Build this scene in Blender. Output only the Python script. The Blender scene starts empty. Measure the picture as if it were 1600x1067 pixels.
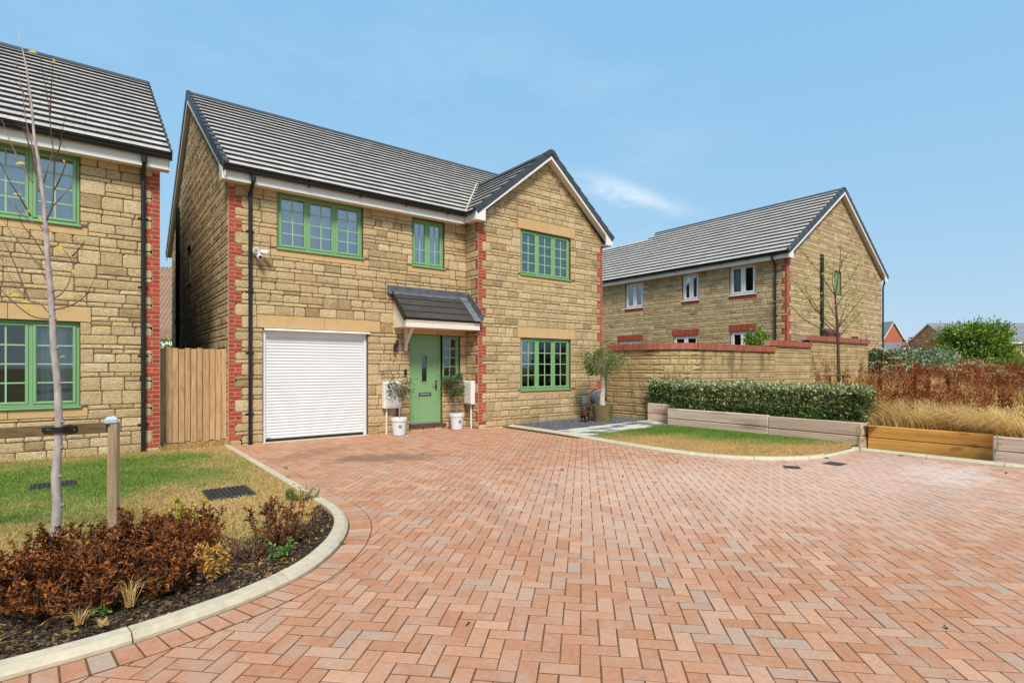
import bpy, bmesh, math, random
import numpy as np
from mathutils import Vector, Matrix

random.seed(7)
RNG = np.random.default_rng(7)
scene = bpy.context.scene
COL = scene.collection

# ------------------------------------------------------------------ camera
EYE = 1.46
FPX = 850.0
AZ = math.atan2(1105, 850)            # angle of the view direction from the house front (X)
FW = (math.cos(AZ), math.sin(AZ)); RT = (math.sin(AZ), -math.cos(AZ))
cam_d = bpy.data.cameras.new('camera'); cam = bpy.data.objects.new('camera', cam_d)
COL.objects.link(cam)
cam.location = (0, 0, EYE)
cam.rotation_euler = (math.pi / 2, 0, AZ - math.pi / 2)
cam_d.sensor_width = 36; cam_d.lens = 36 * FPX / 1600
cam_d.shift_y = (574 - 533.5) / 1600
cam_d.clip_start = 0.05; cam_d.clip_end = 3000
scene.camera = cam

# ------------------------------------------------------------------ world and sun
SUN_EL = math.radians(50); SUN_AZ = math.radians(208)     # clockwise from +Y
SUNV = Vector((math.sin(SUN_AZ) * math.cos(SUN_EL), math.cos(SUN_AZ) * math.cos(SUN_EL), math.sin(SUN_EL)))
world = bpy.data.worlds.new('World'); scene.world = world; world.use_nodes = True
wt = world.node_tree; wt.nodes.clear()
def wn(t, **k):
    n = wt.nodes.new(t)
    for a, b in k.items(): setattr(n, a, b)
    return n
wout = wn('ShaderNodeOutputWorld'); wbg = wn('ShaderNodeBackground')
sky = wn('ShaderNodeTexSky', sky_type='NISHITA', sun_disc=False, sun_elevation=SUN_EL, sun_rotation=SUN_AZ,
         air_density=1.0, dust_density=0.35, ozone_density=0.75, altitude=50)
wbg.inputs['Strength'].default_value = 0.15
tc = wn('ShaderNodeTexCoord')
def wmath(op, a, b=None, c=None):
    n = wn('ShaderNodeMath', operation=op)
    for i, x in enumerate((a, b, c)):
        if x is None: continue
        if isinstance(x, (int, float)): n.inputs[i].default_value = x
        else: wt.links.new(x, n.inputs[i])
    return n.outputs[0]
def wdot(vec):
    n = wn('ShaderNodeVectorMath', operation='DOT_PRODUCT'); n.inputs[1].default_value = vec
    wt.links.new(tc.outputs['Generated'], n.inputs[0]); return n.outputs['Value']
def pix_dir(x, y):
    u = (x - 800) / FPX; v = (574 - y) / FPX
    return Vector((FW[0] + u * RT[0], FW[1] + u * RT[1], v)).normalized()
# one thin wisp of cirrus low in the sky, and a very faint veil elsewhere
c0 = pix_dir(985, 303); ca = (pix_dir(1065, 331) - pix_dir(910, 281)).normalized(); cb = ca.cross(c0).normalized()
nz = wn('ShaderNodeTexNoise'); nz.inputs['Scale'].default_value = 14; nz.inputs['Detail'].default_value = 6
nz.inputs['Roughness'].default_value = 0.62
mp = wn('ShaderNodeMapping'); mp.inputs['Rotation'].default_value = (0, 0, 0.6); mp.inputs['Scale'].default_value = (1, 1, 2.6)
wt.links.new(tc.outputs['Generated'], mp.inputs['Vector']); wt.links.new(mp.outputs['Vector'], nz.inputs['Vector'])
wob = wmath('MULTIPLY', wmath('SUBTRACT', nz.outputs['Fac'], 0.5), 0.05)
a_ = wmath('DIVIDE', wmath('SUBTRACT', wdot(ca), ca.dot(c0)), 0.082)
b_ = wmath('DIVIDE', wmath('ADD', wdot(cb), wob), 0.0135)
r2 = wmath('ADD', wmath('MULTIPLY', a_, a_), wmath('MULTIPLY', b_, b_))
front = wmath('GREATER_THAN', wdot(c0), 0.5)
wisp = wmath('MULTIPLY', wmath('POWER', 2.718, wmath('MULTIPLY', r2, -1.0)), front)
wisp = wmath('MULTIPLY', wisp, wmath('MULTIPLY_ADD', nz.outputs['Fac'], 1.1, -0.08))
nz2 = wn('ShaderNodeTexNoise'); nz2.inputs['Scale'].default_value = 2.2; nz2.inputs['Detail'].default_value = 7
nz2.inputs['Roughness'].default_value = 0.6
wt.links.new(mp.outputs['Vector'], nz2.inputs['Vector'])
veil = wmath('MULTIPLY', wmath('MAXIMUM', wmath('SUBTRACT', nz2.outputs['Fac'], 0.5), 0.0), 0.45)
cl = wmath('MINIMUM', wmath('ADD', wmath('MULTIPLY', wisp, 0.95), veil), 0.8)
mx = wn('ShaderNodeMix', data_type='RGBA'); mx.inputs['B'].default_value = (4.9, 5.1, 5.2, 1)
# thin high haze evens the clear-sky gradient out: one power curve per channel over the whole sky
sp_ = wn('ShaderNodeSeparateColor'); cm_ = wn('ShaderNodeCombineColor'); wt.links.new(sky.outputs['Color'], sp_.inputs[0])
for ch, (pw_, sc_) in enumerate(((.36, .358), (.17, .463), (.05, .585))):
    wt.links.new(wmath('MULTIPLY', wmath('POWER', wmath('MULTIPLY', sp_.outputs[ch], .15), pw_), sc_ / .15), cm_.inputs[ch])
wt.links.new(cl, mx.inputs['Factor']); wt.links.new(cm_.outputs[0], mx.inputs['A'])
wt.links.new(mx.outputs['Result'], wbg.inputs['Color']); wt.links.new(wbg.outputs[0], wout.inputs['Surface'])

sun_d = bpy.data.lights.new('sun', 'SUN'); sun = bpy.data.objects.new('sun', sun_d); COL.objects.link(sun)
sun_d.energy = 2.9; sun_d.angle = math.radians(15); sun_d.color = (1.0, 0.93, 0.82)
sun.rotation_euler = SUNV.to_track_quat('Z', 'Y').to_euler(); sun.location = SUNV * 60
vs = scene.view_settings
vs.view_transform = 'Standard'; vs.look = 'None'; vs.gamma = 1.0; vs.use_curve_mapping = False
vs.exposure = 0.58

# ------------------------------------------------------------------ materials
def mat(name, palette, rough=0.75, noise=(8.0, 0.25), bump=(40.0, 0.2, 0.01), spec=0.3, metal=0.0, stain=None, stretch=(1, 1, 1), coat=0.0, trans=0.0, stain2=None, spots=()):
    """palette: list of linear colours picked per piece by the 'tint' attribute."""
    m = bpy.data.materials.new(name); m.use_nodes = True
    nt = m.node_tree; nd = nt.nodes; ln = nt.links
    b = nd['Principled BSDF']
    b.inputs['Roughness'].default_value = rough; b.inputs['Metallic'].default_value = metal
    b.inputs['Specular IOR Level'].default_value = spec
    if coat: b.inputs['Coat Weight'].default_value = coat
    geo = nd.new('ShaderNodeNewGeometry'); mp_ = nd.new('ShaderNodeMapping'); mp_.inputs['Scale'].default_value = stretch
    ln.new(geo.outputs['Position'], mp_.inputs['Vector'])
    at = nd.new('ShaderNodeAttribute'); at.attribute_name = 'tint'
    rp = nd.new('ShaderNodeValToRGB'); cr = rp.color_ramp
    n = len(palette)
    cr.elements[0].color = (*palette[0], 1); cr.elements[0].position = 0
    if n == 1:
        cr.elements[1].color = (*palette[0], 1)
    else:
        cr.elements[1].color = (*palette[-1], 1); cr.elements[1].position = 1
        for i in range(1, n - 1):
            e = cr.elements.new(i / (n - 1)); e.color = (*palette[i], 1)
    ln.new(at.outputs['Fac'], rp.inputs['Fac'])
    col = rp.outputs['Color']
    if noise:
        nz_ = nd.new('ShaderNodeTexNoise'); nz_.inputs['Scale'].default_value = noise[0]; nz_.inputs['Detail'].default_value = 5
        nz_.inputs['Roughness'].default_value = 0.65
        ln.new(mp_.outputs['Vector'], nz_.inputs['Vector'])
        mr = nd.new('ShaderNodeMapRange'); mr.inputs['From Min'].default_value = 0.3; mr.inputs['From Max'].default_value = 0.7
        mr.inputs['To Min'].default_value = 1 - noise[1]; mr.inputs['To Max'].default_value = 1 + noise[1]
        ln.new(nz_.outputs['Fac'], mr.inputs['Value'])
        vm = nd.new('ShaderNodeVectorMath'); vm.operation = 'SCALE'
        ln.new(col, vm.inputs[0]); ln.new(mr.outputs['Result'], vm.inputs['Scale'])
        col = vm.outputs['Vector']
    for stain in [q_ for q_ in (stain, stain2) if q_]:   # (scale, threshold, colour, amount, seed, stretch)
        sn = nd.new('ShaderNodeTexNoise'); sn.inputs['Scale'].default_value = stain[0]; sn.inputs['Detail'].default_value = 4
        sn.noise_dimensions = '4D'; sn.inputs['W'].default_value = stain[4] if len(stain) > 4 else 0.0
        if len(stain) > 5:
            sm = nd.new('ShaderNodeMapping'); sm.inputs['Scale'].default_value = stain[5]
            ln.new(geo.outputs['Position'], sm.inputs['Vector']); ln.new(sm.outputs['Vector'], sn.inputs['Vector'])
        else: ln.new(geo.outputs['Position'], sn.inputs['Vector'])
        sr = nd.new('ShaderNodeMapRange'); sr.inputs['From Min'].default_value = stain[1]; sr.inputs['From Max'].default_value = stain[1] + 0.12
        sr.inputs['To Max'].default_value = stain[3]
        ln.new(sn.outputs['Fac'], sr.inputs['Value'])
        smx = nd.new('ShaderNodeMix'); smx.data_type = 'RGBA'; smx.inputs['B'].default_value = (*stain[2], 1)
        ln.new(sr.outputs['Result'], smx.inputs['Factor']); ln.new(col, smx.inputs['A'])
        col = smx.outputs['Result']
    for (c_, sx_, sy_, rot_, colr, amt_) in spots:       # local marks on the ground: centre, half-axes, turn, colour, strength
        mp2 = nd.new('ShaderNodeMapping'); mp2.vector_type = 'TEXTURE'; mp2.inputs['Location'].default_value = (*c_, 0); mp2.inputs['Rotation'].default_value = (0, 0, rot_); mp2.inputs['Scale'].default_value = (sx_, sy_, 1)
        ln.new(geo.outputs['Position'], mp2.inputs['Vector']); le = nd.new('ShaderNodeVectorMath'); le.operation = 'LENGTH'; ln.new(mp2.outputs['Vector'], le.inputs[0])
        n3 = nd.new('ShaderNodeTexNoise'); n3.inputs['Scale'].default_value = 3.5; n3.inputs['Detail'].default_value = 5; ln.new(geo.outputs['Position'], n3.inputs['Vector'])
        ad = nd.new('ShaderNodeMath'); ad.operation = 'MULTIPLY_ADD'; ad.inputs[1].default_value = 1.6; ln.new(n3.outputs['Fac'], ad.inputs[0]); ln.new(le.outputs['Value'], ad.inputs[2])
        r3 = nd.new('ShaderNodeMapRange'); r3.inputs['From Min'].default_value = 1.15; r3.inputs['From Max'].default_value = 1.9; r3.inputs['To Min'].default_value = amt_; r3.inputs['To Max'].default_value = 0; ln.new(ad.outputs[0], r3.inputs['Value'])
        m3 = nd.new('ShaderNodeMix'); m3.data_type = 'RGBA'; m3.inputs['B'].default_value = (*colr, 1); ln.new(r3.outputs['Result'], m3.inputs['Factor']); ln.new(col, m3.inputs['A']); col = m3.outputs['Result']
    ln.new(col, b.inputs['Base Color'])
    if bump:
        bn = nd.new('ShaderNodeTexNoise'); bn.inputs['Scale'].default_value = bump[0]; bn.inputs['Detail'].default_value = 4
        ln.new(mp_.outputs['Vector'], bn.inputs['Vector'])
        bp = nd.new('ShaderNodeBump'); bp.inputs['Strength'].default_value = bump[1]; bp.inputs['Distance'].default_value = bump[2]
        ln.new(bn.outputs['Fac'], bp.inputs['Height']); ln.new(bp.outputs['Normal'], b.inputs['Normal'])
    if trans:
        out = nd['Material Output']; tr = nd.new('ShaderNodeBsdfTranslucent'); ms = nd.new('ShaderNodeMixShader')
        ms.inputs[0].default_value = trans
        ln.new(col, tr.inputs['Color']); ln.new(b.outputs[0], ms.inputs[1]); ln.new(tr.outputs[0], ms.inputs[2])
        ln.new(ms.outputs[0], out.inputs['Surface'])
    return m

def glass_mat(name, tint=(0.85, 0.9, 0.9), refl=1.0):
    m = bpy.data.materials.new(name); m.use_nodes = True
    nt = m.node_tree; nd = nt.nodes; nd.clear(); ln = nt.links
    out = nd.new('ShaderNodeOutputMaterial'); tr = nd.new('ShaderNodeBsdfTransparent'); gl = nd.new('ShaderNodeBsdfGlossy')
    gl.inputs['Roughness'].default_value = 0.01; tr.inputs['Color'].default_value = (*tint, 1)
    fr = nd.new('ShaderNodeFresnel'); fr.inputs['IOR'].default_value = 1.55
    mu = nd.new('ShaderNodeMath'); mu.operation = 'MULTIPLY_ADD'; mu.inputs[1].default_value = 1.6 * refl; mu.inputs[2].default_value = 0.02
    ms = nd.new('ShaderNodeMixShader')
    ln.new(fr.outputs[0], mu.inputs[0]); ln.new(mu.outputs[0], ms.inputs[0]); ln.new(tr.outputs[0], ms.inputs[1]); ln.new(gl.outputs[0], ms.inputs[2])
    ln.new(ms.outputs[0], out.inputs['Surface'])
    return m

M = {}
M['stone'] = mat('reconstituted_stone', [(.34, .23, .12), (.53, .38, .20), (.61, .45, .25), (.50, .355, .185), (.65, .50, .30), (.57, .415, .22), (.46, .335, .19), (.61, .445, .235), (.39, .27, .145)],
                 0.9, (34, .30), (60, 1.0, .02), .12, stain2=(9, .52, (.60, .47, .28), .35, 11.0), stain=(1.3, .60, (.30, .205, .095), .45, 2.0))
M['stone_far'] = mat('weathered_stone', [(.40, .285, .135), (.48, .345, .17), (.53, .39, .20), (.44, .31, .15)], 0.9, (20, .28), (60, .8, .012), .15,
                 stain=(3.0, .53, (.15, .105, .05), .65, 5.0, (1, 1, .28)))
M['mortar'] = mat('mortar', [(.17, .10, .052)], 0.95, (30, .25), (90, .5, .005), .1)
M['mortar_pale'] = mat('pale_mortar', [(.52, .34, .26)], 0.95, (30, .25), (90, .5, .005), .1)
M['brick'] = mat('red_brick', [(.33, .052, .024), (.41, .075, .036), (.37, .06, .028), (.45, .095, .048), (.29, .047, .024)], 0.85, (22, .25), (80, .6, .006), .2)
M['brick_coping'] = mat('coping_brick', [(.34, .10, .06), (.40, .135, .085), (.37, .115, .07), (.31, .085, .05)], 0.85, (22, .25), (80, .6, .006), .2, stain=(5, .62, (.55, .32, .24), .6, 2.0))
M['cast_stone'] = mat('cast_stone', [(.56, .365, .17), (.60, .395, .19)], 0.8, (6, .07), (120, .15, .003), .2, stain=(3.2, .62, (.47, .27, .11), .6, 1.0))
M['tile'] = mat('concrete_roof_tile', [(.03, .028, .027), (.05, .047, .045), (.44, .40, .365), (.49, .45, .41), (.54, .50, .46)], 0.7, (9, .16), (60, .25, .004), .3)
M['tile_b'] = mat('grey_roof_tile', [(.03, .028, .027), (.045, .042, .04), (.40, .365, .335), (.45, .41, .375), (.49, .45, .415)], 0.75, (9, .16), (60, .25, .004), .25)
M['tile_dark'] = mat('dark_roof_tile', [(.05, .045, .04), (.065, .058, .05)], 0.6, (20, .2), (80, .3, .004), .35)
M['verge'] = mat('grey_verge_cap', [(.045, .05, .058), (.06, .067, .078)], 0.45, (8, .1), None, .4)
M['lead'] = mat('lead_flashing', [(.085, .095, .11), (.16, .18, .20)], 0.5, (7, .35), (20, .3, .006), .5)
M['white'] = mat('white_upvc', [(.80, .77, .72)], 0.4, (3, .04), None, .4)
M['cream'] = mat('cream_paint', [(.78, .70, .58)], 0.5, (4, .05), None, .35)
M['shutter'] = mat('white_shutter', [(.76, .76, .76)], 0.4, (2, .03), None, .4)
M['black'] = mat('black_plastic', [(.012, .012, .013)], 0.35, None, None, .5)
M['green'] = mat('sage_green_frame', [(.20, .375, .165), (.21, .39, .175)], 0.42, (5, .05), (160, .06, .002), .4)
M['green_door'] = mat('sage_green_door', [(.21, .365, .165)], 0.45, (5, .04), (90, .08, .002), .35, stretch=(6, 6, .7))
M['green_bar'] = mat('pale_green_bar', [(.33, .50, .30)], 0.4, None, None, .4)
M['glass'] = glass_mat('window_glass')
M['glass_up'] = glass_mat('upper_window_glass', (.94, .96, .98), 3.3)
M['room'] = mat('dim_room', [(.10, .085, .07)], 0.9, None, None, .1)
M['curtain'] = mat('pale_curtain', [(.60, .65, .76), (.72, .76, .86)], 0.9, (3, .1), None, .1)
M['curtain_white'] = mat('white_curtain', [(.82, .84, .88)], 0.9, (3, .08), None, .1)
M['steel'] = mat('brushed_steel', [(.55, .55, .56)], 0.35, None, None, .5, metal=.9)
M['paver'] = mat('concrete_block_paver', [(.45, .205, .112), (.52, .258, .152), (.44, .225, .137), (.48, .225, .125), (.43, .275, .195), (.55, .305, .19), (.44, .20, .106), (.51, .272, .168), (.40, .305, .24)],
                 0.85, (30, .14), (130, .5, .004), .15, stain=(5.5, .50, (.46, .31, .23), .5, 3.0), stain2=(.38, .54, (.55, .38, .30), .35, 7.0),
                 spots=(((6.6, 3.4), 4.2, 2.3, -.5, (.66, .46, .36), .50), ((9.6, 3.0), 2.4, 1.6, .3, (.62, .46, .40), .35), ((3.75, 8.2), 1.1, .5, -.5, (.14, .085, .06), .65), ((2.9, 9.4), 1.3, .35, .6, (.24, .11, .07), .5), ((9.3, 2.3), 1.1, .5, .2, (.70, .60, .54), .45), ((6.5, 7.6), .9, .5, .3, (.31, .20, .145), .4), ((5.2, 3.4), .9, .25, .9, (.36, .22, .15), .3), ((7.2, 1.9), 1.2, .4, .1, (.40, .27, .2), .3), ((3.3, 4.6), 2.0, .18, 1.2, (.30, .17, .12), .3), ((4.6, 5.4), 2.2, .16, 1.15, (.32, .19, .135), .28)))
M['joint_sand'] = mat('joint_sand', [(.15, .075, .042)], 0.95, (12, .4), (60, .5, .01), .1)
M['kerb'] = mat('concrete_kerb', [(.52, .44, .315), (.57, .49, .36)], 0.9, (14, .14), (90, .4, .004), .15, stain=(3.0, .6, (.36, .31, .23), .5, 4.0))
M['soil'] = mat('dry_soil', [(.16, .11, .06)], 0.95, (6, .4), (25, .8, .03), .1)
M['lawn'] = mat('lawn_ground', [(.36, .25, .105), (.32, .23, .09), (.21, .20, .06), (.10, .15, .03)], 0.95, (40, .35), (70, .8, .02), .1)
M['blade'] = mat('grass_blade', [(.70, .47, .19), (.61, .41, .16), (.38, .37, .11), (.22, .32, .058), (.16, .27, .042)], 0.7, None, None, .2, trans=.25)
M['mulch'] = mat('bark_mulch', [(.03, .02, .016), (.06, .038, .026), (.09, .06, .042), (.045, .03, .022), (.22, .19, .16)], 0.9, (30, .3), None, .15)
M['gravel'] = mat('slate_gravel', [(.06, .063, .07), (.11, .115, .125), (.19, .195, .205), (.08, .083, .09)], 0.7, (30, .2), None, .3)
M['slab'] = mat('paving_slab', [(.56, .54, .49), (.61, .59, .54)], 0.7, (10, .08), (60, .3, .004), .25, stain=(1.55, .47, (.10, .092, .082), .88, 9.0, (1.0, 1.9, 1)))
M['ground'] = mat('rough_grass_ground', [(.20, .16, .07)], 0.95, (.3, .4), (8, .6, .05), .1)
M['sleeper'] = mat('weathered_sleeper', [(.60, .44, .33), (.53, .38, .275), (.66, .50, .39)], 0.85, (7, .22), (26, .5, .008), .15, stretch=(1, .12, 3.0), stain=(2.2, .53, (.30, .16, .075), .7, 2.0, (1, .5, 1.6)), stain2=(7.0, .64, (.20, .11, .06), .8, 6.0, (1, .6, 1)))
M['sleeper_new'] = mat('orange_sleeper', [(.76, .38, .09), (.66, .31, .07)], 0.7, (6, .28), (26, .4, .006), .2, stretch=(1, .12, 3.0), stain=(5.0, .575, (.17, .07, .02), .85, 3.0, (1, .5, 1.1)))
M['fence'] = mat('softwood_board', [(.54, .33, .165), (.46, .27, .13), (.60, .385, .205), (.42, .25, .125)], 0.85, (9, .3), (30, .45, .005), .15, stretch=(4, 4, .35), stain=(9.0, .63, (.13, .065, .03), .85, 1.0, (1, 1, .45)))
M['rail'] = mat('dark_rail', [(.15, .10, .05)], 0.9, (8, .4), (40, .6, .006), .1, stretch=(.6, .6, 5))
M['post'] = mat('grey_post', [(.36, .25, .15)], 0.9, (12, .35), (40, .6, .006), .1, stretch=(4, 4, .3))
M['bark'] = mat('sapling_bark', [(.43, .365, .33), (.30, .235, .20)], 0.85, (18, .3), (40, .5, .006), .15, stretch=(1, 1, .5))
M['twig'] = mat('twig', [(.16, .095, .07), (.22, .14, .11)], 0.8, (20, .2), None, .2)
M['bark_red'] = mat('reddish_bark', [(.10, .045, .035), (.13, .065, .05)], 0.8, (18, .3), None, .2)
M['bark_olive'] = mat('olive_bark', [(.52, .45, .36)], 0.9, (16, .3), (40, .5, .006), .1)
M['leaf_yellow'] = mat('yellow_leaf', [(.70, .50, .02), (.55, .45, .05), (.40, .42, .06)], 0.6, None, None, .3, trans=.35)
M['leaf_dead'] = mat('dead_leaf', [(.05, .014, .005), (.13, .036, .009), (.27, .08, .015), (.46, .165, .032), (.09, .025, .007)], 0.6, None, None, .3, trans=.15)
M['leaf_gold'] = mat('golden_dead_leaf', [(.56, .29, .05), (.66, .39, .10), (.48, .22, .03)], 0.6, None, None, .3, trans=.25)
M['leaf_weed'] = mat('weed_leaf', [(.09, .21, .03), (.19, .32, .06), (.40, .45, .10)], 0.55, None, None, .3, trans=.25)
M['leaf_hedge'] = mat('hedge_leaf', [(.02, .055, .012), (.05, .11, .022), (.10, .18, .036), (.20, .27, .075), (.45, .46, .24), (.66, .62, .42)], 0.38, None, None, .45, trans=.15)
M['leaf_silver'] = mat('silver_hedge_leaf', [(.03, .06, .024), (.09, .145, .06), (.20, .27, .12), (.46, .48, .31)], 0.5, None, None, .3, trans=.15)
M['leaf_olive'] = mat('olive_leaf', [(.09, .13, .035), (.17, .22, .06), (.28, .32, .11), (.44, .46, .22)], 0.5, None, None, .35, trans=.2)
M['leaf_bay'] = mat('dark_olive_leaf', [(.02, .05, .016), (.04, .085, .025), (.075, .13, .04), (.13, .16, .07)], 0.45, None, None, .4, trans=.15)
M['leaf_tree'] = mat('tree_leaf', [(.06, .13, .014), (.14, .24, .024), (.26, .37, .042), (.42, .50, .08)], 0.55, None, None, .3, trans=.25)
M['leaf_rust'] = mat('rust_leaf', [(.28, .10, .045), (.36, .15, .07), (.22, .07, .03)], 0.6, None, None, .2, trans=.2)
M['straw'] = mat('dry_straw', [(.42, .25, .07), (.66, .43, .14), (.84, .61, .27), (.56, .35, .10)], 0.7, None, None, .2, trans=.25)
M['dock'] = mat('dried_dock', [(.13, .026, .010), (.22, .05, .016), (.32, .085, .024), (.40, .15, .05)], 0.75, None, None, .2, trans=.1)
M['umbel'] = mat('dried_umbel', [(.40, .30, .13), (.52, .42, .22), (.34, .29, .10)], 0.8, None, None, .2, trans=.15)
M['pot_white'] = mat('white_pot', [(.70, .70, .72)], 0.45, (6, .04), None, .35)
M['logo'] = mat('brown_disc', [(.30, .22, .17)], 0.6, (60, .3), None, .2)
M['pot_stone'] = mat('mossy_pot', [(.17, .13, .06), (.21, .155, .075)], 0.85, (7, .3), (40, .4, .006), .15, stain=(3.5, .5, (.10, .12, .04), .7, 2.0))
M['grey_plastic'] = mat('grey_plastic', [(.20, .21, .225), (.33, .36, .38)], 0.5, (10, .15), None, .35)
M['orange'] = mat('orange_plastic', [(.55, .14, .03)], 0.5, None, None, .3)
M['pale_blue'] = mat('pale_blue_plastic', [(.42, .52, .56)], 0.5, None, None, .3)
M['fur'] = mat('brown_fur', [(.028, .012, .008), (.075, .028, .015)], 0.8, (40, .4), (120, .5, .01), .15)
M['cover'] = mat('black_cover', [(.022, .023, .026), (.035, .036, .04)], 0.55, (30, .3), None, .35)
M['iron'] = mat('cast_iron', [(.06, .055, .055)], 0.6, (40, .3), None, .4)
M['string'] = mat('green_string', [(.10, .28, .16)], 0.5, None, None, .3)
M['brick_far'] = mat('far_brick', [(.46, .12, .065), (.48, .17, .09)], 0.9, (3, .12), None, .15)
M['brick_far2'] = mat('far_orange_brick', [(.52, .255, .135)], 0.9, (3, .12), None, .15)
M['tile_far'] = mat('far_roof_tile', [(.20, .20, .205), (.235, .235, .24)], 0.7, (4, .15), None, .3)
M['pantile'] = mat('pantile', [(.33, .215, .15), (.27, .165, .11)], 0.8, (10, .2), None, .25)
# ------------------------------------------------------------------ helpers
WLOC = {}                                   # world position of every parent used
def V3(a): return np.array(a, float)

class MB:
    """collects faces of one mesh, with one tint value per piece"""
    def __init__(s): s.v = []; s.f = []; s.t = []
    def add(s, vs, fs, tint=0.5):
        k = len(s.v); s.v.extend([tuple(map(float, p)) for p in vs]); s.f.extend([tuple(i + k for i in f) for f in fs])
        s.t.extend([tint] * len(vs))
    def merge(s, o):
        k = len(s.v); s.v.extend(o.v); s.f.extend([tuple(i + k for i in f) for f in o.f]); s.t.extend(o.t)
    def box(s, x0, x1, y0, y1, z0, z1, tint=0.5):
        s.add([(x0, y0, z0), (x1, y0, z0), (x1, y1, z0), (x0, y1, z0), (x0, y0, z1), (x1, y0, z1), (x1, y1, z1), (x0, y1, z1)],
              [(3, 2, 1, 0), (4, 5, 6, 7), (0, 1, 5, 4), (1, 2, 6, 5), (2, 3, 7, 6), (3, 0, 4, 7)], tint)
    def cbox(s, x0, x1, y0, y1, z0, z1, c=0.006, tint=0.5):
        """box with chamfered edges"""
        bm = bmesh.new(); bmesh.ops.create_cube(bm, size=1)
        for v in bm.verts:
            v.co = Vector(((x0 + x1) / 2 + v.co.x * (x1 - x0), (y0 + y1) / 2 + v.co.y * (y1 - y0), (z0 + z1) / 2 + v.co.z * (z1 - z0)))
        bmesh.ops.bevel(bm, geom=bm.edges[:], offset=c, segments=1, affect='EDGES')
        bm.verts.index_update()
        s.add([v.co[:] for v in bm.verts], [tuple(v.index for v in f.verts) for f in bm.faces], tint); bm.free()
    def prism(s, poly, axis, a0, a1, tint=0.5):
        """2D polygon extruded along an axis; poly in the other two axes (cyclic order)"""
        n = len(poly)
        def p(q, a):
            return {'x': (a, q[0], q[1]), 'y': (q[0], a, q[1]), 'z': (q[0], q[1], a)}[axis]
        s.add([p(q, a0) for q in poly] + [p(q, a1) for q in poly],
              [tuple(range(n))[::-1], tuple(range(n, 2 * n))] + [(i, (i + 1) % n, n + (i + 1) % n, n + i) for i in range(n)], tint)
    def tube(s, pts, rad, seg=8, tint=0.5, cap=True):
        pts = [Vector(p) for p in pts]; n = len(pts)
        if not hasattr(rad, '__len__'): rad = [rad] * n
        vs = []; fs = []; ref = None
        for i, p in enumerate(pts):
            d = (pts[min(i + 1, n - 1)] - pts[max(i - 1, 0)]).normalized()
            if ref is None: ref = Vector((1, 0, 0)) if abs(d.x) < .8 else Vector((0, 1, 0))
            a = d.cross(ref).normalized(); b = d.cross(a).normalized(); ref = b.cross(d).normalized() if False else ref
            for k in range(seg):
                t = 2 * math.pi * k / seg
                vs.append(p + (a * math.cos(t) + b * math.sin(t)) * rad[i])
        for i in range(n - 1):
            for k in range(seg):
                k2 = (k + 1) % seg
                fs.append((i * seg + k, i * seg + k2, (i + 1) * seg + k2, (i + 1) * seg + k))
        if cap: fs += [tuple(range(seg))[::-1], tuple(range((n - 1) * seg, n * seg))]
        s.add([v[:] for v in vs], fs, tint)
    def lathe(s, prof, c, seg=24, tint=0.5, ax='z'):
        """profile list of (radius, height) about a vertical (or y) axis at c"""
        vs = []; n = len(prof)
        for r, h in prof:
            for k in range(seg):
                t = 2 * math.pi * k / seg
                if ax == 'z': vs.append((c[0] + r * math.cos(t), c[1] + r * math.sin(t), c[2] + h))
                elif ax == 'y': vs.append((c[0] + r * math.cos(t), c[1] + h, c[2] + r * math.sin(t)))
                else: vs.append((c[0] + h, c[1] + r * math.cos(t), c[2] + r * math.sin(t)))
        fs = [(i * seg + k, i * seg + (k + 1) % seg, (i + 1) * seg + (k + 1) % seg, (i + 1) * seg + k) for i in range(n - 1) for k in range(seg)]
        fs += [tuple(range(seg))[::-1], tuple(range((n - 1) * seg, n * seg))]
        s.add(vs, fs, tint)
    def build(s, name, material, parent=None, origin=None, kind=None, smooth=False, recalc=True):
        arr = np.array(s.v, float)
        if origin is None:
            mn = arr.min(0); mxx = arr.max(0); origin = ((mn[0] + mxx[0]) / 2, (mn[1] + mxx[1]) / 2, mn[2])
        origin = V3(origin); arr = arr - origin
        me = bpy.data.meshes.new(name); me.from_pydata(arr.tolist(), [], s.f); me.update()
        if recalc:
            bm = bmesh.new(); bm.from_mesh(me); bmesh.ops.recalc_face_normals(bm, faces=bm.faces); bm.to_mesh(me); bm.free()
        at = me.attributes.new('tint', 'FLOAT', 'POINT'); at.data.foreach_set('value', np.array(s.t, np.float32))
        if smooth: me.polygons.foreach_set('use_smooth', [True] * len(me.polygons))
        me.materials.append(material)
        return link(name, me, parent, origin, kind)

def link(name, me, parent, origin, kind=None):
    o = bpy.data.objects.new(name, me); COL.objects.link(o)
    origin = V3(origin)
    if parent is not None:
        o.parent = parent; o.location = origin - WLOC[parent.name]
    else: o.location = origin
    WLOC[o.name] = origin
    if kind: o['kind'] = kind
    return o

def thing(name, label, cat, loc, group=None):
    o = bpy.data.objects.new(name, None); COL.objects.link(o); o.location = loc; o.empty_display_size = .2
    WLOC[o.name] = V3(loc)
    return tag(o, label, cat, group)
def tag(o, label, cat, group=None):
    o['label'] = label; o['category'] = cat
    if group: o['group'] = group
    return o

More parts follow.
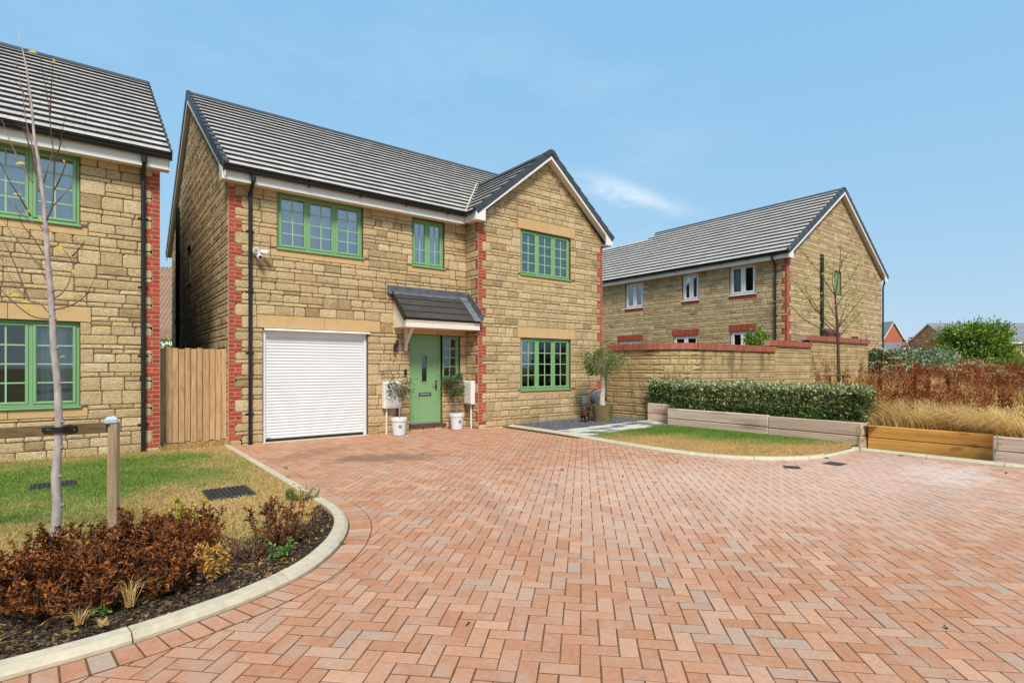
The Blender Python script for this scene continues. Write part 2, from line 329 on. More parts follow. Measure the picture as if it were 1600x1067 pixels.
def proj(p):
    d = p[0] * FW[0] + p[1] * FW[1]; l = p[0] * RT[0] + p[1] * RT[1]
    if d < .3: return None
    return 800 + FPX * l / d, 574 - FPX * (p[2] - EYE) / d, d
def screen_area(pts):
    """apparent size in the photograph of a flat piece (0 when out of frame)"""
    q = []
    for p in pts:
        r = proj(p)
        if r is None: return 0
        q.append(r)
    cx = sum(a[0] for a in q) / len(q); cy = sum(a[1] for a in q) / len(q)
    if not (0 < cx < 1600 and 0 < cy < 1067): return 0
    s = 0
    for i in range(len(q)):
        a = q[i]; b = q[(i + 1) % len(q)]; s += a[0] * b[1] - a[1] * b[0]
    return abs(s) / 2

def pieces(name, items, material, parent, limit=300, rest='', hide=None):
    """items: (MB, apparent size). The largest become objects of their own, the others one joined part."""
    items = sorted(items, key=lambda t: -t[1])
    top = [i for i in items[:limit] if i[1] > 0]; others = items[len(top):]
    for mb, a in top: mb.build(name, material, parent)
    if others:
        j = MB()
        for mb, a in others: j.merge(mb)
        j.build(rest or name + '_field', material, parent, kind='stuff')

def clip_poly(poly, clip):
    """Sutherland-Hodgman, clip convex and counter-clockwise"""
    out = list(poly)
    for i in range(len(clip)):
        a = clip[i]; b = clip[(i + 1) % len(clip)]
        inp = out; out = []
        def side(p): return (b[0] - a[0]) * (p[1] - a[1]) - (b[1] - a[1]) * (p[0] - a[0])
        for k in range(len(inp)):
            p = inp[k]; q = inp[(k + 1) % len(inp)]; sp = side(p); sq = side(q)
            if sp >= 0: out.append(p)
            if (sp >= 0) != (sq >= 0):
                t = sp / (sp - sq); out.append((p[0] + (q[0] - p[0]) * t, p[1] + (q[1] - p[1]) * t))
        if not out: return []
    return out
def poly_area(p): return abs(sum(p[i][0] * p[(i + 1) % len(p)][1] - p[i][1] * p[(i + 1) % len(p)][0] for i in range(len(p)))) / 2

def in_poly(x, y, poly):
    c = False; n = len(poly); j = n - 1
    for i in range(n):
        xi, yi = poly[i]; xj, yj = poly[j]
        if (yi > y) != (yj > y) and x < (xj - xi) * (y - yi) / (yj - yi) + xi: c = not c
        j = i
    return c
def in_poly_np(x, y, poly):
    c = np.zeros(len(x), bool); n = len(poly); j = n - 1
    for i in range(n):
        xi, yi = poly[i]; xj, yj = poly[j]
        k = ((yi > y) != (yj > y)) & (x < (xj - xi) * (y - yi) / (yj - yi + 1e-12) + xi)
        c ^= k; j = i
    return c

def vnoise(x, y, seed=0):
    """smooth value noise 0..1"""
    x = np.asarray(x, float); y = np.asarray(y, float)
    xi = np.floor(x).astype(np.int64); yi = np.floor(y).astype(np.int64); fx = x - xi; fy = y - yi
    fx = fx * fx * (3 - 2 * fx); fy = fy * fy * (3 - 2 * fy)
    def h(a, b):
        n = (a * 374761393 + b * 668265263 + seed * 1442695041) & 0x7fffffff
        n = ((n ^ (n >> 13)) * 1274126177) & 0x7fffffff
        return ((n ^ (n >> 16)) & 0xffff) / 65535.0
    return (h(xi, yi) * (1 - fx) + h(xi + 1, yi) * fx) * (1 - fy) + (h(xi, yi + 1) * (1 - fx) + h(xi + 1, yi + 1) * fx) * fy

def fast_mesh(name, verts, nper, faces_local, tint, material, parent=None, kind=None, origin=(0, 0, 0)):
    """verts (N, nper, 3): N identical small pieces; quick build of foliage and grass"""
    N = verts.shape[0]
    me = bpy.data.meshes.new(name)
    loops = np.concatenate([np.array(f) for f in faces_local]); lens = np.array([len(f) for f in faces_local])
    nl = len(loops); nf = len(lens)
    me.vertices.add(N * nper); me.loops.add(N * nl); me.polygons.add(N * nf)
    org = V3(origin)
    me.vertices.foreach_set('co', (verts.reshape(-1, 3) - org).astype(np.float32).ravel())
    li = (loops[None, :] + (np.arange(N) * nper)[:, None]).astype(np.int32); me.loops.foreach_set('vertex_index', li.ravel())
    st = np.concatenate([[0], np.cumsum(lens)[:-1]])
    ls = (st[None, :] + (np.arange(N) * nl)[:, None]).astype(np.int32); me.polygons.foreach_set('loop_start', ls.ravel())
    try: me.polygons.foreach_set('loop_total', np.tile(lens, N).astype(np.int32))
    except Exception: pass
    me.update(calc_edges=True); me.validate()
    at = me.attributes.new('tint', 'FLOAT', 'POINT'); at.data.foreach_set('value', np.repeat(np.clip(tint, 0, 1), nper).astype(np.float32))
    me.materials.append(material)
    return link(name, me, parent, org, kind)

def leaves(name, pos, dirs, length, width, tint, material, parent=None, kind=None, origin=(0, 0, 0), droop=.15):
    """pointed leaves: four corners with a fold along the rib"""
    N = len(pos); d = dirs / (np.linalg.norm(dirs, axis=1, keepdims=True) + 1e-9)
    r = RNG.normal(size=(N, 3)); s = np.cross(d, r); s /= (np.linalg.norm(s, axis=1, keepdims=True) + 1e-9); n = np.cross(s, d)
    L = np.asarray(length).reshape(-1, 1) * np.ones((N, 1)); W = np.asarray(width).reshape(-1, 1) * np.ones((N, 1))
    v = np.empty((N, 4, 3))
    v[:, 0] = pos
    v[:, 1] = pos + d * L * .45 + s * W * .5 + n * W * .18
    v[:, 2] = pos + d * L - n * L * droop
    v[:, 3] = pos + d * L * .45 - s * W * .5 + n * W * .18
    return fast_mesh(name, v, 4, [(0, 1, 2), (0, 2, 3)], tint, material, parent, kind, origin)

def blades(name, x, y, z, h, lean, width, tint, material, parent=None, kind=None, origin=(0, 0, 0), bend=.5):
    """bent grass blades: 5 corners"""
    N = len(x); a = RNG.uniform(0, 2 * np.pi, N); b = RNG.uniform(0, 2 * np.pi, N)
    base = np.stack([x, y, z], 1); side = np.stack([np.cos(b), np.sin(b), np.zeros(N)], 1) * (np.asarray(width) * np.ones(N))[:, None] * .5
    out = np.stack([np.cos(a), np.sin(a), np.zeros(N)], 1) * (lean * h)[:, None]
    up = np.zeros((N, 3)); up[:, 2] = h
    v = np.empty((N, 5, 3))
    mid = base + out * .3 + up * .6
    v[:, 0] = base - side; v[:, 1] = base + side; v[:, 2] = mid + side * .7; v[:, 3] = mid - side * .7
    tip = base + out + up * (1 - bend * np.clip(lean, 0, 1) * .6)[:, None]
    v[:, 4] = tip
    return fast_mesh(name, v, 5, [(0, 1, 2, 3), (3, 2, 4)], tint, material, parent, kind, origin)

def rand_unit(n):
    v = RNG.normal(size=(n, 3)); return v / np.linalg.norm(v, axis=1, keepdims=True)

# ---- wall frames: a wall is (origin o, horizontal unit u, outward normal n)
class CurvedWall:
    """wall following a plan path; same coordinates as Wall"""
    def __init__(s, path, side):
        s.P = np.array(path, float); s.d = np.concatenate([[0], np.cumsum(np.linalg.norm(np.diff(s.P, axis=0), axis=1))]); s.L = s.d[-1]
        t = np.gradient(s.P, axis=0); t /= np.linalg.norm(t, axis=1, keepdims=True); s.N = np.stack([t[:, 1], -t[:, 0]], 1) * side
    def p(s, a, z, d=0.0):
        q = np.array([np.interp(a, s.d, s.P[:, 0]), np.interp(a, s.d, s.P[:, 1])]); n = np.array([np.interp(a, s.d, s.N[:, 0]), np.interp(a, s.d, s.N[:, 1])])
        q = q + n * d; return np.array([q[0], q[1], z])
class Wall:
    def __init__(s, o, u, n): s.o = V3(o); s.u = V3(u); s.n = V3(n)
    def p(s, a, z, d=0.0): return s.o + s.u * a + np.array([0, 0, z]) + s.n * d

ZB = -0.045                                  # bottom of the first stone band; bands are three brick courses high
BAND = 0.225
def stone_rects(L, ztop, openings, seed, big=1.0):
    rnd = random.Random(seed); out = []
    nb = int(math.ceil((ztop - ZB) / BAND))
    for b in range(nb):
        z0 = ZB + b * BAND; z1 = z0 + BAND
        br = {0.0, L}
        for (a0, a1, c0, c1) in openings:
            if c0 < z1 - .01 and c1 > z0 + .01:
                for a in (a0, a1):
                    if 0 < a < L: br.add(a)
        br = sorted(br); segs = [(br[i], br[i + 1]) for i in range(len(br) - 1) if br[i + 1] - br[i] > .02]
        small_low = rnd.random() < .75
        for (a, e) in segs:
            m = (a + e) / 2
            # free height of this segment
            lo, hi = z0, z1
            blocked = False
            for (a0, a1, c0, c1) in openings:
                if a0 <= m <= a1 and c0 < hi and c1 > lo:
                    if c0 <= lo + .02 and c1 >= hi - .02: blocked = True
                    elif c0 <= lo + .02: lo = c1
                    elif c1 >= hi - .02: hi = c0
                    elif (hi - c1) > (c0 - lo): lo = c1
                    else: hi = c0
            if blocked or hi - lo < .025: continue
            full = hi - lo > .2
            x = a
            def split(p, q, za, zb, mn, mxx):
                n = max(1, int(round((q - p) / rnd.uniform(mn, mxx)))); cuts = [p]
                for i in range(1, n): cuts.append(p + (q - p) * (i + rnd.uniform(-.22, .22)) / n)
                cuts.append(q)
                for i in range(n): out.append((cuts[i], cuts[i + 1], za, zb))
            if not full:
                split(a, e, lo, hi, .24 * big, .42 * big); continue
            while x < e - 1e-6:
                rem = e - x
                if rnd.random() < .30 or rem < .3:
                    w = rnd.uniform(.17, .33) * big
                    if rem - w < .14: w = rem if rem < .42 * big else rem / 2
                    out.append((x, x + w, lo, hi)); x += w
                else:
                    w = rnd.uniform(.45, 1.5) * big
                    if rem - w < .2: w = rem
                    zc = lo + .075 if small_low else lo + .15
                    split(x, x + w, lo, zc, *( (.2, .36) if small_low else (.24, .42)))
                    split(x, x + w, zc, hi, *( (.24, .42) if small_low else (.2, .36)))
                    x += w
    return out

def stone_piece(wall, poly, proud, tint, rnd, gap=.006, soft=.013):
    """one dressed block from a convex outline, rounded at its edges, a little uneven"""
    n = len(poly); cx = sum(p[0] for p in poly) / n; cz = sum(p[1] for p in poly) / n
    w = max(p[0] for p in poly) - min(p[0] for p in poly); h = max(p[1] for p in poly) - min(p[1] for p in poly)
    if w < .03 or h < .025: return None
    def ins(p, g):
        return (p[0] - math.copysign(min(g, abs(p[0] - cx) * .8), p[0] - cx) if abs(p[0] - cx) > 1e-4 else p[0],
                p[1] - math.copysign(min(g, abs(p[1] - cz) * .8), p[1] - cz) if abs(p[1] - cz) > 1e-4 else p[1])
    r0 = [ins(p, gap + rnd.uniform(-.0015, .003)) for p in poly]
    r2 = [ins(p, gap + soft + rnd.uniform(-.003, .006)) for p in poly]
    j = rnd.uniform(-.002, .003)
    vs = [wall.p(*p, -.012) for p in r0] + [wall.p(*p, proud * .45) for p in r0] + [wall.p(*p, proud + j + rnd.uniform(-.002, .002)) for p in r2]
    vs.append(wall.p(cx + rnd.uniform(-.1, .1) * w, cz + rnd.uniform(-.1, .1) * h, proud + j + rnd.uniform(.0, .006)))
    fs = []
    for i in range(n):
        k = (i + 1) % n
        fs += [(i, k, n + k, n + i), (n + i, n + k, 2 * n + k, 2 * n + i), (2 * n + i, 2 * n + k, 3 * n)]
    mb = MB(); mb.add(vs, fs, tint); return mb

def brick_piece(wall, a0, a1, z0, z1, proud, tint, gap=.0062):
    mb = MB(); c = .003
    r0 = [(a0 + gap, z0 + gap), (a1 - gap, z0 + gap), (a1 - gap, z1 - gap), (a0 + gap, z1 - gap)]
    r1 = [(a0 + gap + c, z0 + gap + c), (a1 - gap - c, z0 + gap + c), (a1 - gap - c, z1 - gap - c), (a0 + gap + c, z1 - gap - c)]
    vs = [wall.p(*p, -.012) for p in r0] + [wall.p(*p, proud - c) for p in r0] + [wall.p(*p, proud) for p in r1]
    fs = [(8, 9, 10, 11)]
    for i in range(4):
        k = (i + 1) % 4
        fs += [(i, k, 4 + k, 4 + i), (4 + i, 4 + k, 8 + k, 8 + i)]
    mb.add(vs, fs, tint); return mb

def quoin(wall, edge, sgn, ztop, wide=.225, narrow=.112, first_wide=False, bricks=None, rnd=random, other_only=None, proud=.008):
    """toothed brick corner: returns the zones stones must keep clear of, and adds the bricks"""
    zones = []
    def blk(z0, ncourse, w):
        if w <= 0: return
        for c in range(ncourse):
            za = z0 + c * .075; zb = za + .075
            if zb > ztop + .01: break
            cuts = [0, w]
            if w > .2 and c == 1: cuts = [0, w / 2, w]
            if w < .05: cuts = [0, w]
            for i in range(len(cuts) - 1):
                a, b = edge + sgn * cuts[i], edge + sgn * cuts[i + 1]; a, b = min(a, b), max(a, b)
                mb = brick_piece(wall, a, b, za, zb, proud, rnd.random())
                bricks.append((mb, screen_area([wall.p(a, za), wall.p(b, za), wall.p(b, zb), wall.p(a, zb)])))
        a, b = sorted((edge, edge + sgn * w)); zones.append((a, b, z0, min(z0 + ncourse * .075, ztop)))
    blk(.105, 1, narrow if first_wide else wide)
    j = 0; z = .18
    while z < ztop - .02:
        w = (wide if (j % 2 == 1) != first_wide else narrow)
        blk(z, 3, w); z += BAND; j += 1
    return zones

def wall_shell(mb, wall, L, z0, z1, openings, depth=.28, gable=None):
    """mortar face with real openings, their reveals, and the inner face; gable = (apex_s, apex_z)"""
    ss = sorted({0.0, L, *[o[0] for o in openings], *[o[1] for o in openings]}); ss = [s for s in ss if 0 <= s <= L]
    zs = sorted({z0, z1, *[o[2] for o in openings if o[2] < z1], *[o[3] for o in openings if o[3] < z1]}); zs = [z for z in zs if z0 <= z <= z1]
    for i in range(len(ss) - 1):
        for k in range(len(zs) - 1):
            cs = (ss[i] + ss[i + 1]) / 2; cz = (zs[k] + zs[k + 1]) / 2
            if any(o[0] < cs < o[1] and o[2] < cz < o[3] for o in openings): continue
            for d in (0, -depth):
                mb.add([wall.p(ss[i], zs[k], d), wall.p(ss[i + 1], zs[k], d), wall.p(ss[i + 1], zs[k + 1], d), wall.p(ss[i], zs[k + 1], d)], [(0, 1, 2, 3)])
    for (a0, a1, c0, c1) in openings:
        if c1 > z1: c1 = z1
        for (p, q) in (((a0, c0), (a0, c1)), ((a1, c0), (a1, c1)), ((a0, c0), (a1, c0)), ((a0, c1), (a1, c1))):
            mb.add([wall.p(*p, 0), wall.p(*q, 0), wall.p(*q, -depth), wall.p(*p, -depth)], [(0, 1, 2, 3)])
    if gable:
        for d in (0, -depth):
            mb.add([wall.p(0, z1, d), wall.p(L, z1, d), wall.p(gable[0], gable[1], d)], [(0, 1, 2)])
    for a in (0, L):
        mb.add([wall.p(a, z0, 0), wall.p(a, z1, 0), wall.p(a, z1, -depth), wall.p(a, z0, -depth)], [(0, 1, 2, 3)])

def stone_face(wall, L, ztop, openings, seed, clip=None, proud=.0105, z_from=-9, limit_clip=None, big=1.0, rounded=False):
    rnd = random.Random(seed * 31 + 5); items = []
    for (a0, a1, c0, c1) in stone_rects(L, ztop, openings, seed, big):
        if c1 < z_from: continue
        poly = [(a0, c0), (a1, c0), (a1, c1), (a0, c1)]
        if clip:
            q = clip_poly(poly, clip)
            if len(q) < 3 or poly_area(q) < .0015: continue
            cl_ = [q[0]]
            for p in q[1:]:
                if abs(p[0] - cl_[-1][0]) + abs(p[1] - cl_[-1][1]) > .004: cl_.append(p)
            if abs(cl_[0][0] - cl_[-1][0]) + abs(cl_[0][1] - cl_[-1][1]) < .004: cl_.pop()
            poly = cl_
            if len(poly) < 3: continue
        elif rounded:      # tumbled arrises: nip the corners off
            hh_ = c1 - c0; ww_ = a1 - a0; k_ = [min(.45 * hh_, .45 * ww_, rnd.choice([.008, .012, .014, .018, .03]) * (1 if hh_ > .1 else .6)) for _ in range(4)]
            poly = [(a0 + k_[0], c0), (a1 - k_[1], c0), (a1, c0 + k_[1]), (a1, c1 - k_[2]), (a1 - k_[2], c1), (a0 + k_[3], c1), (a0, c1 - k_[3]), (a0, c0 + k_[0])]
        mb = stone_piece(wall, poly, proud, rnd.random(), rnd)
        if mb: items.append((mb, screen_area([wall.p(*p) for p in poly])))
    return items

def obox(mb, wall, a0, a1, z0, z1, d0, d1, c=.0, tint=.5):
    """box in wall coordinates, d outward"""
    vs = [wall.p(a, z, d) for d in (d0, d1) for (a, z) in ((a0, z0), (a1, z0), (a1, z1), (a0, z1))]
    if c <= 0:
        mb.add(vs, [(0, 1, 2, 3), (4, 5, 6, 7), (0, 1, 5, 4), (1, 2, 6, 5), (2, 3, 7, 6), (3, 0, 4, 7)], tint)
    else:
        vs2 = [wall.p(a, z, d1) for (a, z) in ((a0 + c, z0 + c), (a1 - c, z0 + c), (a1 - c, z1 - c), (a0 + c, z1 - c))]
        vs1 = [wall.p(a, z, d1 - c) for (a, z) in ((a0, z0), (a1, z0), (a1, z1), (a0, z1))]
        v = vs[:4] + vs1 + vs2; fs = [(0, 1, 2, 3), (8, 9, 10, 11)]
        for i in range(4):
            k = (i + 1) % 4; fs += [(i, k, 4 + k, 4 + i), (4 + i, 4 + k, 8 + k, 8 + i)]
        mb.add(v, fs, tint)
def ring(mb, wall, a0, a1, z0, z1, w, d0, d1, c=.004, wb=None):
    """rectangular frame: two stiles and two rails butted"""
    wb = w if wb is None else wb
    obox(mb, wall, a0, a0 + w, z0, z1, d0, d1, c); obox(mb, wall, a1 - w, a1, z0, z1, d0, d1, c)
    obox(mb, wall, a0 + w, a1 - w, z0, z0 + wb, d0, d1, c); obox(mb, wall, a0 + w, a1 - w, z1 - w, z1, d0, d1, c)

def window(house, wall, a0, a1, z0, z1, nsash, rows, cols=2, frame='green', bar='green_bar', glass='glass', curtain=None, setback=.055, sill=True, opening=(), label=None, heavy=1.0):
    """casement: window > frame, sill, sash, pane, glazing_bar, curtain"""
    f = MB(); d0 = -setback - .06; d1 = -setback
    fw = .040 * heavy; sv = .043 * heavy
    ring(f, wall, a0, a1, z0, z1, fw, d0, d1)
    sw = (a1 - a0 - 2 * fw - (nsash - 1) * .04) / nsash
    for i in range(1, nsash):
        m0 = a0 + fw + i * sw + (i - 1) * .04
        obox(f, wall, m0, m0 + .04, z0 + fw, z1 - fw, d0, d1 - .002)
    win = f.build('window', M[frame], house, origin=wall.p((a0 + a1) / 2, z0, -setback))
    if label: win['label'] = label
    if sill:
        s = MB(); obox(s, wall, a0 - .025, a1 + .025, z0 - .032, z0 - .001, d0, .045, .006); s.build('sill', M[frame], win)
    for i in range(nsash):
        s0 = a0 + fw + i * (sw + .04) + .003; s1 = s0 + sw - .006; q0 = z0 + fw + .003; q1 = z1 - fw - .003
        s = MB(); ring(s, wall, s0, s1, q0, q1, sv, d0 + .008, d1 + (.012 if i != 1 or nsash == 2 else .006), .008); s.build('sash', M[frame], win)
        g0 = s0 + sv; g1 = s1 - sv; h0 = q0 + sv; h1 = q1 - sv
        if bar:
            for k in range(1, cols):
                b = MB(); x = g0 + (g1 - g0) * k / cols; obox(b, wall, x - .010, x + .010, h0, h1, d0 + .022, d0 + .044); b.build('glazing_bar', M[bar], win)
            for k in range(1, rows):
                b = MB(); z = h0 + (h1 - h0) * k / rows; obox(b, wall, g0, g1, z - .010, z + .010, d0 + .023, d0 + .043); b.build('glazing_bar', M[bar], win)
        for r in range(rows):
            for c in range(cols):
                p = MB(); x0 = g0 + (g1 - g0) * c / cols; x1 = g0 + (g1 - g0) * (c + 1) / cols
                y0 = h0 + (h1 - h0) * r / rows; y1 = h0 + (h1 - h0) * (r + 1) / rows
                obox(p, wall, x0 + .001, x1 - .001, y0 + .001, y1 - .001, d0 + .028, d0 + .034); p.build('pane', M[glass], win, recalc=True)
    if curtain:
        for (c0, c1, mt) in curtain:
            # gathered cloth: a wavy sheet with thickness
            n = max(8, int((c1 - c0) / .035)); cb = MB(); vs = []
            for dd in (0, -.006):
                for k in range(n + 1):
                    x = c0 + (c1 - c0) * k / n; w_ = .022 * math.sin(k * 1.7) + .012 * math.sin(k * .6 + 1)
                    for z in (z0 + .0, z1):
                        vs.append(wall.p(x, z, d0 - .075 + w_ + dd))
            m = 2 * (n + 1); fs = []
            for k in range(n):
                fs += [(2 * k, 2 * k + 2, 2 * k + 3, 2 * k + 1), (m + 2 * k, m + 2 * k + 1, m + 2 * k + 3, m + 2 * k + 2)]
            cb.add(vs, fs); cb.build('curtain', M[mt], win, recalc=False)
    return win

def lintel(house, wall, a0, a1, z0, z1, name='lintel', d=.012, split=True, mt='cast_stone'):
    cuts = [a0, (a0 + a1) / 2 + .03, a1] if split else [a0, a1]
    for i in range(len(cuts) - 1):
        b = MB(); obox(b, wall, cuts[i] + .003, cuts[i + 1] - .003, z0 + .003, z1 - .003, -.06, d, .004, random.random()); b.build(name, M[mt], house)

def roof_plane(roof, o, u, v, L, S, gauge=.345, tw=.30, keep=None, limit=300, mt='tile', th=.048, seed=1, clip=None):
    """o eave corner, u along eave, v up the slope; separate lapped tiles"""
    o = V3(o); u = V3(u); v = V3(v); n = np.cross(u, v); n = n if n[2] > 0 else -n
    rnd = random.Random(seed); items = []
    nc = int(math.ceil(S / gauge))
    for c in range(nc):
        v0 = c * gauge; v1 = min(v0 + gauge + .06, S); off = -(tw / 2) * (c % 2)
        x = off
        while x < L - .005:
            x0 = max(x, 0); x1 = min(x + tw, L); x += tw
            if x1 - x0 < .02: continue
            mid = o + u * (x0 + x1) / 2 + v * (v0 + v1) / 2
            if keep and not keep(mid): continue
            g = .0015; j = rnd.uniform(-.002, .002)
            def P(a, b, h): return o + u * a + v * b + n * h
            vs = [P(x0 + g, v0, .014 + j), P(x1 - g, v0, .014 + j), P(x1 - g, v1, .0), P(x0 + g, v1, .0),
                  P(x0 + g, v0, .014 + th + j), P(x1 - g, v0, .014 + th + j), P(x1 - g, v1, .010), P(x0 + g, v1, .010)]
            # edge shade and top skylight put into the tint: dark body, pale top face
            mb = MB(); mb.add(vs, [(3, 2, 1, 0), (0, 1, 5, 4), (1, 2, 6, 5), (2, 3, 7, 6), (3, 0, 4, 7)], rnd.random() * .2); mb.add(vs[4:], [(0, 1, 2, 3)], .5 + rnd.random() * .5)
            items.append((mb, screen_area([vs[4], vs[5], vs[6], vs[7]])))
    pieces('roof_tile', items, M[mt], roof, limit, 'roof_tile_field')

def gutter(house, p0, p1, out, r=.058, brackets=True, mt='black'):
    """half-round gutter from p0 to p1, 'out' the outward horizontal unit; brackets as parts of it"""
    p0 = V3(p0); p1 = V3(p1); out = V3(out); up = np.array([0, 0, 1.])
    prof = []
    for k in range(9):
        t = math.pi * k / 8; prof.append((-math.cos(t) * r, -math.sin(t) * r))
    for k in range(9):
        t = math.pi * (8 - k) / 8; prof.append((-math.cos(t) * (r - .007), -math.sin(t) * (r - .007)))
    mb = MB(); n = len(prof)
    vs = [p + out * a + up * b for p in (p0, p1) for a, b in prof]
    mb.add(vs, [(i, (i + 1) % n, n + (i + 1) % n, n + i) for i in range(n)] + [tuple(range(n))[::-1], tuple(range(n, 2 * n))])
    for p in (p0, p1):     # stop ends
        q = [p + out * math.cos(math.pi * k / 8) * r - up * math.sin(math.pi * k / 8) * r for k in range(9)]
        dv = (p1 - p0) / np.linalg.norm(p1 - p0) * .006 * (1 if p is p1 else -1)
        mb.add(q + [w + dv for w in q], [tuple(range(9)), tuple(range(9, 18))] + [(i, i + 1, 10 + i, 9 + i) for i in range(8)])
    g = mb.build('gutter', M[mt], house)
    Lg = np.linalg.norm(p1 - p0); d = (p1 - p0) / Lg
    if brackets:
        k = .45
        while k < Lg:
            c = p0 + d * k; b = MB(); q = []
            for s in (-.014, .014):
                for rr in (r + .009, r + .001):
                    for t in range(7): a = math.pi * t / 6; q.append(c + d * s - out * math.cos(a) * rr - up * math.sin(a) * rr)
            fs = []
            for t in range(6): fs += [(t, t + 1, 15 + t, 14 + t), (t, t + 1, 8 + t, 7 + t), (14 + t, 15 + t, 22 + t, 21 + t), (7 + t, 8 + t, 22 + t, 21 + t)]
            b.add(q, fs); w = V3(c)
            b.add([c + d * a + out * e + up * z for a in (-.014, .014) for e in (-.012, .012) for z in (-r - .035, -r - .002)],
                  [(0, 1, 3, 2), (4, 5, 7, 6), (0, 1, 5, 4), (2, 3, 7, 6), (0, 2, 6, 4), (1, 3, 7, 5)])
            b.build('gutter_bracket', M[mt], g); k += 1.05
    return g

def downpipe(house, wall, a, ztop, zbot, d_top, d_bot, r=.034, mt='black', neck=.32, clips=None):
    """pipe dropping from the gutter, with a swan neck back to the wall"""
    mb = MB()
    pts = [wall.p(a, ztop, d_top), wall.p(a, ztop - .09, d_top), wall.p(a, ztop - .09 - neck * .75, d_bot), wall.p(a, ztop - .1 - neck, d_bot), wall.p(a, zbot, d_bot)]
    mb.tube(pts, r, 12)
    for z in (ztop - .09, ztop - .09 - neck * .75):
        dd = d_top if z == ztop - .09 else d_bot
        mb.tube([wall.p(a, z - .05, dd), wall.p(a, z + .05, dd)], r + .007, 12)
    o = mb.build('downpipe', M[mt], house)
    zz = ztop - 1.0
    k = 0
    while zz > zbot + .15:
        c = MB(); obox(c, wall, a - .075, a + .075, zz - .016, zz + .016, .004, .016); c.tube([wall.p(a, zz - .028, d_bot), wall.p(a, zz + .028, d_bot)], r + .007, 12)
        c.build('pipe_clip', M[mt], o); zz -= 1.15
    return o
# ------------------------------------------------------------------ the setting: ground, driveway, kerbs, lawns
def smooth_path(pts, step=.05):
    """Catmull-Rom through the points"""
    P = [np.array(p, float) for p in pts]; P = [2 * P[0] - P[1]] + P + [2 * P[-1] - P[-2]]; out = []
    for i in range(1, len(P) - 2):
        p0, p1, p2, p3 = P[i - 1:i + 3]; n = max(2, int(np.linalg.norm(p2 - p1) / step))
        for k in range(n):
            t = k / n
            out.append(.5 * ((2 * p1) + (-p0 + p2) * t + (2 * p0 - 5 * p1 + 4 * p2 - p3) * t * t + (-p0 + 3 * p1 - 3 * p2 + p3) * t ** 3))
    out.append(P[-2]); return np.array(out)
def resample(path, step):
    d = np.concatenate([[0], np.cumsum(np.linalg.norm(np.diff(path, axis=0), axis=1))]); n = max(1, int(round(d[-1] / step)))
    s = np.linspace(0, d[-1], n + 1); return np.stack([np.interp(s, d, path[:, 0]), np.interp(s, d, path[:, 1])], 1), s
def normals2(path):
    t = np.gradient(path, axis=0); t /= np.linalg.norm(t, axis=1, keepdims=True); return np.stack([-t[:, 1], t[:, 0]], 1)

LEFT_EDGE = smooth_path([(2.0, 11.06), (2.0, 9.0), (2.0, 7.1), (2.0, 5.9), (1.985, 5.4), (1.885, 4.95), (1.69, 4.53), (1.45, 4.19), (1.16, 3.90), (.80, 3.69), (.56, 3.60), (.32, 3.53), (.06, 3.48), (-.34, 3.45), (-1.2, 3.42), (-2.6, 3.40), (-5.0, 3.40)])
RIGHT_EDGE = smooth_path([(8.05, 10.62), (8.05, 9.9), (8.03, 9.1), (7.93, 7.93), (7.81, 6.8), (7.77, 5.8), (7.86, 5.02), (8.2, 4.44), (8.72, 4.02), (9.25, 3.85), (9.95, 3.83), (10.72, 3.86)])
RIGHT_EDGE2 = np.array([(10.56, 3.80), (10.55, 2.4), (10.54, 1.0), (10.53, -1.0), (10.52, -3.2)])
LEFT_GARDEN = [tuple(p) for p in LEFT_EDGE] + [(-5, 11.06)]
RIGHT_GARDEN = [tuple(p) for p in RIGHT_EDGE] + [(12, 3.9), (12, 10.62)]

g = MB(); R_ = 900
g.add([(-R_, -R_, -.16), (R_, -R_, -.16), (R_, R_, -.16), (-R_, R_, -.16)], [(0, 1, 2, 3)])
ground = g.build('ground', M['ground'], None, origin=(0, 0, -.16), kind='structure', recalc=False)

# driveway bed of jointing sand, with every block paver laid on it
dr = MB(); dr.box(-5.2, 10.7, -3.2, 11.3, -.14, -.0018)
driveway = dr.build('driveway', M['joint_sand'], None, origin=(3, 4, -.14), kind='structure')
PL, PW = .2, .1
A = math.radians(45); ex = np.array([math.cos(A), math.sin(A)]); ey = np.array([-math.sin(A), math.cos(A)])
def paver_mesh(corners, z1, tint, rnd, z0=-.05, gap=.0036, c=.002):
    P = np.array(corners); m = P.mean(0)
    def ins(g): 
        o = []
        n = len(P)
        for i in range(n):
            a = P[i - 1] - P[i]; b = P[(i + 1) % n] - P[i]; a = a / np.linalg.norm(a); b = b / np.linalg.norm(b)
            o.append(P[i] + (a + b) * g)
        return o
    r0 = ins(gap + rnd.uniform(-.0012, .002)); r1 = ins(gap + c); tx = rnd.uniform(-.0011, .0011); ty = rnd.uniform(-.0011, .0011); dz = rnd.uniform(-.0002, .0012)
    f = lambda p: z1 + dz + (tx * (p[0] - m[0]) + ty * (p[1] - m[1])) * 8
    vs = [(p[0], p[1], z0) for p in r0] + [(p[0], p[1], f(p) - c) for p in r0] + [(p[0], p[1], f(p)) for p in r1]
    n = len(P); fs = [tuple(range(2 * n, 3 * n))]
    for i in range(n):
        k = (i + 1) % n; fs += [(i, k, n + k, n + i), (n + i, n + k, 2 * n + k, 2 * n + i)]
    mb = MB(); mb.add(vs, fs, tint); return mb
rnd = random.Random(3); pav = []
LG = LEFT_GARDEN; RG = RIGHT_GARDEN
def off_drive_np(x, y):
    return in_poly_np(x, y, LG) | in_poly_np(x, y, RG) | (y > 11.24) | ((x > 7.22) & (y > 10.7)) | (x > 10.6) | (x < -5) | (y < -3)
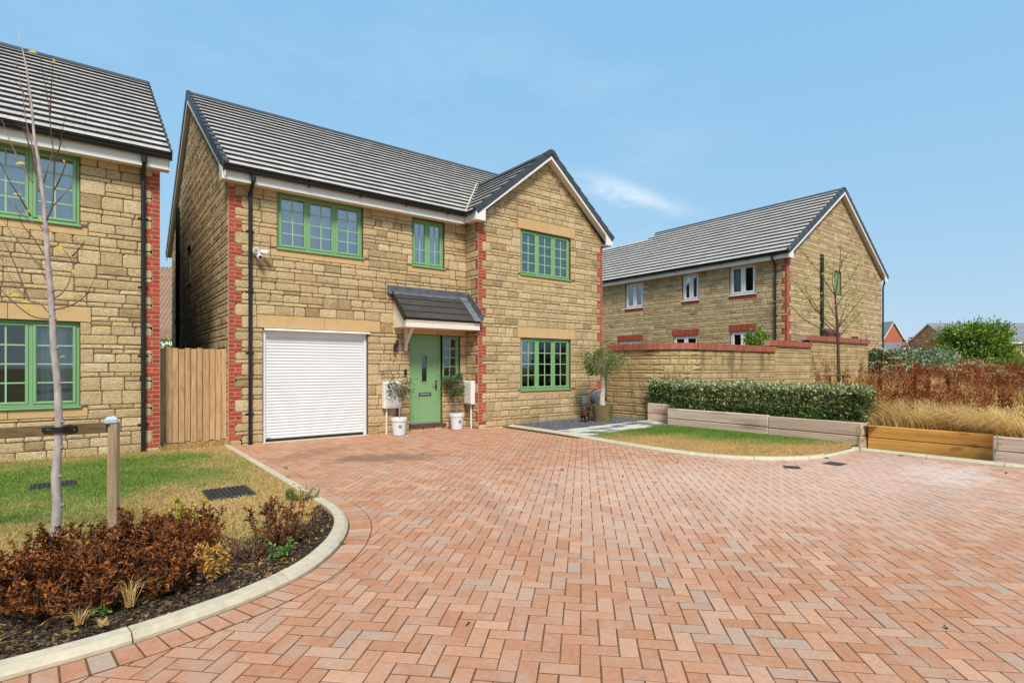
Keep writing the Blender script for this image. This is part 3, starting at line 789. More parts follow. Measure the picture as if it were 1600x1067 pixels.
def ptint():
    t = rnd.random()
    if t < .07: return rnd.choice([.5, .97, .52, .5, .54])
    return rnd.choice([0, .125, .25, .375, .625, .75, .875]) + rnd.uniform(-.05, .05)
cells = []
for i in range(-130, 130):
    for j in range(-130, 130):
        # 90-degree herringbone on a 100 mm grid, turned 45 degrees to the house
        k = (i - j) % 4
        if k == 0: cells.append((i, j, 2, 1))
        elif k == 3: cells.append((i, j, 1, 2))
cells = np.array(cells, float)
cor = np.stack([np.stack([cells[:, 0] + cells[:, 2] * fa_, cells[:, 1] + cells[:, 3] * fb_], 1) for fa_, fb_ in ((0, 0), (1, 0), (1, 1), (0, 1))], 1) * PW
cor = cor[..., :1] * ex + cor[..., 1:] * ey + np.array([3.03, 4.04])
offm = off_drive_np(cor[..., 0].ravel(), cor[..., 1].ravel()).reshape(-1, 4).all(1)
for pts in cor[~offm]:
    ar = screen_area([(p[0], p[1], 0) for p in pts])
    pav.append((paver_mesh(pts, 0.0, min(1, max(0, ptint())), rnd), ar))
# soldier course of pavers following the left kerb
lp, ls = resample(LEFT_EDGE, .1035); ln2 = normals2(lp)
for i in range(len(lp) - 1):
    a, b = lp[i], lp[i + 1]; na, nb = ln2[i], ln2[i + 1]
    q = [a + na * .004, b + nb * .004, b + nb * .205, a + na * .205]
    if in_poly(*((a + b) / 2 + na * .1), LG): q = [a - na * .004, b - nb * .004, b - nb * .205, a - na * .205]
    ar = screen_area([(p[0], p[1], 0) for p in q])
    pav.append((paver_mesh(q, .0045, min(1, max(0, ptint())), rnd, gap=.005), ar))
pieces('paver', pav, M['paver'], driveway, 300, 'paver_field')
sb_ = MB(); sgn = -1 if in_poly(*(lp[40] + ln2[40] * .1), LG) else 1
for i in range(len(lp) - 1):
    a, b = lp[i], lp[i + 1]; na, nb = ln2[i] * sgn, ln2[i + 1] * sgn
    q = [a - na * .02, b - nb * .02, b + nb * .2075, a + na * .2075]; sb_.add([(p[0], p[1], z_) for z_ in (-.02, .0026) for p in q], [(3, 2, 1, 0), (4, 5, 6, 7), (0, 1, 5, 4), (1, 2, 6, 5), (2, 3, 7, 6), (3, 0, 4, 7)])
sb_.build('border_bedding', M['joint_sand'], driveway)

def kerb(name, path, inward, length=.9, w=.128, top=.055, face=.022):
    """kerb stones end to end; 'inward' +1/-1 picks the garden side of the path"""
    root = bpy.data.objects.new(name, None); COL.objects.link(root); root.location = (*path[0], 0); WLOC[root.name] = V3((*path[0], 0))
    root['kind'] = 'structure'
    p, s = resample(path, .045); n = normals2(p) * inward
    prof = [(.004, -.08), (.004, face), (.03, top - .006), (.04, top), (w - .012, top + .003), (w, top - .006), (w, -.08)]
    i0 = 0
    while i0 < len(p) - 1:
        i1 = i0
        while i1 < len(p) - 1 and s[i1] - s[i0] < length: i1 += 1
        mb = MB(); vs = []
        for k in range(i0, i1 + 1):
            sh = 0
            c = p[k].copy()
            if k == i0: c = c + (p[k + 1] - p[k]) * .09
            if k == i1: c = c - (p[k] - p[k - 1]) * .09
            for (a, z) in prof: q = c + n[k] * a; vs.append((q[0], q[1], z))
        m = len(prof); fs = []
        for k in range(i1 - i0):
            for a in range(m): fs.append((k * m + a, k * m + (a + 1) % m, (k + 1) * m + (a + 1) % m, (k + 1) * m + a))
        fs += [tuple(range(m))[::-1], tuple(range((i1 - i0) * m, (i1 - i0 + 1) * m))]
        mb.add(vs, fs, random.random()); mb.build('kerb_stone', M['kerb'], root)
        i0 = i1
    return root
def side_sign(path, poly):
    p, s = resample(path, .3); n = normals2(p); k = len(p) // 2
    return 1 if in_poly(*(p[k] + n[k] * .15), poly) else -1
kerb('kerb', LEFT_EDGE, side_sign(LEFT_EDGE, LG))
kerb('kerb', RIGHT_EDGE, side_sign(RIGHT_EDGE, RG))
kerb('kerb', RIGHT_EDGE2, 1)

# ---- left garden: lawn sheet, planting bed, grass blades
def bed_line(x):                       # lawn/bed boundary (bed lies nearer the camera)
    return np.interp(x, [-5, -.6, .1, .7, 1.25, 1.6, 1.9], [5.0, 5.0, 4.95, 4.8, 4.95, 5.35, 5.8])
def lawn_green(x, y):                  # 0 parched .. 1 green
    n = vnoise(x * 1.6, y * 1.6, 3) * .6 + vnoise(x * 5, y * 5, 4) * .4
    y = y + (vnoise(x * .9, y * .9, 17) - .5) * 1.6; base = np.interp(y, [4.6, 5.6, 6.6, 7.6, 8.6, 10.4, 11.2], [.22, .25, .32, .55, .9, .85, .45]) - np.clip((x - .45) / 1.5, 0, 1) * np.interp(y, [6, 8, 9.5, 11], [.3, .42, .62, .8])
    return np.clip(base + .10 + (n - .5) * .75, 0, 1)
def sheet(name, x0, x1, y0, y1, step, zf, tf, material, inside=None, kind='structure'):
    xs = np.arange(x0, x1 + step / 2, step); ys = np.arange(y0, y1 + step / 2, step)
    X, Y = np.meshgrid(xs, ys); Z = zf(X, Y); T = tf(X.ravel(), Y.ravel()) if tf else np.full(X.size, .5)
    nx = len(xs); vs = np.stack([X.ravel(), Y.ravel(), Z.ravel()], 1)
    fs = []
    cxs = (xs[:-1] + xs[1:]) / 2; cys = (ys[:-1] + ys[1:]) / 2
    CXm, CYm = np.meshgrid(cxs, cys)
    ok = inside(CXm.ravel(), CYm.ravel()).reshape(CXm.shape) if inside else np.ones(CXm.shape, bool)
    for j in range(len(ys) - 1):
        for i in range(nx - 1):
            if ok[j, i]: fs.append((j * nx + i, j * nx + i + 1, (j + 1) * nx + i + 1, (j + 1) * nx + i))
    mb = MB(); mb.v = [tuple(p) for p in vs]; mb.f = fs; mb.t = list(T)
    return mb.build(name, material, None, origin=((x0 + x1) / 2, (y0 + y1) / 2, 0), kind=kind, smooth=True, recalc=False)
def lawn_z(X, Y): return .035 + .012 * (vnoise(X * 2, Y * 2, 8) - .5)
LEFT_IN = [tuple(p + n_ * .05 * side_sign(LEFT_EDGE, LG)) for p, n_ in zip(LEFT_EDGE, normals2(LEFT_EDGE))] + [(-5, 11.06)]
sheet('lawn', -5.0, 2.0, 4.4, 11.1, .06, lawn_z, lambda x, y: np.clip(lawn_green(x, y) * .95, 0, 1), M['lawn'], lambda x, y: in_poly_np(x, y, LEFT_IN) & (y > bed_line(x)))
def bed_z(X, Y): return .008 + .02 * vnoise(X * 3, Y * 3, 11) + .05 * np.clip((Y - 3.7) / 1.2, 0, 1) * np.clip((1.3 - X) / .8, 0, 1)
sheet('planting_bed', -5.0, 2.0, 3.36, 6.0, .06, bed_z, None, M['soil'], lambda x, y: in_poly_np(x, y, LEFT_IN) & (y < bed_line(x) + .12))

def scatter(n, x0, x1, y0, y1, poly=None, cond=None):
    x = RNG.uniform(x0, x1, n); y = RNG.uniform(y0, y1, n); k = np.ones(n, bool)
    if poly is not None: k &= in_poly_np(x, y, poly)
    if cond is not None: k &= cond(x, y)
    return x[k], y[k]
# lawn blades: dense where the camera is near
KEEP_OUT = [(.96, 1.47, 6.55, 7.12), (-.62, -.15, 8.33, 8.74)]
def clear(x, y):
    k = np.ones(len(x), bool)
    for (a, b, c, d) in KEEP_OUT: k &= ~((x > a) & (x < b) & (y > c) & (y < d))
    return k
LEFT_IN2 = [tuple(p + n_ * .125 * side_sign(LEFT_EDGE, LG)) for p, n_ in zip(LEFT_EDGE, normals2(LEFT_EDGE))] + [(-5, 11.0)]
x, y = scatter(150000, -2.6, 2.0, 4.5, 11.02, LEFT_IN2, lambda x, y: (y > bed_line(x) - .05) & clear(x, y) & (RNG.random(len(x)) < np.interp(y, [4.5, 7, 11], [1, .8, .6])))
t = np.clip(lawn_green(x, y) + RNG.normal(0, .16, len(x)), 0, 1)
hh = RNG.uniform(.02, .05, len(x)) * (1 + .5 * (RNG.random(len(x)) < .06))
blades('lawn_grass', x, y, lawn_z(x, y) - .004, hh, RNG.uniform(.2, 1.9, len(x)), .0058, t, M['blade'], kind='stuff')
# straw and long grass along the foot of the walls and the gate
x, y = scatter(6500, -2.4, 2.0, 10.72, 11.35, None, lambda x, y: ((x > .92) & (y > 10.95)) | ((y > 10.85) & (y < 11.02) & (x < .95)))
blades('wall_foot_grass', x, y, np.full(len(x), .03), RNG.uniform(.03, .13, len(x)) * np.where(x > .9, 1.35, .8), RNG.uniform(.3, 1.5, len(x)), .005, np.clip(RNG.normal(.12, .14, len(x)), 0, 1), M['blade'], kind='stuff')
sheet('gap_ground', .9, 1.98, 10.9, 14.0, .15, lambda X, Y: .02 + 0 * X, None, M['soil'])
# bark mulch
x, y = scatter(21000, -1.6, 1.95, 3.5, 5.9, LEFT_IN2, lambda x, y: (y < bed_line(x) + .1) & ((y < bed_line(x) - .25) | (RNG.random(len(x)) < .35)))
N = len(x); z = bed_z(x, y) + RNG.uniform(0, .018, N)
d = rand_unit(N); d[:, 2] *= .35; d /= np.linalg.norm(d, axis=1, keepdims=True); s_ = np.cross(d, rand_unit(N)); s_ /= np.linalg.norm(s_, axis=1, keepdims=True); nn = np.cross(d, s_)
Lm = RNG.uniform(.012, .04, N)[:, None]; Wm = RNG.uniform(.005, .013, N)[:, None]; Tm = .003
c = np.stack([x, y, z], 1); v = np.empty((N, 8, 3))
for i, (a, b, e) in enumerate(((-1, -1, -1), (1, -1, -1), (1, 1, -1), (-1, 1, -1), (-1, -1, 1), (1, -1, 1), (1, 1, 1), (-1, 1, 1))):
    v[:, i] = c + d * Lm * a * .5 * (1 - .25 * (b > 0)) + s_ * Wm * b * .5 + nn * Tm * e
tm = RNG.choice([0, .2, .3, .5, .7, .75], N); tm[RNG.random(N) < .018] = 1.0
BOXF = [(3, 2, 1, 0), (4, 5, 6, 7), (0, 1, 5, 4), (1, 2, 6, 5), (2, 3, 7, 6), (3, 0, 4, 7)]
fast_mesh('bark_mulch', v, 8, BOXF, tm, M['mulch'], kind='stuff')
# dry litter on the bed
x, y = scatter(5000, -1.4, 1.9, 3.55, 5.5, LEFT_IN2, lambda x, y: (y < bed_line(x) + .1) & (RNG.random(len(x)) < np.where(x > .6, .8, .16)) & (vnoise(x * 5, y * 5, 77) > .5))
N = len(x); d = rand_unit(N); d[:, 2] = np.abs(d[:, 2]) * .3
leaves('leaf_litter', np.stack([x, y, bed_z(x, y) + .02], 1), d, RNG.uniform(.02, .05, N), RNG.uniform(.004, .012, N), RNG.random(N), M['leaf_gold'], kind='stuff')

# ---- right garden: lawn, slabs, gravel
def rg_z(X, Y): return .035 + .05 * np.clip((X - 8.2) / 2.6, 0, 1) + .01 * (vnoise(X * 2, Y * 2, 9) - .5)
RS = side_sign(RIGHT_EDGE, RG)
RIGHT_IN = [tuple(p + n_ * .06 * RS) for p, n_ in zip(RIGHT_EDGE, normals2(RIGHT_EDGE))] + [(11.2, 3.95), (11.2, 10.62)]
RIGHT_IN2 = [tuple(p + n_ * .13 * RS) for p, n_ in zip(RIGHT_EDGE, normals2(RIGHT_EDGE))] + [(10.92, 3.95), (10.92, 10.62)]
def rlawn_green(x, y):
    n = vnoise(x * 1.5, y * 1.5, 13) * .6 + vnoise(x * 5, y * 5, 14) * .4
    edge = x - np.interp(y, [3.8, 4.2, 5, 6, 7, 8], [10.6, 9.3, 8.3, 7.95, 7.9, 7.9])
    return np.clip(np.interp(edge, [0, .9, 1.5, 2.2, 3.2], [.02, .08, .5, .95, 1.0]) + np.interp(y, [6.8, 7.9], [0, .55]) + (n - .5) * .5, 0, 1)
sheet('lawn', 7.6, 11.4, 3.7, 8.02, .06, rg_z, lambda x, y: np.clip(rlawn_green(x, y) * .95, 0, 1), M['lawn'], lambda x, y: in_poly_np(x, y, RIGHT_IN))
x, y = scatter(110000, 7.6, 11.0, 3.8, 8.0, RIGHT_IN2)
blades('lawn_grass', x, y, rg_z(x, y) - .004, RNG.uniform(.02, .045, len(x)), RNG.uniform(.1, 1, len(x)), .007, np.clip(rlawn_green(x, y) + RNG.normal(0, .13, len(x)), 0, 1), M['blade'], kind='stuff')
sheet('gravel_bed', 7.9, 12.0, 8.0, 11.2, .1, lambda X, Y: .02 + .045 * np.clip((X - 8.2) / 2.6, 0, 1), None, M['soil'])
x, y = scatter(16000, 8.1, 11.6, 8.85, 10.68, None, lambda x, y: y > 9.02)
N = len(x); z = .032 + .045 * np.clip((x - 8.2) / 2.6, 0, 1) + RNG.uniform(0, .014, N); r = RNG.uniform(.008, .021, N)
octv = np.array([(1, 0, 0), (0, 1, 0), (-1, 0, 0), (0, -1, 0), (0, 0, .7), (0, 0, -.7)], float)
v = np.stack([x, y, z], 1)[:, None, :] + octv[None] * r[:, None, None] * RNG.uniform(.55, 1.25, (N, 6, 1))
fast_mesh('slate_gravel', v, 6, [(0, 1, 4), (1, 2, 4), (2, 3, 4), (3, 0, 4), (1, 0, 5), (2, 1, 5), (3, 2, 5), (0, 3, 5)], RNG.random(N), M['gravel'], kind='stuff')
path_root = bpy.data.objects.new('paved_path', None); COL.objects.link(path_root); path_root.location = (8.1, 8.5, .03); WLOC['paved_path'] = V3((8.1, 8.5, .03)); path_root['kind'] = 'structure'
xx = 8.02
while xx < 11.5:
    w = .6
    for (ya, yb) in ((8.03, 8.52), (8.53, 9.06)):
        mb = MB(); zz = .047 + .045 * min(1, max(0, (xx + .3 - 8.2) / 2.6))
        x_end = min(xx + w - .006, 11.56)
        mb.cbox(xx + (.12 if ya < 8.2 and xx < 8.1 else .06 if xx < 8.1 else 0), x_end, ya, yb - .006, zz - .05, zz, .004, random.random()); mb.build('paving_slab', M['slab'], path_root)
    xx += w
# raised bank behind the sleepers, running out to the meadow
def bank_z(X, Y):
    e = np.clip((X - 11.0) / 9, 0, 1)
    return .40 + .30 * e + .06 * (vnoise(X * .8, Y * .8, 21) - .5) - np.clip((X - 40) / 40, 0, 1) * .1
def bank_in(x, y):
    return ((x > 10.98) & (y < 8.28)) & ~((x < 11.22) & (y > 2.08) & (y < 3.84)) | ((x > 24.0) & (y < 60))
sheet('bank', 10.98, 70.0, -9.0, 30.0, .24, bank_z, None, M['soil'], bank_in)
# ------------------------------------------------------------------ houses
def verge(parent, p0, p1, out, unit=.345, w_in=.07, w_out=.014, h_lo=.09, h_hi=.062, mt='verge', name='verge_cap'):
    """stepped dry-verge units from eave p0 to apex p1"""
    p0 = V3(p0); p1 = V3(p1); out = V3(out); Lv = np.linalg.norm(p1 - p0); v = (p1 - p0) / Lv
    n = np.cross(v, out); n = n if n[2] > 0 else -n
    k = 0
    while k * unit < Lv - .05:
        a = k * unit; b = min(a + unit * 1.08, Lv); mb = MB(); st = .026
        def P(t, o, h): return p0 + v * t + out * o + n * h
        # L-shaped section: a side face and a top flange, the lower end standing proud
        for (o0, o1, q0, q1) in ((-.004, w_out, -h_lo, h_hi), (-w_in, -.0042, h_hi - .02, h_hi)):
            vs = [P(a, o0, q0), P(a, o1 + .004, q0), P(a, o1 + .004, q1 + st), P(a, o0, q1 + st), P(b, o0, q0), P(b, o1, q0), P(b, o1, q1), P(b, o0, q1)]
            mb.add(vs, [(0, 1, 2, 3), (4, 7, 6, 5), (0, 4, 5, 1), (1, 5, 6, 2), (2, 6, 7, 3), (3, 7, 4, 0)], random.random())
        mb.build(name, M[mt], parent); k += 1
def ridge(parent, p0, p1, side, half=.13, drop=.07, unit=.45, mt='verge', name='ridge_tile'):
    p0 = V3(p0); p1 = V3(p1); side = V3(side); Lr = np.linalg.norm(p1 - p0); d = (p1 - p0) / Lr; up = np.array([0, 0, 1.]); k = 0
    sec = [(-half, -drop), (-.05, .018), (0, .034), (.05, .018), (half, -drop), (half - .02, -drop - .012), (0, .0), (-half + .02, -drop - .012)]
    while k * unit < Lr - .02:
        a = k * unit; b = min(a + unit - .004, Lr); mb = MB(); m = len(sec)
        vs = [p0 + d * t + side * s + up * z * (1 + (.06 if t == a else 0)) for t in (a, b) for s, z in sec]
        mb.add(vs, [(i, (i + 1) % m, m + (i + 1) % m, m + i) for i in range(m)] + [tuple(range(m))[::-1], tuple(range(m, 2 * m))], random.random())
        mb.build(name, M[mt], parent); k += 1

def simple_box_part(parent, name, mt, *b, c=.004):
    mb = MB(); mb.cbox(*b, c=c); return mb.build(name, M[mt], parent)

# ============================================================ the detached house in the middle
main = thing('stone_house', 'detached sandy stone house with green front door, white garage shutter and front gable', 'house', (6.7, 15.5, 0))
WF = Wall((1.98, 11.2, 0), (1, 0, 0), (0, -1, 0)); LF = 5.22
WG = Wall((7.2, 10.67, 0), (1, 0, 0), (0, -1, 0)); LGb = 4.24
WR = Wall((7.2, 11.2, 0), (0, -1, 0), (-1, 0, 0)); LR = .53
WS = Wall((1.98, 20.3, 0), (0, -1, 0), (-1, 0, 0)); LS = 9.1
fx = lambda X: X - 1.98
gx = lambda X: X - 7.2
SOF = 4.90                                  # soffit level
op_f = [(fx(2.575), fx(4.69), -.1, 2.22), (fx(2.84), fx(4.58), 3.79, SOF), (fx(5.75), fx(6.59), 3.79, SOF - .02), (fx(5.69), fx(6.53), .15, 2.22), (fx(6.53), fx(7.03), 1.17, 2.22)]
op_g = [(gx(8.48), gx(10.2), .89, 2.21), (gx(8.48), gx(10.2), 3.80, 4.94)]
sh = MB()
wall_shell(sh, WF, LF, -.1, 5.0, op_f)
wall_shell(sh, WG, LGb, -.1, 4.98, op_g, gable=(2.12, 6.86))
wall_shell(sh, WR, LR, -.1, 5.0, [], .2)
op_s = [(20.3 - 16.75, 20.3 - 16.05, 3.65, 4.62)]
wall_shell(sh, WS, LS, -.1, 5.02, op_s, gable=(4.5, 8.18))
wall_shell(sh, Wall((11.44, 10.67, 0), (0, 1, 0), (1, 0, 0)), 9.63, -.1, 5.0, [])
wall_shell(sh, Wall((11.44, 20.3, 0), (-1, 0, 0), (0, 1, 0)), 9.46, -.1, 5.0, [])
mwall = sh.build('wall', M['mortar'], main)
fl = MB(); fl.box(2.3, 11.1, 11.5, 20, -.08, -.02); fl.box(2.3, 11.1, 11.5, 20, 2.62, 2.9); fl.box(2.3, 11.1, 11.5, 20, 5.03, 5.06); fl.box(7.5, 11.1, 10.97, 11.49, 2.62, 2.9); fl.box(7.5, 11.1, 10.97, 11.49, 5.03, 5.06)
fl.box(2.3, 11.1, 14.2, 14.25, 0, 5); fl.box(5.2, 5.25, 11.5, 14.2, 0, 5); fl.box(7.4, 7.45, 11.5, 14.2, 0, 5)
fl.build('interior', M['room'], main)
bricks = []; rq = random.Random(5)
zf = quoin(WF, 0.0, 1, SOF - .02, bricks=bricks, rnd=rq)
zg = quoin(WG, 0.0, 1, SOF + .05, bricks=bricks, rnd=rq) + quoin(WG, LGb, -1, SOF + .02, wide=.215, narrow=.105, bricks=bricks, rnd=rq)
zr = quoin(WR, LR, -1, SOF + .02, wide=0, narrow=.112, bricks=bricks, rnd=rq)
pieces('quoin_brick', bricks, M['brick'], mwall, 300, 'quoin_brick_field')
def pointing(parent, W_, zz, key=None):      # pale pointing behind the bricks, one part per corner
    for sel in ((0, 1) if key else (0,)):
        pale = MB()
        for (a, b, c0_, c1_) in zz:
            if key and (a > key) != bool(sel): continue
            obox(pale, W_, a, b, c0_, c1_, -.01, .003)
        pale.build('brick_pointing', M['mortar_pale'], parent)
pointing(mwall, WF, zf); pointing(mwall, WG, zg, 2.0); pointing(mwall, WR, zr)
ex_f = op_f + zf + [(fx(2.47), fx(4.97), 2.22, 2.47), (fx(2.72), fx(4.71), 3.63, 3.80), (fx(5.63), fx(6.72), 3.63, 3.80), (fx(5.5), fx(7.19), 2.22, 2.45)]
ex_g = op_g + zg + [(gx(8.38), gx(10.36), 2.21, 2.48), (gx(8.38), gx(10.36), 4.94, 5.21), (gx(8.40), gx(10.38), .75, .90), (gx(8.40), gx(10.36), 3.66, 3.81)]
st = stone_face(WF, LF, SOF + .02, ex_f, 11, rounded=True)
st += stone_face(WG, LGb, 6.9, ex_g, 12, clip=[(0, -.2), (LGb, -.2), (LGb, 4.99), (2.12, 6.86), (0, 4.99)])
st += stone_face(WR, LR, SOF + .02, zr, 13, rounded=True)
st += stone_face(WS, LS, 8.2, op_s + [(20.3 - 16.85, 20.3 - 15.95, 4.62, 4.82)], 14, clip=[(0, -.2), (LS, -.2), (LS, 5.02), (4.5, 8.18), (0, 5.02)], proud=.010)
pieces('stone', st, M['stone'], mwall, 300, 'stone_field')
lintel(main, WF, fx(2.47), fx(4.97), 2.22, 2.47); lintel(main, WF, fx(2.72), fx(4.71), 3.63, 3.76, 'stone_sill'); lintel(main, WF, fx(5.63), fx(6.72), 3.63, 3.76, 'stone_sill', split=False)
lintel(main, WF, fx(5.5), fx(7.19), 2.22, 2.45)
for z0, z1, nm in ((2.21, 2.48, 'lintel'), (4.94, 5.21, 'lintel')): lintel(main, WG, gx(8.38), gx(10.36), z0, z1, nm)
for z0, z1 in ((.745, .857), (3.66, 3.767)): lintel(main, WG, gx(8.40), gx(10.38), z0, z1, 'stone_sill')
lintel(main, WS, 20.3 - 16.85, 20.3 - 15.95, 4.62, 4.82, split=False)
up_c = [(fx(2.84), fx(4.58), 'curtain'), (fx(4.30), fx(4.56), 'curtain_white')]
window(main, WF, fx(2.845), fx(4.575), 3.79, SOF - .01, 3, 4, glass='glass_up', curtain=[(fx(2.84), fx(4.28), 'curtain'), (fx(4.26), fx(4.58), 'curtain_white')], label='three-light green window over the garage')
window(main, WF, fx(5.755), fx(6.585), 3.79, SOF - .03, 2, 3, glass='glass_up', curtain=[(fx(5.75), fx(6.59), 'curtain')], label='two-light green window over the front door canopy')
window(main, WG, gx(8.485), gx(10.195), 3.80, 4.935, 3, 4, glass='glass_up', curtain=[(gx(8.48), gx(9.75), 'curtain'), (gx(9.7), gx(10.2), 'curtain_white')], label='upper three-light green window in the front gable')
window(main, WG, gx(8.485), gx(10.195), .89, 2.205, 3, 4, curtain=[(gx(9.93), gx(10.03), 'curtain_white')], label='ground floor three-light green window in the front gable')
window(main, WS, 20.3 - 16.745, 20.3 - 16.055, 3.655, 4.615, 1, 3, glass='glass_up', curtain=None, label='narrow green window in the shaded side wall')
# garage roller shutter
gd = MB()
for a0, a1 in ((2.58, 2.64), (4.625, 4.685)): gd.cbox(a0, a1, 11.26, 11.33, -.02, 2.2, .004)
gd.cbox(2.58, 4.685, 11.262, 11.34, 2.05, 2.205, .004)
gd.box(2.5, 4.75, 11.42, 11.46, -.02, 2.3)
garage = gd.build('garage_door', M['shutter'], main); garage['label'] = 'white roller shutter garage door'
ns = 33; h = (2.06 - .06) / ns
for i in range(ns):
    z = .06 + i * h; mb = MB()
    prof = [(11.325, z), (11.303, z + .001), (11.2955, z + h * .22), (11.292, z + h * .5), (11.2945, z + h * .78), (11.302, z + h - .0025), (11.325, z + h - .0005)]
    mb.prism(prof, 'x', 2.645, 4.62); mb.build('shutter_slat', M['shutter'], garage)
simple_box_part(garage, 'bottom_seal', 'black', 2.645, 4.62, 11.285, 11.325, .012, .058)
simple_box_part(garage, 'threshold_strip', 'kerb', 2.57, 4.7, 11.17, 11.33, -.03, .012)
hd = MB(); hd.prism([(11.262, 2.20), (11.15, 2.175), (11.148, 2.19), (11.18, 2.213), (11.262, 2.215)], 'x', 2.6, 4.72); hd.build('head_trim', M['white'], garage)
simple_box_part(garage, 'door_handle', 'grey_plastic', 2.66, 2.74, 11.268, 11.288, .085, .10)
# front door
df = MB(); ring(df, WF, fx(5.695), fx(6.525), .155, 2.215, .062, -.13, -.06, .005, .03)
door = df.build('front_door', M['green'], main); door['label'] = 'sage green panelled front door with small glazed slot'
lf = MB(); x0, x1, z0, z1 = 5.76, 6.46, .19, 2.15; gx0, gx1, gz0, gz1 = 6.035, 6.165, 1.13, 1.72
for (a, b, c_, d_) in ((x0, gx0, z0, z1), (gx1, x1, z0, z1), (gx0, gx1, z0, gz0), (gx0, gx1, gz1, z1)): obox(lf, WF, fx(a), fx(b), c_, d_, -.12, -.078, 0)
lf.build('door_leaf', M['green_door'], door)
mo = MB(); ring(mo, WF, fx(gx0 - .03), fx(gx1 + .03), gz0 - .03, gz1 + .03, .028, -.078, -.066, .004); mo.build('glazing_bead', M['green'], door)
pn = MB(); obox(pn, WF, fx(gx0), fx(gx1), gz0, gz1, -.105, -.098); pn.build('pane', M['glass'], door)
lb = MB(); ring(lb, WF, fx(5.955), fx(6.275), .80, .875, .016, -.078, -.064, .003); lb.build('letter_plate_frame', M['black'], door)
lb = MB(); obox(lb, WF, fx(5.975), fx(6.255), .816, .859, -.078, -.062, .004); lb.build('letter_plate', M['steel'], door)
hn = MB(); obox(hn, WF, fx(6.39), fx(6.425), .93, 1.16, -.078, -.066, .004); hn.build('handle_plate', M['black'], door)
hn = MB(); hn.tube([WF.p(fx(6.408), 1.085, -.07), WF.p(fx(6.408), 1.085, -.02), WF.p(fx(6.28), 1.085, -.018)], .009, 8); hn.build('door_handle', M['steel'], door)
hn = MB(); hn.lathe([(.011, 0), (.011, -.008), (.006, -.012)], WF.p(fx(6.3), 1.50, -.078), 12, ax='y'); hn.build('spyhole', M['black'], door)
ts = MB(); obox(ts, WF, fx(5.72), fx(6.5), .155, .187, -.06, -.015, .004); ts.build('threshold', M['steel'], door)
stp = MB(); obox(stp, WF, fx(5.66), fx(6.62), .085, .15, -.12, .05, .006); stp.build('door_step', M['bark_red'], main)
# sidelight
window(main, WF, fx(6.532), fx(7.028), 1.175, 2.215, 1, 4, setback=.06, sill=False, label='narrow green sidelight beside the front door')
lintel(main, WF, fx(6.53), fx(7.19), 1.14, 1.17, 'stone_sill', split=False, d=.004)
# ---- eaves of the main roof and the wing
PIT = math.atan2(8.33 - 5.09, 15.8 - 10.83); ev = (0, math.cos(PIT), math.sin(PIT)); SL = math.hypot(8.33 - 5.09, 15.8 - 10.83)
fa = MB(); fa.cbox(1.86, 7.0, 10.945, 10.97, 4.865, 5.065, .003); fa.build('fascia', M['white'], main)
so = MB(); so.box(1.86, 7.0, 10.971, 11.215, 4.885, 4.90); so.build('soffit', M['cream'], main)
be = MB(); be.prism([(10.945, 4.865), (11.21, 4.885), (11.26, 5.2), (10.945, 5.065)], 'x', 1.835, 1.857); be.build('box_end', M['white'], main)
fa = MB(); fa.cbox(7.0, 7.022, 10.482, 10.943, 4.885, 5.09, .003); fa.build('fascia', M['white'], main)
so = MB(); so.box(7.023, 7.215, 10.482, 10.97, 4.9, 4.915); so.build('soffit', M['cream'], main)
TW = (6.98 - 5.1) / (9.32 - 7.0)             # wing pitch
def wz(X): return 5.09 + (min(X, 18.64 - X) - 7.0) * TW
bb = MB(); bb.prism([(7.0, 4.885), (7.27, 4.885), (7.27, wz(7.27) - .16), (9.32, wz(9.32) - .165), (9.32, wz(9.32) - .01), (7.0, wz(7.0))], 'y', 10.455, 10.48); bb.build('bargeboard', M['white'], main)
bb = MB(); bb.prism([(11.64, 4.885), (11.64, wz(11.64)), (9.32, wz(9.32) - .012), (9.32, wz(9.32) - .165), (11.37, wz(11.37) - .16), (11.37, 4.885)], 'y', 10.455, 10.48); bb.build('bargeboard', M['white'], main)
bs = MB()
for sx in (1, -1):
    X0 = 9.32 - sx * 2.3; bs.prism([(X0, wz(X0) - .13), (9.32, wz(9.32) - .135), (9.32, wz(9.32) - .12), (X0, wz(X0) - .115)], 'y', 10.481, 10.68)
bs.build('verge_soffit', M['cream'], main)
bx_ = MB(); bx_.box(7.023, 7.26, 10.481, 10.66, 4.887, 4.899); bx_.box(11.38, 11.62, 10.481, 10.66, 4.887, 4.899); bx_.build('box_end', M['white'], main)
fa = MB(); fa.cbox(11.62, 11.642, 10.482, 14, 4.885, 5.08, .003); fa.build('fascia', M['white'], main)
# side verge of the main roof
vb = MB(); zz0 = 5.075
for (ya, za, yb, zb) in ((10.88, 5.075, 15.8, 8.26), (20.72, 5.075, 15.8, 8.26)):
    vb.prism([(ya, za), (yb, zb), (yb, zb - .17), (ya, za - .17)], 'x', 1.862, 1.882)
vb.build('bargeboard', M['cream'], main)
vs_ = MB()
for (ya, za, yb, zb) in ((10.98, 5.0, 15.8, 8.13), (20.6, 5.0, 15.8, 8.13)):
    vs_.prism([(ya, za), (yb, zb), (yb, zb - .015), (ya, za - .015)], 'x', 1.883, 1.99)
vs_.build('verge_soffit', M['cream'], main)
rb = MB()
rb.prism([(10.86, 5.07), (15.8, 8.30), (20.74, 5.07)], 'x', 2.03, 11.40)
rb.prism([(7.03, 5.09), (9.32, 6.95), (11.61, 5.09)], 'y', 10.72, 13.7)
roof = rb.build('roof', M['tile_dark'], main)
def keep_main(p): return not (7.05 < p[0] < 11.6 and p[2] < wz(p[0]) - .25)
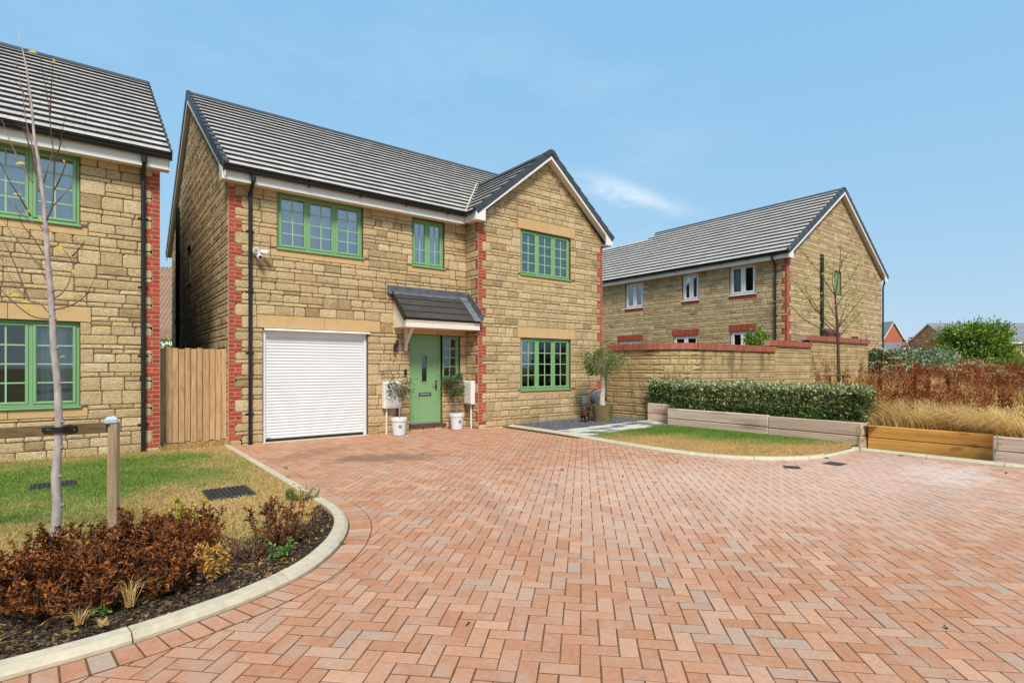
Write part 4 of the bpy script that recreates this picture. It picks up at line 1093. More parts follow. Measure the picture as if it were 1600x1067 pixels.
roof_plane(roof, (1.86, 10.83, 5.075), (1, 0, 0), ev, 9.74, SL, keep=keep_main, limit=300, seed=4)
cw = math.cos(math.atan(TW)); sw_ = math.sin(math.atan(TW)); SW = 2.34 / cw
def keep_w(p): return p[2] > 5.09 + (p[1] - 10.83) * math.tan(PIT) - .12
roof_plane(roof, (6.97, 10.46, 5.065), (0, 1, 0), (cw, 0, sw_), 3.4, SW, keep=keep_w, limit=120, seed=5)
roof_plane(roof, (11.67, 10.46, 5.065), (0, 1, 0), (-cw, 0, sw_), 3.4, SW, keep=keep_w, limit=0, seed=6)
bk = MB(); bk.add([(1.86, 20.77, 5.09), (11.6, 20.77, 5.09), (11.6, 15.8, 8.36), (1.86, 15.8, 8.36), (1.86, 20.77, 5.05), (11.6, 20.77, 5.05), (11.6, 15.8, 8.3), (1.86, 15.8, 8.3)], [(0, 1, 2, 3), (4, 5, 6, 7), (0, 1, 5, 4), (1, 2, 6, 5), (3, 0, 4, 7)]); bk.build('rear_slope', M['tile'], roof)
verge(roof, (1.86, 10.85, 5.08), (1.86, 15.8, 8.33), (-1, 0, 0)); verge(roof, (1.86, 20.75, 5.08), (1.86, 15.8, 8.33), (-1, 0, 0))
verge(roof, (7.0, 10.46, 5.085), (9.32, 10.46, 6.985), (0, -1, 0), h_lo=.075); verge(roof, (11.66, 10.46, 5.07), (9.32, 10.46, 6.985), (0, -1, 0), h_lo=.075)
ridge(roof, (1.84, 15.8, 8.36), (11.62, 15.8, 8.36), (0, 1, 0)); ridge(roof, (9.32, 10.5, 7.01), (9.32, 13.78, 7.01), (1, 0, 0))
cp = MB(); cp.prism([(9.13, 6.88), (9.16, 6.96), (9.26, 7.04), (9.38, 7.04), (9.48, 6.96), (9.51, 6.88), (9.46, 6.83), (9.32, 6.94), (9.18, 6.83)], 'y', 10.425, 10.56); cp.build('ridge_end_cap', M['verge'], roof)
# valley lining between the two roofs
va = V3((6.98, 10.88, 5.15)); vb_ = V3((9.1, 10.83 + (6.87 - 5.09) / math.tan(PIT), 6.96)); sd = V3((.022, -.03, 0))
vl = MB(); up = np.array([0, 0, .012]); vl.add([va - sd * .5, va + sd * .5, vb_ + sd * .5, vb_ - sd * .5, va - sd * .5 + up, va + sd * .5 + up, vb_ + sd * .5 + up, vb_ - sd * .5 + up], BOXF); vl.build('valley_lining', M['kerb'], roof)
gutter(main, (1.85, 10.885, 5.075), (6.99, 10.885, 5.075), (0, -1, 0))
gutter(main, (6.935, 10.94, 5.085), (6.935, 10.48, 5.085), (-1, 0, 0), brackets=False)
downpipe(main, WF, fx(2.345), 5.03, .0, .315, .05)
# black soil pipe on the shaded side wall
sp = MB(); sp.tube([(1.88, 17.9, 0), (1.88, 17.9, 5.95)], .055, 12); sp.tube([(1.88, 17.9, 2.66), (1.88, 17.9, 2.82)], .07, 12); sp.build('soil_pipe', M['black'], main)
# ---- porch canopy
cn = MB(); cn.prism([(10.60, 2.34), (11.21, 2.34), (11.21, 3.10), (10.60, 2.49)], 'x', 5.28, 5.30)
cn.box(5.30, 7.17, 10.62, 11.19, 2.335, 2.35); cn.cbox(5.28, 7.185, 10.575, 10.60, 2.325, 2.44, .003); cn.cbox(5.28, 7.185, 10.567, 10.60, 2.445, 2.505, .003)
canopy = cn.build('porch_canopy', M['cream'], main); canopy['label'] = 'small tiled lean-to canopy over the front door'
cpit = math.atan2(3.13 - 2.51, 11.2 - 10.54); cv = np.array([0, math.cos(cpit), math.sin(cpit)]); cnn = np.array([0, -math.sin(cpit), math.cos(cpit)])
co = V3((5.25, 10.54, 2.51)); csl = math.hypot(3.13 - 2.51, .66)
ub = MB(); ub.add([co + V3((a, 0, 0)) + cv * b + cnn * h_ for h_ in (-.03, .004) for a, b in ((0, 0), (1.93, 0), (1.93, csl), (0, csl))], BOXF); ub.build('canopy_deck', M['black'], canopy)
for c_ in range(4):
    for k in range(6):
        a0 = k * .33 - (.165 if c_ % 2 else 0); a1 = min(a0 + .328, 1.93); a0 = max(a0, 0)
        if a1 - a0 < .03: continue
        b0 = c_ * .225; b1 = min(b0 + .28, csl); mb = MB()
        mb.add([co + V3((a, 0, 0)) + cv * b + cnn * h_ for (a, b, h_) in ((a0, b0, .012), (a1, b0, .012), (a1, b1, .004), (a0, b1, .004), (a0, b0, .036), (a1, b0, .036), (a1, b1, .014), (a0, b1, .014))], BOXF, random.random()); mb.build('roof_tile', M['tile_dark'], canopy)
fl_ = MB(); fl_.cbox(5.13, 7.195, 11.165, 11.19, 3.06, 3.275, .004, .1)
a0 = co + V3((-.1, 0, 0)) + cv * (csl - .14) ; fl_.add([co + V3((a, 0, 0)) + cv * b + cnn * h_ for (a, b, h_) in ((-.12, csl - .12, .03), (1.94, csl - .12, .03), (1.94, csl + .02, .03), (-.12, csl + .02, .03), (-.12, csl - .12, .038), (1.94, csl - .12, .038), (1.94, csl + .02, .038), (-.12, csl + .02, .038))], BOXF, .2)
fl_.build('lead_flashing', M['lead'], canopy)
for c_ in range(5):
    mb = MB(); b0 = c_ * .185 - .02; b1 = b0 + .2
    mb.add([co + V3((a, 0, 0)) + cv * b + cnn * h_ for (a, b, h_) in ((1.75, b0, .04), (1.945, b0, .04), (1.945, b1, .03), (1.75, b1, .03), (1.75, b0, .046), (1.945, b0, .046), (1.945, b1, .036), (1.75, b1, .036))], BOXF, 1.0)
    mb.add([co + V3((x_, 0, 0)) + cv * b + cnn * h_ for (x_, b, h_) in ((1.93, b0, .03), (1.945, b0, .03), (1.945, b1, .03), (1.93, b1, .03), (1.93, b0, .2), (1.945, b0, .2), (1.945, b1, .19), (1.93, b1, .19))], BOXF, .4)
    mb.build('step_flashing', M['lead'], canopy)
vc = MB(); vc.add([co + V3((a, 0, 0)) + cv * b + cnn * h_ for (a, b, h_) in ((-.03, -.01, -.05), (.012, -.01, -.05), (.012, csl, -.05), (-.03, csl, -.05), (-.03, -.01, .05), (.012, -.01, .05), (.012, csl, .04), (-.03, csl, .04))], BOXF); vc.build('verge_trim', M['black'], canopy)
br_ = MB(); br_.cbox(5.54, 5.60, 11.13, 11.185, 1.83, 2.334, .004)
br_.add([(5.54, 11.13, 1.98), (5.60, 11.13, 1.98), (5.60, 11.13, 2.06), (5.54, 11.13, 2.06), (5.54, 10.80, 2.334), (5.60, 10.80, 2.334), (5.60, 10.88, 2.334), (5.54, 10.88, 2.334)], [(0, 1, 2, 3), (4, 5, 6, 7), (0, 1, 5, 4), (3, 2, 6, 7), (1, 2, 6, 5), (0, 3, 7, 4)])
br_.build('bracket', M['cream'], canopy)

# ============================================================ the neighbour on the left
lh = thing('stone_house', 'sandy stone house cut off by the left edge, beside the wooden gate', 'house', (-3.5, 15.5, 0))
LY = 11.03; WL = Wall((-6.0, LY, 0), (1, 0, 0), (0, -1, 0)); LL = 6.9; lx = lambda X: X + 6.0
SO2 = 4.82
op_l = [(lx(-1.92), lx(-.17), .85, 2.18), (lx(-1.92), lx(-.17), 3.71, SO2)]
sh = MB(); wall_shell(sh, WL, LL, -.1, 4.95, op_l)
WLs = Wall((.9, LY, 0), (0, 1, 0), (1, 0, 0)); wall_shell(sh, WLs, 9.0, -.1, 4.95, [], gable=(4.6, 8.0))
wall_shell(sh, Wall((.9, 20.03, 0), (-1, 0, 0), (0, 1, 0)), 6.9, -.1, 4.95, []); wall_shell(sh, Wall((-6, 20.03, 0), (0, -1, 0), (-1, 0, 0)), 9.0, -.1, 4.95, [], gable=(4.6, 8.0))
lwall = sh.build('wall', M['mortar'], lh)
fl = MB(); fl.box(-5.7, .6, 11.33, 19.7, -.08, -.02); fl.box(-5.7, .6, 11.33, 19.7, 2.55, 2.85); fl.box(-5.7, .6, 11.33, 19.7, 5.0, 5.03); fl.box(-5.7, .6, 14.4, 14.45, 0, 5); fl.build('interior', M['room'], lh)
bricks = []; zl = quoin(WL, LL, -1, SO2 - .02, wide=.235, narrow=.112, bricks=bricks, rnd=rq)
pieces('quoin_brick', bricks, M['brick'], lwall, 300)
pointing(lwall, WL, zl)
ex_l = op_l + zl + [(lx(-2.06), lx(-.03), 2.18, 2.42), (lx(-2.02), lx(-.07), .68, .86), (lx(-2.02), lx(-.07), 3.55, 3.72)]
st = stone_face(WL, LL, SO2 + .02, ex_l, 21, rounded=True)
pieces('stone', st, M['stone'], lwall, 300, 'stone_field')
lintel(lh, WL, lx(-2.06), lx(-.03), 2.18, 2.42); lintel(lh, WL, lx(-2.02), lx(-.07), .68, .818, 'stone_sill'); lintel(lh, WL, lx(-2.02), lx(-.07), 3.55, 3.678, 'stone_sill')
window(lh, WL, lx(-1.915), lx(-.175), .85, 2.175, 3, 4, curtain=[(lx(-.80), lx(-.17), 'curtain_white')], label='ground floor green window with a pale blind')
window(lh, WL, lx(-1.915), lx(-.175), 3.71, SO2 - .01, 3, 4, glass='glass_up', curtain=[(lx(-1.92), lx(-.17), 'curtain_white')], label='upper green window with one light ajar')
fa = MB(); fa.cbox(-6.1, 1.0, 10.785, 10.81, 4.775, 4.985, .003); fa.build('fascia', M['white'], lh)
so = MB(); so.box(-6.1, 1.0, 10.811, 11.045, 4.80, 4.815); so.build('soffit', M['cream'], lh)
be = MB(); be.prism([(10.785, 4.775), (11.05, 4.80), (11.1, 5.2), (10.785, 5.02)], 'x', 1.003, 1.022); be.build('box_end', M['white'], lh)
bs = MB(); bs.prism([(10.70, 4.985), (15.6, 8.19), (15.6, 8.0), (10.86, 4.9)], 'x', .9, 1.0); bs.build('verge_soffit', M['cream'], lh)
rb = MB(); rb.prism([(10.70, 4.985), (15.6, 8.19), (20.5, 4.985)], 'x', -5.95, .86); lroof = rb.build('roof', M['tile_dark'], lh)
roof_plane(lroof, (-6.1, 10.67, 4.99), (1, 0, 0), ev, 7.13, 5.9, limit=300, seed=7)
bk = MB(); bk.add([(-6.1, 20.53, 5.0), (1.03, 20.53, 5.0), (1.03, 15.6, 8.25), (-6.1, 15.6, 8.25), (-6.1, 20.53, 4.96), (1.03, 20.53, 4.96), (1.03, 15.6, 8.2), (-6.1, 15.6, 8.2)], [(0, 1, 2, 3), (4, 5, 6, 7), (0, 1, 5, 4), (1, 2, 6, 5), (3, 0, 4, 7)]); bk.build('rear_slope', M['tile'], lroof)
verge(lroof, (1.03, 10.69, 4.995), (1.03, 15.6, 8.22), (1, 0, 0), w_in=.015)
ridge(lroof, (-6.1, 15.6, 8.25), (1.04, 15.6, 8.25), (0, 1, 0))
gutter(lh, (-6.1, 10.725, 4.99), (1.04, 10.725, 4.99), (0, -1, 0))
downpipe(lh, WL, lx(.66), 4.95, .02, .305, .05)

# ============================================================ stone house behind the garden wall
rh = thing('stone_house', 'sandy stone house with white windows standing behind the garden wall', 'house', (23.8, 16, .4))
GZ = .42
WX = Wall((19.45, 18.4, GZ), (0, -1, 0), (-1, 0, 0)); LX = 9.1          # faces the camera's left
WY = Wall((19.45, 9.3, GZ), (1, 0, 0), (0, -1, 0)); LYg = 8.75           # gable
ys = lambda Y: 18.4 - Y
SR = 5.32
ops = []
wins = [(15.68, 16.71, 4.15, 5.30, 2), (12.86, 13.65, 4.21, 5.32, 2), (10.47, 11.52, 4.21, 5.34, 2), (15.75, 17.15, 1.5, 2.68, 2), (12.9, 14.1, 1.2, 2.78, 2), (10.5, 11.5, 1.2, 2.84, 2)]
for (ya, yb, za, zb, n_) in wins: ops.append((ys(yb), ys(ya), za - GZ, zb - GZ))
gops = [(3.80, 4.46, 4.40 - GZ, 5.30 - GZ), (5.45, 6.15, 1.9 - GZ, 2.74 - GZ)]
sh = MB(); wall_shell(sh, WX, LX, -.4, SR + .1 - GZ, ops); wall_shell(sh, WY, LYg, -.4, SR + .1 - GZ, gops, gable=(4.35, 8.42 - GZ))
wall_shell(sh, Wall((28.2, 9.3, GZ), (0, 1, 0), (1, 0, 0)), 9.1, -.4, SR + .1 - GZ, []); wall_shell(sh, Wall((28.2, 18.4, GZ), (-1, 0, 0), (0, 1, 0)), 8.75, -.4, SR + .1 - GZ, [], gable=(4.4, 8.42 - GZ))
WX2 = Wall((19.47, 24.0, GZ), (0, -1, 0), (-1, 0, 0)); wall_shell(sh, WX2, 5.59, -.4, SR + .1 - GZ, [])
rwall = sh.build('wall', M['mortar'], rh)
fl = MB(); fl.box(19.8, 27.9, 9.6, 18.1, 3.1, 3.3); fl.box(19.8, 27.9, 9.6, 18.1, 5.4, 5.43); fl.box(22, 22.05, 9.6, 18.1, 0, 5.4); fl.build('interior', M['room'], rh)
bricks = []
zx = quoin(WX, LX, -1, SR - GZ, wide=.215, narrow=.105, bricks=bricks, rnd=rq); zy = quoin(WY, 0, 1, SR - GZ, wide=.215, narrow=.105, first_wide=True, bricks=bricks, rnd=rq)
pointing(rwall, WX, zx); pointing(rwall, WY, zy)
# soldier courses over and under the windows
zsold = []
def soldier(W_, a0, a1, z0, z1):
    n = int(round((a1 - a0) / .075)); w = (a1 - a0) / n
    for i in range(n):
        mb = brick_piece(W_, a0 + i * w, a0 + (i + 1) * w, z0, z1, .012, rq.random())
        bricks.append((mb, screen_area([W_.p(a0 + i * w, z0), W_.p(a0 + (i + 1) * w, z0), W_.p(a0 + (i + 1) * w, z1), W_.p(a0 + i * w, z1)])))
    pointing(rwall, W_, [(a0, a1, z0, z1)]); zsold.append((a0, a1, z0, z1))
for (ya, yb, za, zb, n_) in wins:
    if za > 3: soldier(WX, ys(yb) - .03, ys(ya) + .03, za - GZ - .17, za - GZ - .035)
    else: soldier(WX, ys(yb) - .05, ys(ya) + .05, zb - GZ, zb - GZ + .24)
pieces('facing_brick', bricks, M['brick'], rwall, 300, 'facing_brick_field')
st = stone_face(WX, LX, SR - GZ, ops + zx + zsold, 31, z_from=1.2, big=1.15)
gl_ = [(3.72, 4.54, 5.30 - GZ, 5.48 - GZ), (5.35, 6.25, 2.74 - GZ, 2.93 - GZ)]
st += stone_face(WY, LYg, 8.1, gops + zy + gl_, 32, clip=[(0, -.2), (LYg, -.2), (LYg, SR + .1 - GZ), (4.35, 8.42 - GZ), (0, SR + .1 - GZ)], z_from=.9, big=1.15)
st += stone_face(WX2, 5.59, SR - GZ, [], 33, z_from=1.2, big=1.15)
pieces('stone', st, M['stone'], rwall, 300, 'stone_field')
for g0 in gl_: lintel(rh, WY, *g0, split=False)
for (ya, yb, za, zb, n_) in wins:
    window(rh, WX, ys(yb) + .005, ys(ya) - .005, za - GZ, zb - GZ - .005, n_, 1, 1, 'white', None, 'glass_up' if za > 3 and ya > 12 else 'glass', curtain=[(ys(yb), ys(ya), 'curtain')] if za > 3 and ya > 12 else ([(ys(yb), ys(yb) + .4, 'curtain_white')] if za > 3 else None), heavy=1.5)
for g0 in gops: window(rh, WY, g0[0] + .004, g0[1] - .004, g0[2] + .005, g0[3] - .005, 2 if g0[0] < 4 else 1, 3, 2, 'green', 'green_bar', 'glass_up', curtain=[(g0[0], g0[1], 'curtain')])
TR = math.atan2(8.6 - 5.52, 23.8 - 19.12); rv = (math.cos(TR), 0, math.sin(TR)); SRL = math.hypot(8.6 - 5.52, 23.8 - 19.12)
fa = MB(); fa.cbox(19.2, 19.225, 9.12, 24, 5.30, 5.50, .003); fa.build('fascia', M['white'], rh)
so = MB(); so.box(19.226, 19.46, 9.12, 24, 5.315, 5.33); so.build('soffit', M['cream'], rh)
def rz(X): return 5.50 + (min(X, 47.6 - X) - 19.14) * math.tan(TR)
for sx in (1, -1):
    e = 23.8 - sx * 4.62; f_ = 23.8 - sx * 4.3
    pl = [(e, 5.30), (f_, 5.30), (f_, rz(f_) - .19), (23.8, rz(23.8) - .2), (23.8, rz(23.8) - .02 - .005 * (sx < 0)), (e, rz(e) - .02)]
    bb = MB(); bb.prism(pl if sx > 0 else pl[::-1], 'y', 9.115, 9.14); bb.build('bargeboard', M['white'], rh)
    bs = MB(); bs.prism([(e, rz(e) - .15), (23.8, rz(23.8) - .155), (23.8, rz(23.8) - .14), (e, rz(e) - .135)], 'y', 9.141, 9.31); bs.build('verge_soffit', M['cream'], rh)
rb = MB(); rb.prism([(19.16, 5.48), (23.8, 8.55), (28.44, 5.48)], 'y', 9.36, 18.3); rb.prism([(19.18, 5.46), (23.1, 8.05), (27.0, 5.46)], 'y', 18.31, 24.2); rroof = rb.build('roof', M['tile_dark'], rh)
def keep_r(p): return p[1] < 18.3 or p[2] < 8.12
roof_plane(rroof, (19.12, 9.12, 5.495), (0, 1, 0), rv, 15.0, SRL, keep=keep_r, limit=300, seed=8, tw=.33, gauge=.35, th=.06, mt='tile_b')
bk = MB(); bk.add([(28.48, 9.12, 5.5), (28.48, 18.3, 5.5), (23.8, 18.3, 8.61), (23.8, 9.12, 8.61), (28.48, 9.12, 5.46), (28.48, 18.3, 5.46), (23.8, 18.3, 8.57), (23.8, 9.12, 8.57)], BOXF); bk.build('rear_slope', M['tile'], rroof)
verge(rroof, (19.14, 9.12, 5.51), (23.8, 9.12, 8.60), (0, -1, 0)); verge(rroof, (28.46, 9.12, 5.51), (23.8, 9.12, 8.60), (0, -1, 0))
ridge(rroof, (23.8, 9.1, 8.62), (23.8, 18.32, 8.62), (1, 0, 0)); ridge(rroof, (23.1, 18.4, 8.10), (23.1, 24.2, 8.10), (1, 0, 0))
gutter(rh, (19.14, 9.12, 5.50), (19.14, 24.0, 5.50), (-1, 0, 0), brackets=True); gutter(rh, (28.48, 9.12, 5.50), (28.48, 12.0, 5.50), (1, 0, 0), brackets=False)
downpipe(rh, WX, ys(9.72), 5.46 - GZ, .3, .3, .05)
sp = MB(); sp.tube([(22.0, 9.22, .4), (22.0, 9.22, 5.75)], .06, 10); sp.build('soil_pipe', M['black'], rh)
sp = MB(); sp.tube([(28.45, 9.26, 5.4), (28.45, 9.26, 5.3), (28.24, 9.25, 5.05), (28.24, 9.25, .4)], .036, 10); sp.build('downpipe', M['black'], rh)
cq = MB(); cq.prism([(9.1, 2.6), (9.3, 2.6), (9.3, 2.98), (9.1, 2.8)], 'x', 22.3, 23.35); cq.build('door_canopy', M['bark_red'], rh)
# ------------------------------------------------------------------ gate, garden wall, raised beds
gate = thing('garden_gate', 'tall softwood boarded gate closing the gap between the two houses', 'gate', (1.44, 11.36, 0))
xx = .90; k = 0
while xx < 1.985:
    w = min(random.uniform(.092, .105), 2.0 - xx); mb = MB(); z1 = 1.80 + random.uniform(-.014, .014)
    mb.cbox(xx + .004, xx + w - .004, 11.32 + random.uniform(-.004, .004) - (.02 if k % 2 else 0), 11.345, .13 + random.uniform(-.02, .02), z1, .003, random.random()); mb.build('board', M['fence'], gate); xx += w; k += 1
for z in (.35, 1.0, 1.6):
    mb = MB(); mb.cbox(.9, 1.98, 11.346, 11.39, z, z + .09, .004, .4); mb.build('rail', M['fence'], gate)
mb = MB(); mb.cbox(.88, 1.985, 11.335, 11.375, -.02, .16, .004, .1); mb.build('gravel_board', M['post'], gate)

gw = thing('garden_wall', 'stone garden wall with stepped red brick coping running off the main house', 'wall', (14, 8.4, 0))
cr_ = 1.0
plan = [(11.6, 10.66), (11.6, 8.3 + cr_)] + [(11.6 + cr_ - cr_ * math.cos(t), 8.3 + cr_ - cr_ * math.sin(t)) for t in np.linspace(.1, math.pi / 2 - .1, 9)] + [(11.6 + cr_, 8.3), (16.5, 8.3)]
pl_ = []
for q0, q1 in zip(plan[:-1], plan[1:]):
    n_ = max(1, int(math.hypot(q1[0] - q0[0], q1[1] - q0[1]) / .12)); pl_ += [(q0[0] + (q1[0] - q0[0]) * i / n_, q0[1] + (q1[1] - q0[1]) * i / n_) for i in range(n_)]
pl_.append(plan[-1])
WC = CurvedWall(pl_, 1)
if WC.p(.5, 0, 1.0)[0] > 11.6: WC = CurvedWall(pl_, -1)
WB2 = Wall((16.5, 8.3, 0), (1, 0, 0), (0, -1, 0)); WB3 = Wall((18.85, 8.3, 0), (1, 0, 0), (0, -1, 0))
sh = MB()
def strip(mb, W_, L_, z0, z1, d0, d1, step=.1):
    n_ = max(1, int(L_ / step))
    for i in range(n_):
        a0, a1 = L_ * i / n_, L_ * (i + 1) / n_
        for (p_, q_) in (((d1, z0), (d1, z1)), ((d0, z0), (d0, z1)), ((d0, z1), (d1, z1))): mb.add([W_.p(a0, p_[1], p_[0]), W_.p(a1, p_[1], p_[0]), W_.p(a1, q_[1], q_[0]), W_.p(a0, q_[1], q_[0])], [(0, 1, 2, 3)])
strip(sh, WC, WC.L, -.1, 1.925, -.22, 0); sh.box(16.5, 18.85, 8.301, 8.52, -.1, 2.115); sh.box(18.85, 23.8, 8.302, 8.52, -.1, 2.355)
gwall = sh.build('wall_core', M['mortar'], gw)
st = stone_face(WC, WC.L, 1.925, [], 41, big=1.15)
st += stone_face(WB2, 2.35, 2.115, [], 43, z_from=.3, big=1.15) + stone_face(WB3, 4.95, 2.355, [], 44, z_from=.3, big=1.15)
pieces('stone', st, M['stone_far'], gwall, 300, 'stone_field')
cpb = []; cbm = MB()
def coping(W_, L0, L1, z0, j0):
    """brick-on-edge capping"""
    n = int(round((L1 - L0) / .075))
    for i in range(n):
        mb = MB(); a0 = L0 + (L1 - L0) * i / n + .004; a1 = L0 + (L1 - L0) * (i + 1) / n - .004; j = random.uniform(-.003, .003); d0, d1 = -.29 - j0, .065 + j0 + j
        obox(mb, W_, a0, a1, z0 + .008, z0 + .17 + j, d0, d1, 0, random.random())
        cpb.append((mb, screen_area([W_.p(a0, z0, d1), W_.p(a1, z0, d1), W_.p(a1, z0 + .17, d1), W_.p(a0, z0 + .17, d1)])))
        obox(cbm, W_, a0 - .0045, a1 + .0045, z0 + .001 + j0, z0 + .16, d0 + .008, .058 + j0)
coping(WC, .05, WC.L + .0, 1.925, 0); coping(WB2, -.35, 2.4, 2.115, .002); coping(WB3, -.35, 5.0, 2.355, .004)
pieces('coping_brick', cpb, M['brick_coping'], gw, 300, 'coping_brick_field'); cbm.build('coping_mortar', M['mortar_pale'], gw)

def sleeper_wall(name, label, rows, group='raised sleeper beds'):
    t = thing(name, label, 'raised bed', rows[0][0:3], group)
    return t
def sleeper(parent, x0, x1, y0, y1, z0, z1, mt='sleeper'):
    mb = MB(); mb.cbox(x0, x1, y0, y1, z0 + .002, z1 - .004, .012, random.random()); return mb.build('sleeper', M[mt], parent)
b1 = thing('raised_bed', 'weathered grey-brown sleeper bed holding the long clipped hedge', 'raised bed', (10.98, 6, 0), 'timber raised beds')
for k, z in enumerate((-.02, .225)):
    for ya, yb in ((3.90, 5.6), (5.6, 8.05)):
        dz = .035 * ((ya + yb) / 2 - 3.9) / 4.15
        sleeper(b1, 10.88, 10.98, ya + .002, yb - .002, z + dz, z + .24 + dz)
    sleeper(b1, 10.982, 11.32, 3.905, 4.0, z, z + .238); sleeper(b1, 10.982, 11.35, 7.95, 8.045, z + .035, z + .273)
b2 = thing('raised_bed', 'short weathered sleeper bed tucked against the garden wall behind the path', 'raised bed', (11.38, 8.6, .05), 'timber raised beds')
for z in (.04, .295): sleeper(b2, 11.33, 11.42, 8.06, 9.0, z, z + .25); sleeper(b2, 11.42, 11.59, 8.91, 8.995, z, z + .248)
b3 = thing('raised_bed', 'bright orange new sleeper bed recessed in front of the dry grass', 'raised bed', (11.15, 3, 0), 'timber raised beds')
for z in (-.02, .20): sleeper(b3, 11.10, 11.20, 2.11, 3.88, z, z + .218 if z > 0 else z + .22, 'sleeper_new')
b4 = thing('raised_bed', 'grey sleeper bed at the right edge beside the orange one', 'raised bed', (10.9, 1, 0), 'timber raised beds')
for z in (-.02, .20): sleeper(b4, 10.83, 10.93, -3.0, 2.10, z, z + .218); sleeper(b4, 10.932, 11.3, 2.0, 2.098, z, z + .216)
for (px_, py_, nm) in ((10.865, 3.93, 'green garden string hanging down the hedge bed corner'), (10.815, 2.06, 'green string with small bulbs on the grey bed end')):
    mb = MB(); pts = [(px_ - .012 - .012 * math.sin(k * .9), py_ - .02 * math.sin(k * .6) - .01, .46 - k * .046) for k in range(11)]
    mb.tube(pts, .006, 6)
    for k in range(1, 10, 2): mb.lathe([(.001, -.012), (.011, 0), (.001, .012)], pts[k], 6)
    tag(mb.build('garden_string', M['string'], None), nm, 'string')

# ------------------------------------------------------------------ hedges
def box_hedge(name, label, x0, x1, y0, y1, z0, z1, n, material, size, tops=True, group=None, edge=.05, path=None):
    t = thing(name, label, 'hedge', ((x0 + x1) / 2, (y0 + y1) / 2, z0), group)
    # shell-weighted points with a lumpy surface
    p = RNG.random((n, 3)); f = RNG.integers(0, 6, n); depth = RNG.random(n) ** 1.8 * .16
    for ax in range(3):
        ext = (x1 - x0, y1 - y0, z1 - z0)[ax]
        lo = f == 2 * ax; hi = f == 2 * ax + 1
        p[lo, ax] = depth[lo] / ext; p[hi, ax] = 1 - depth[hi] / ext
    q = np.stack([x0 + p[:, 0] * (x1 - x0), y0 + p[:, 1] * (y1 - y0), z0 + p[:, 2] * (z1 - z0)], 1)
    c = np.array([(x0 + x1) / 2, (y0 + y1) / 2, (z0 + z1) / 2])
    lump = (vnoise(q[:, 0] * 3 + q[:, 1] * 3, q[:, 2] * 4 + q[:, 0], 31) - .5) * .12 + (vnoise(q[:, 1] * 9, q[:, 0] * 9 + q[:, 2] * 9, 32) - .5) * .08
    nrm = np.zeros((n, 3)); 
    for ax in range(3): nrm[f == 2 * ax, ax] = -1; nrm[f == 2 * ax + 1, ax] = 1
    if True:
        k = (nrm[:, 2] < 0); nrm[k, 2] = .3
    q = q + nrm * lump[:, None]
    r = RNG.random(n); q[r < .05, 2] += RNG.uniform(0, .07, (r < .05).sum()) * (nrm[r < .05, 2] > 0)
    d = nrm * .7 + rand_unit(n) * .8 + np.array([0, 0, .45])
    hrel = np.clip((q[:, 2] - z0) / (z1 - z0), 0, 1)
    tint = RNG.choice([.02, .14, .24, .34, .48, .62], n) + RNG.normal(0, .05, n)
    if tops:      # paler upper leaves ('young') carry light from above, put into the leaf tint
        young = RNG.random(n) < np.clip((hrel - .72) / .22, .04, .80); tint[young] = RNG.uniform(.55, 1, young.sum())
    fo = leaves('foliage', q, d, RNG.uniform(.7, 1.25, n) * size, RNG.uniform(.42, .6, n) * size, tint, material, t, origin=(c[0], c[1], z0))
    core = MB()
    for i in range(max(2, int(max(x1 - x0, y1 - y0) / .35))):
        a = RNG.random(2); bx, by = x0 + .1 + a[0] * (x1 - x0 - .2), y0 + .1 + a[1] * (y1 - y0 - .2)
        core.tube([(bx, by, z0 - .1), (bx + RNG.uniform(-.05, .05), by + RNG.uniform(-.05, .05), (z0 + z1) / 2), (bx + RNG.uniform(-.1, .1), by + RNG.uniform(-.1, .1), z1 - .1)], [.014, .01, .004], 5)
    core.build('stem', M['twig'], t)
    return t
box_hedge('hedge', 'long clipped hedge with paler top growing in the front sleeper bed', 10.99, 11.62, 3.98, 8.0, .40, 1.07, 24000, M['leaf_hedge'], .072)
box_hedge('hedge', 'short clipped hedge block at the far end against the garden wall', 11.40, 11.95 - .37, 8.08, 8.95, .48, 1.07, 4600, M['leaf_hedge'], .07)

# ------------------------------------------------------------------ potted olive trees by the door and corner
def crown(name, parent, c, rx, rz, n, size, wratio, material, origin, clumps=26, spread=.5, tint_lo=0, seed=1, droop=.15, upb=.3):
    rng = np.random.default_rng(seed)
    cd = rng.normal(size=(clumps, 3)); cd /= np.linalg.norm(cd, axis=1, keepdims=True); rad = rng.uniform(.35, 1.0, clumps) ** .6
    cc = cd * rad[:, None] * np.array([rx, rx, rz]); cs = rng.uniform(.55, 1.2, clumps)
    pick = rng.integers(0, clumps, n); off = rng.normal(size=(n, 3)) * (np.array([rx, rx, rz]) * spread * .42) * cs[pick][:, None]
    q = np.array(c) + cc[pick] + off
    d = (q - np.array(c)) / np.array([rx, rx, rz]) * .7 + rand_unit(n) * .8 + np.array([0, 0, upb])
    out = np.linalg.norm((q - np.array(c)) / np.array([rx, rx, rz]), axis=1)
    tint = np.clip(rng.normal(.42, .22, n) + (rng.random(clumps)[pick] - .5) * .35, 0, 1)
    return leaves(name, q, d, rng.uniform(.7, 1.3, n) * size, rng.uniform(.8, 1.2, n) * size * wratio, tint, material, parent, origin=origin, droop=droop), cc + np.array(c)
def twigs(mb, base, ends, r0, r1=.002, seg=5, sag=.1):
    b = Vector(base)
    for e in ends:
        e = Vector(e); m = b.lerp(e, .5) + Vector((0, 0, sag * (e - b).length))
        mb.tube([b, m, e], [r0, (r0 + r1) / 2, r1], seg)
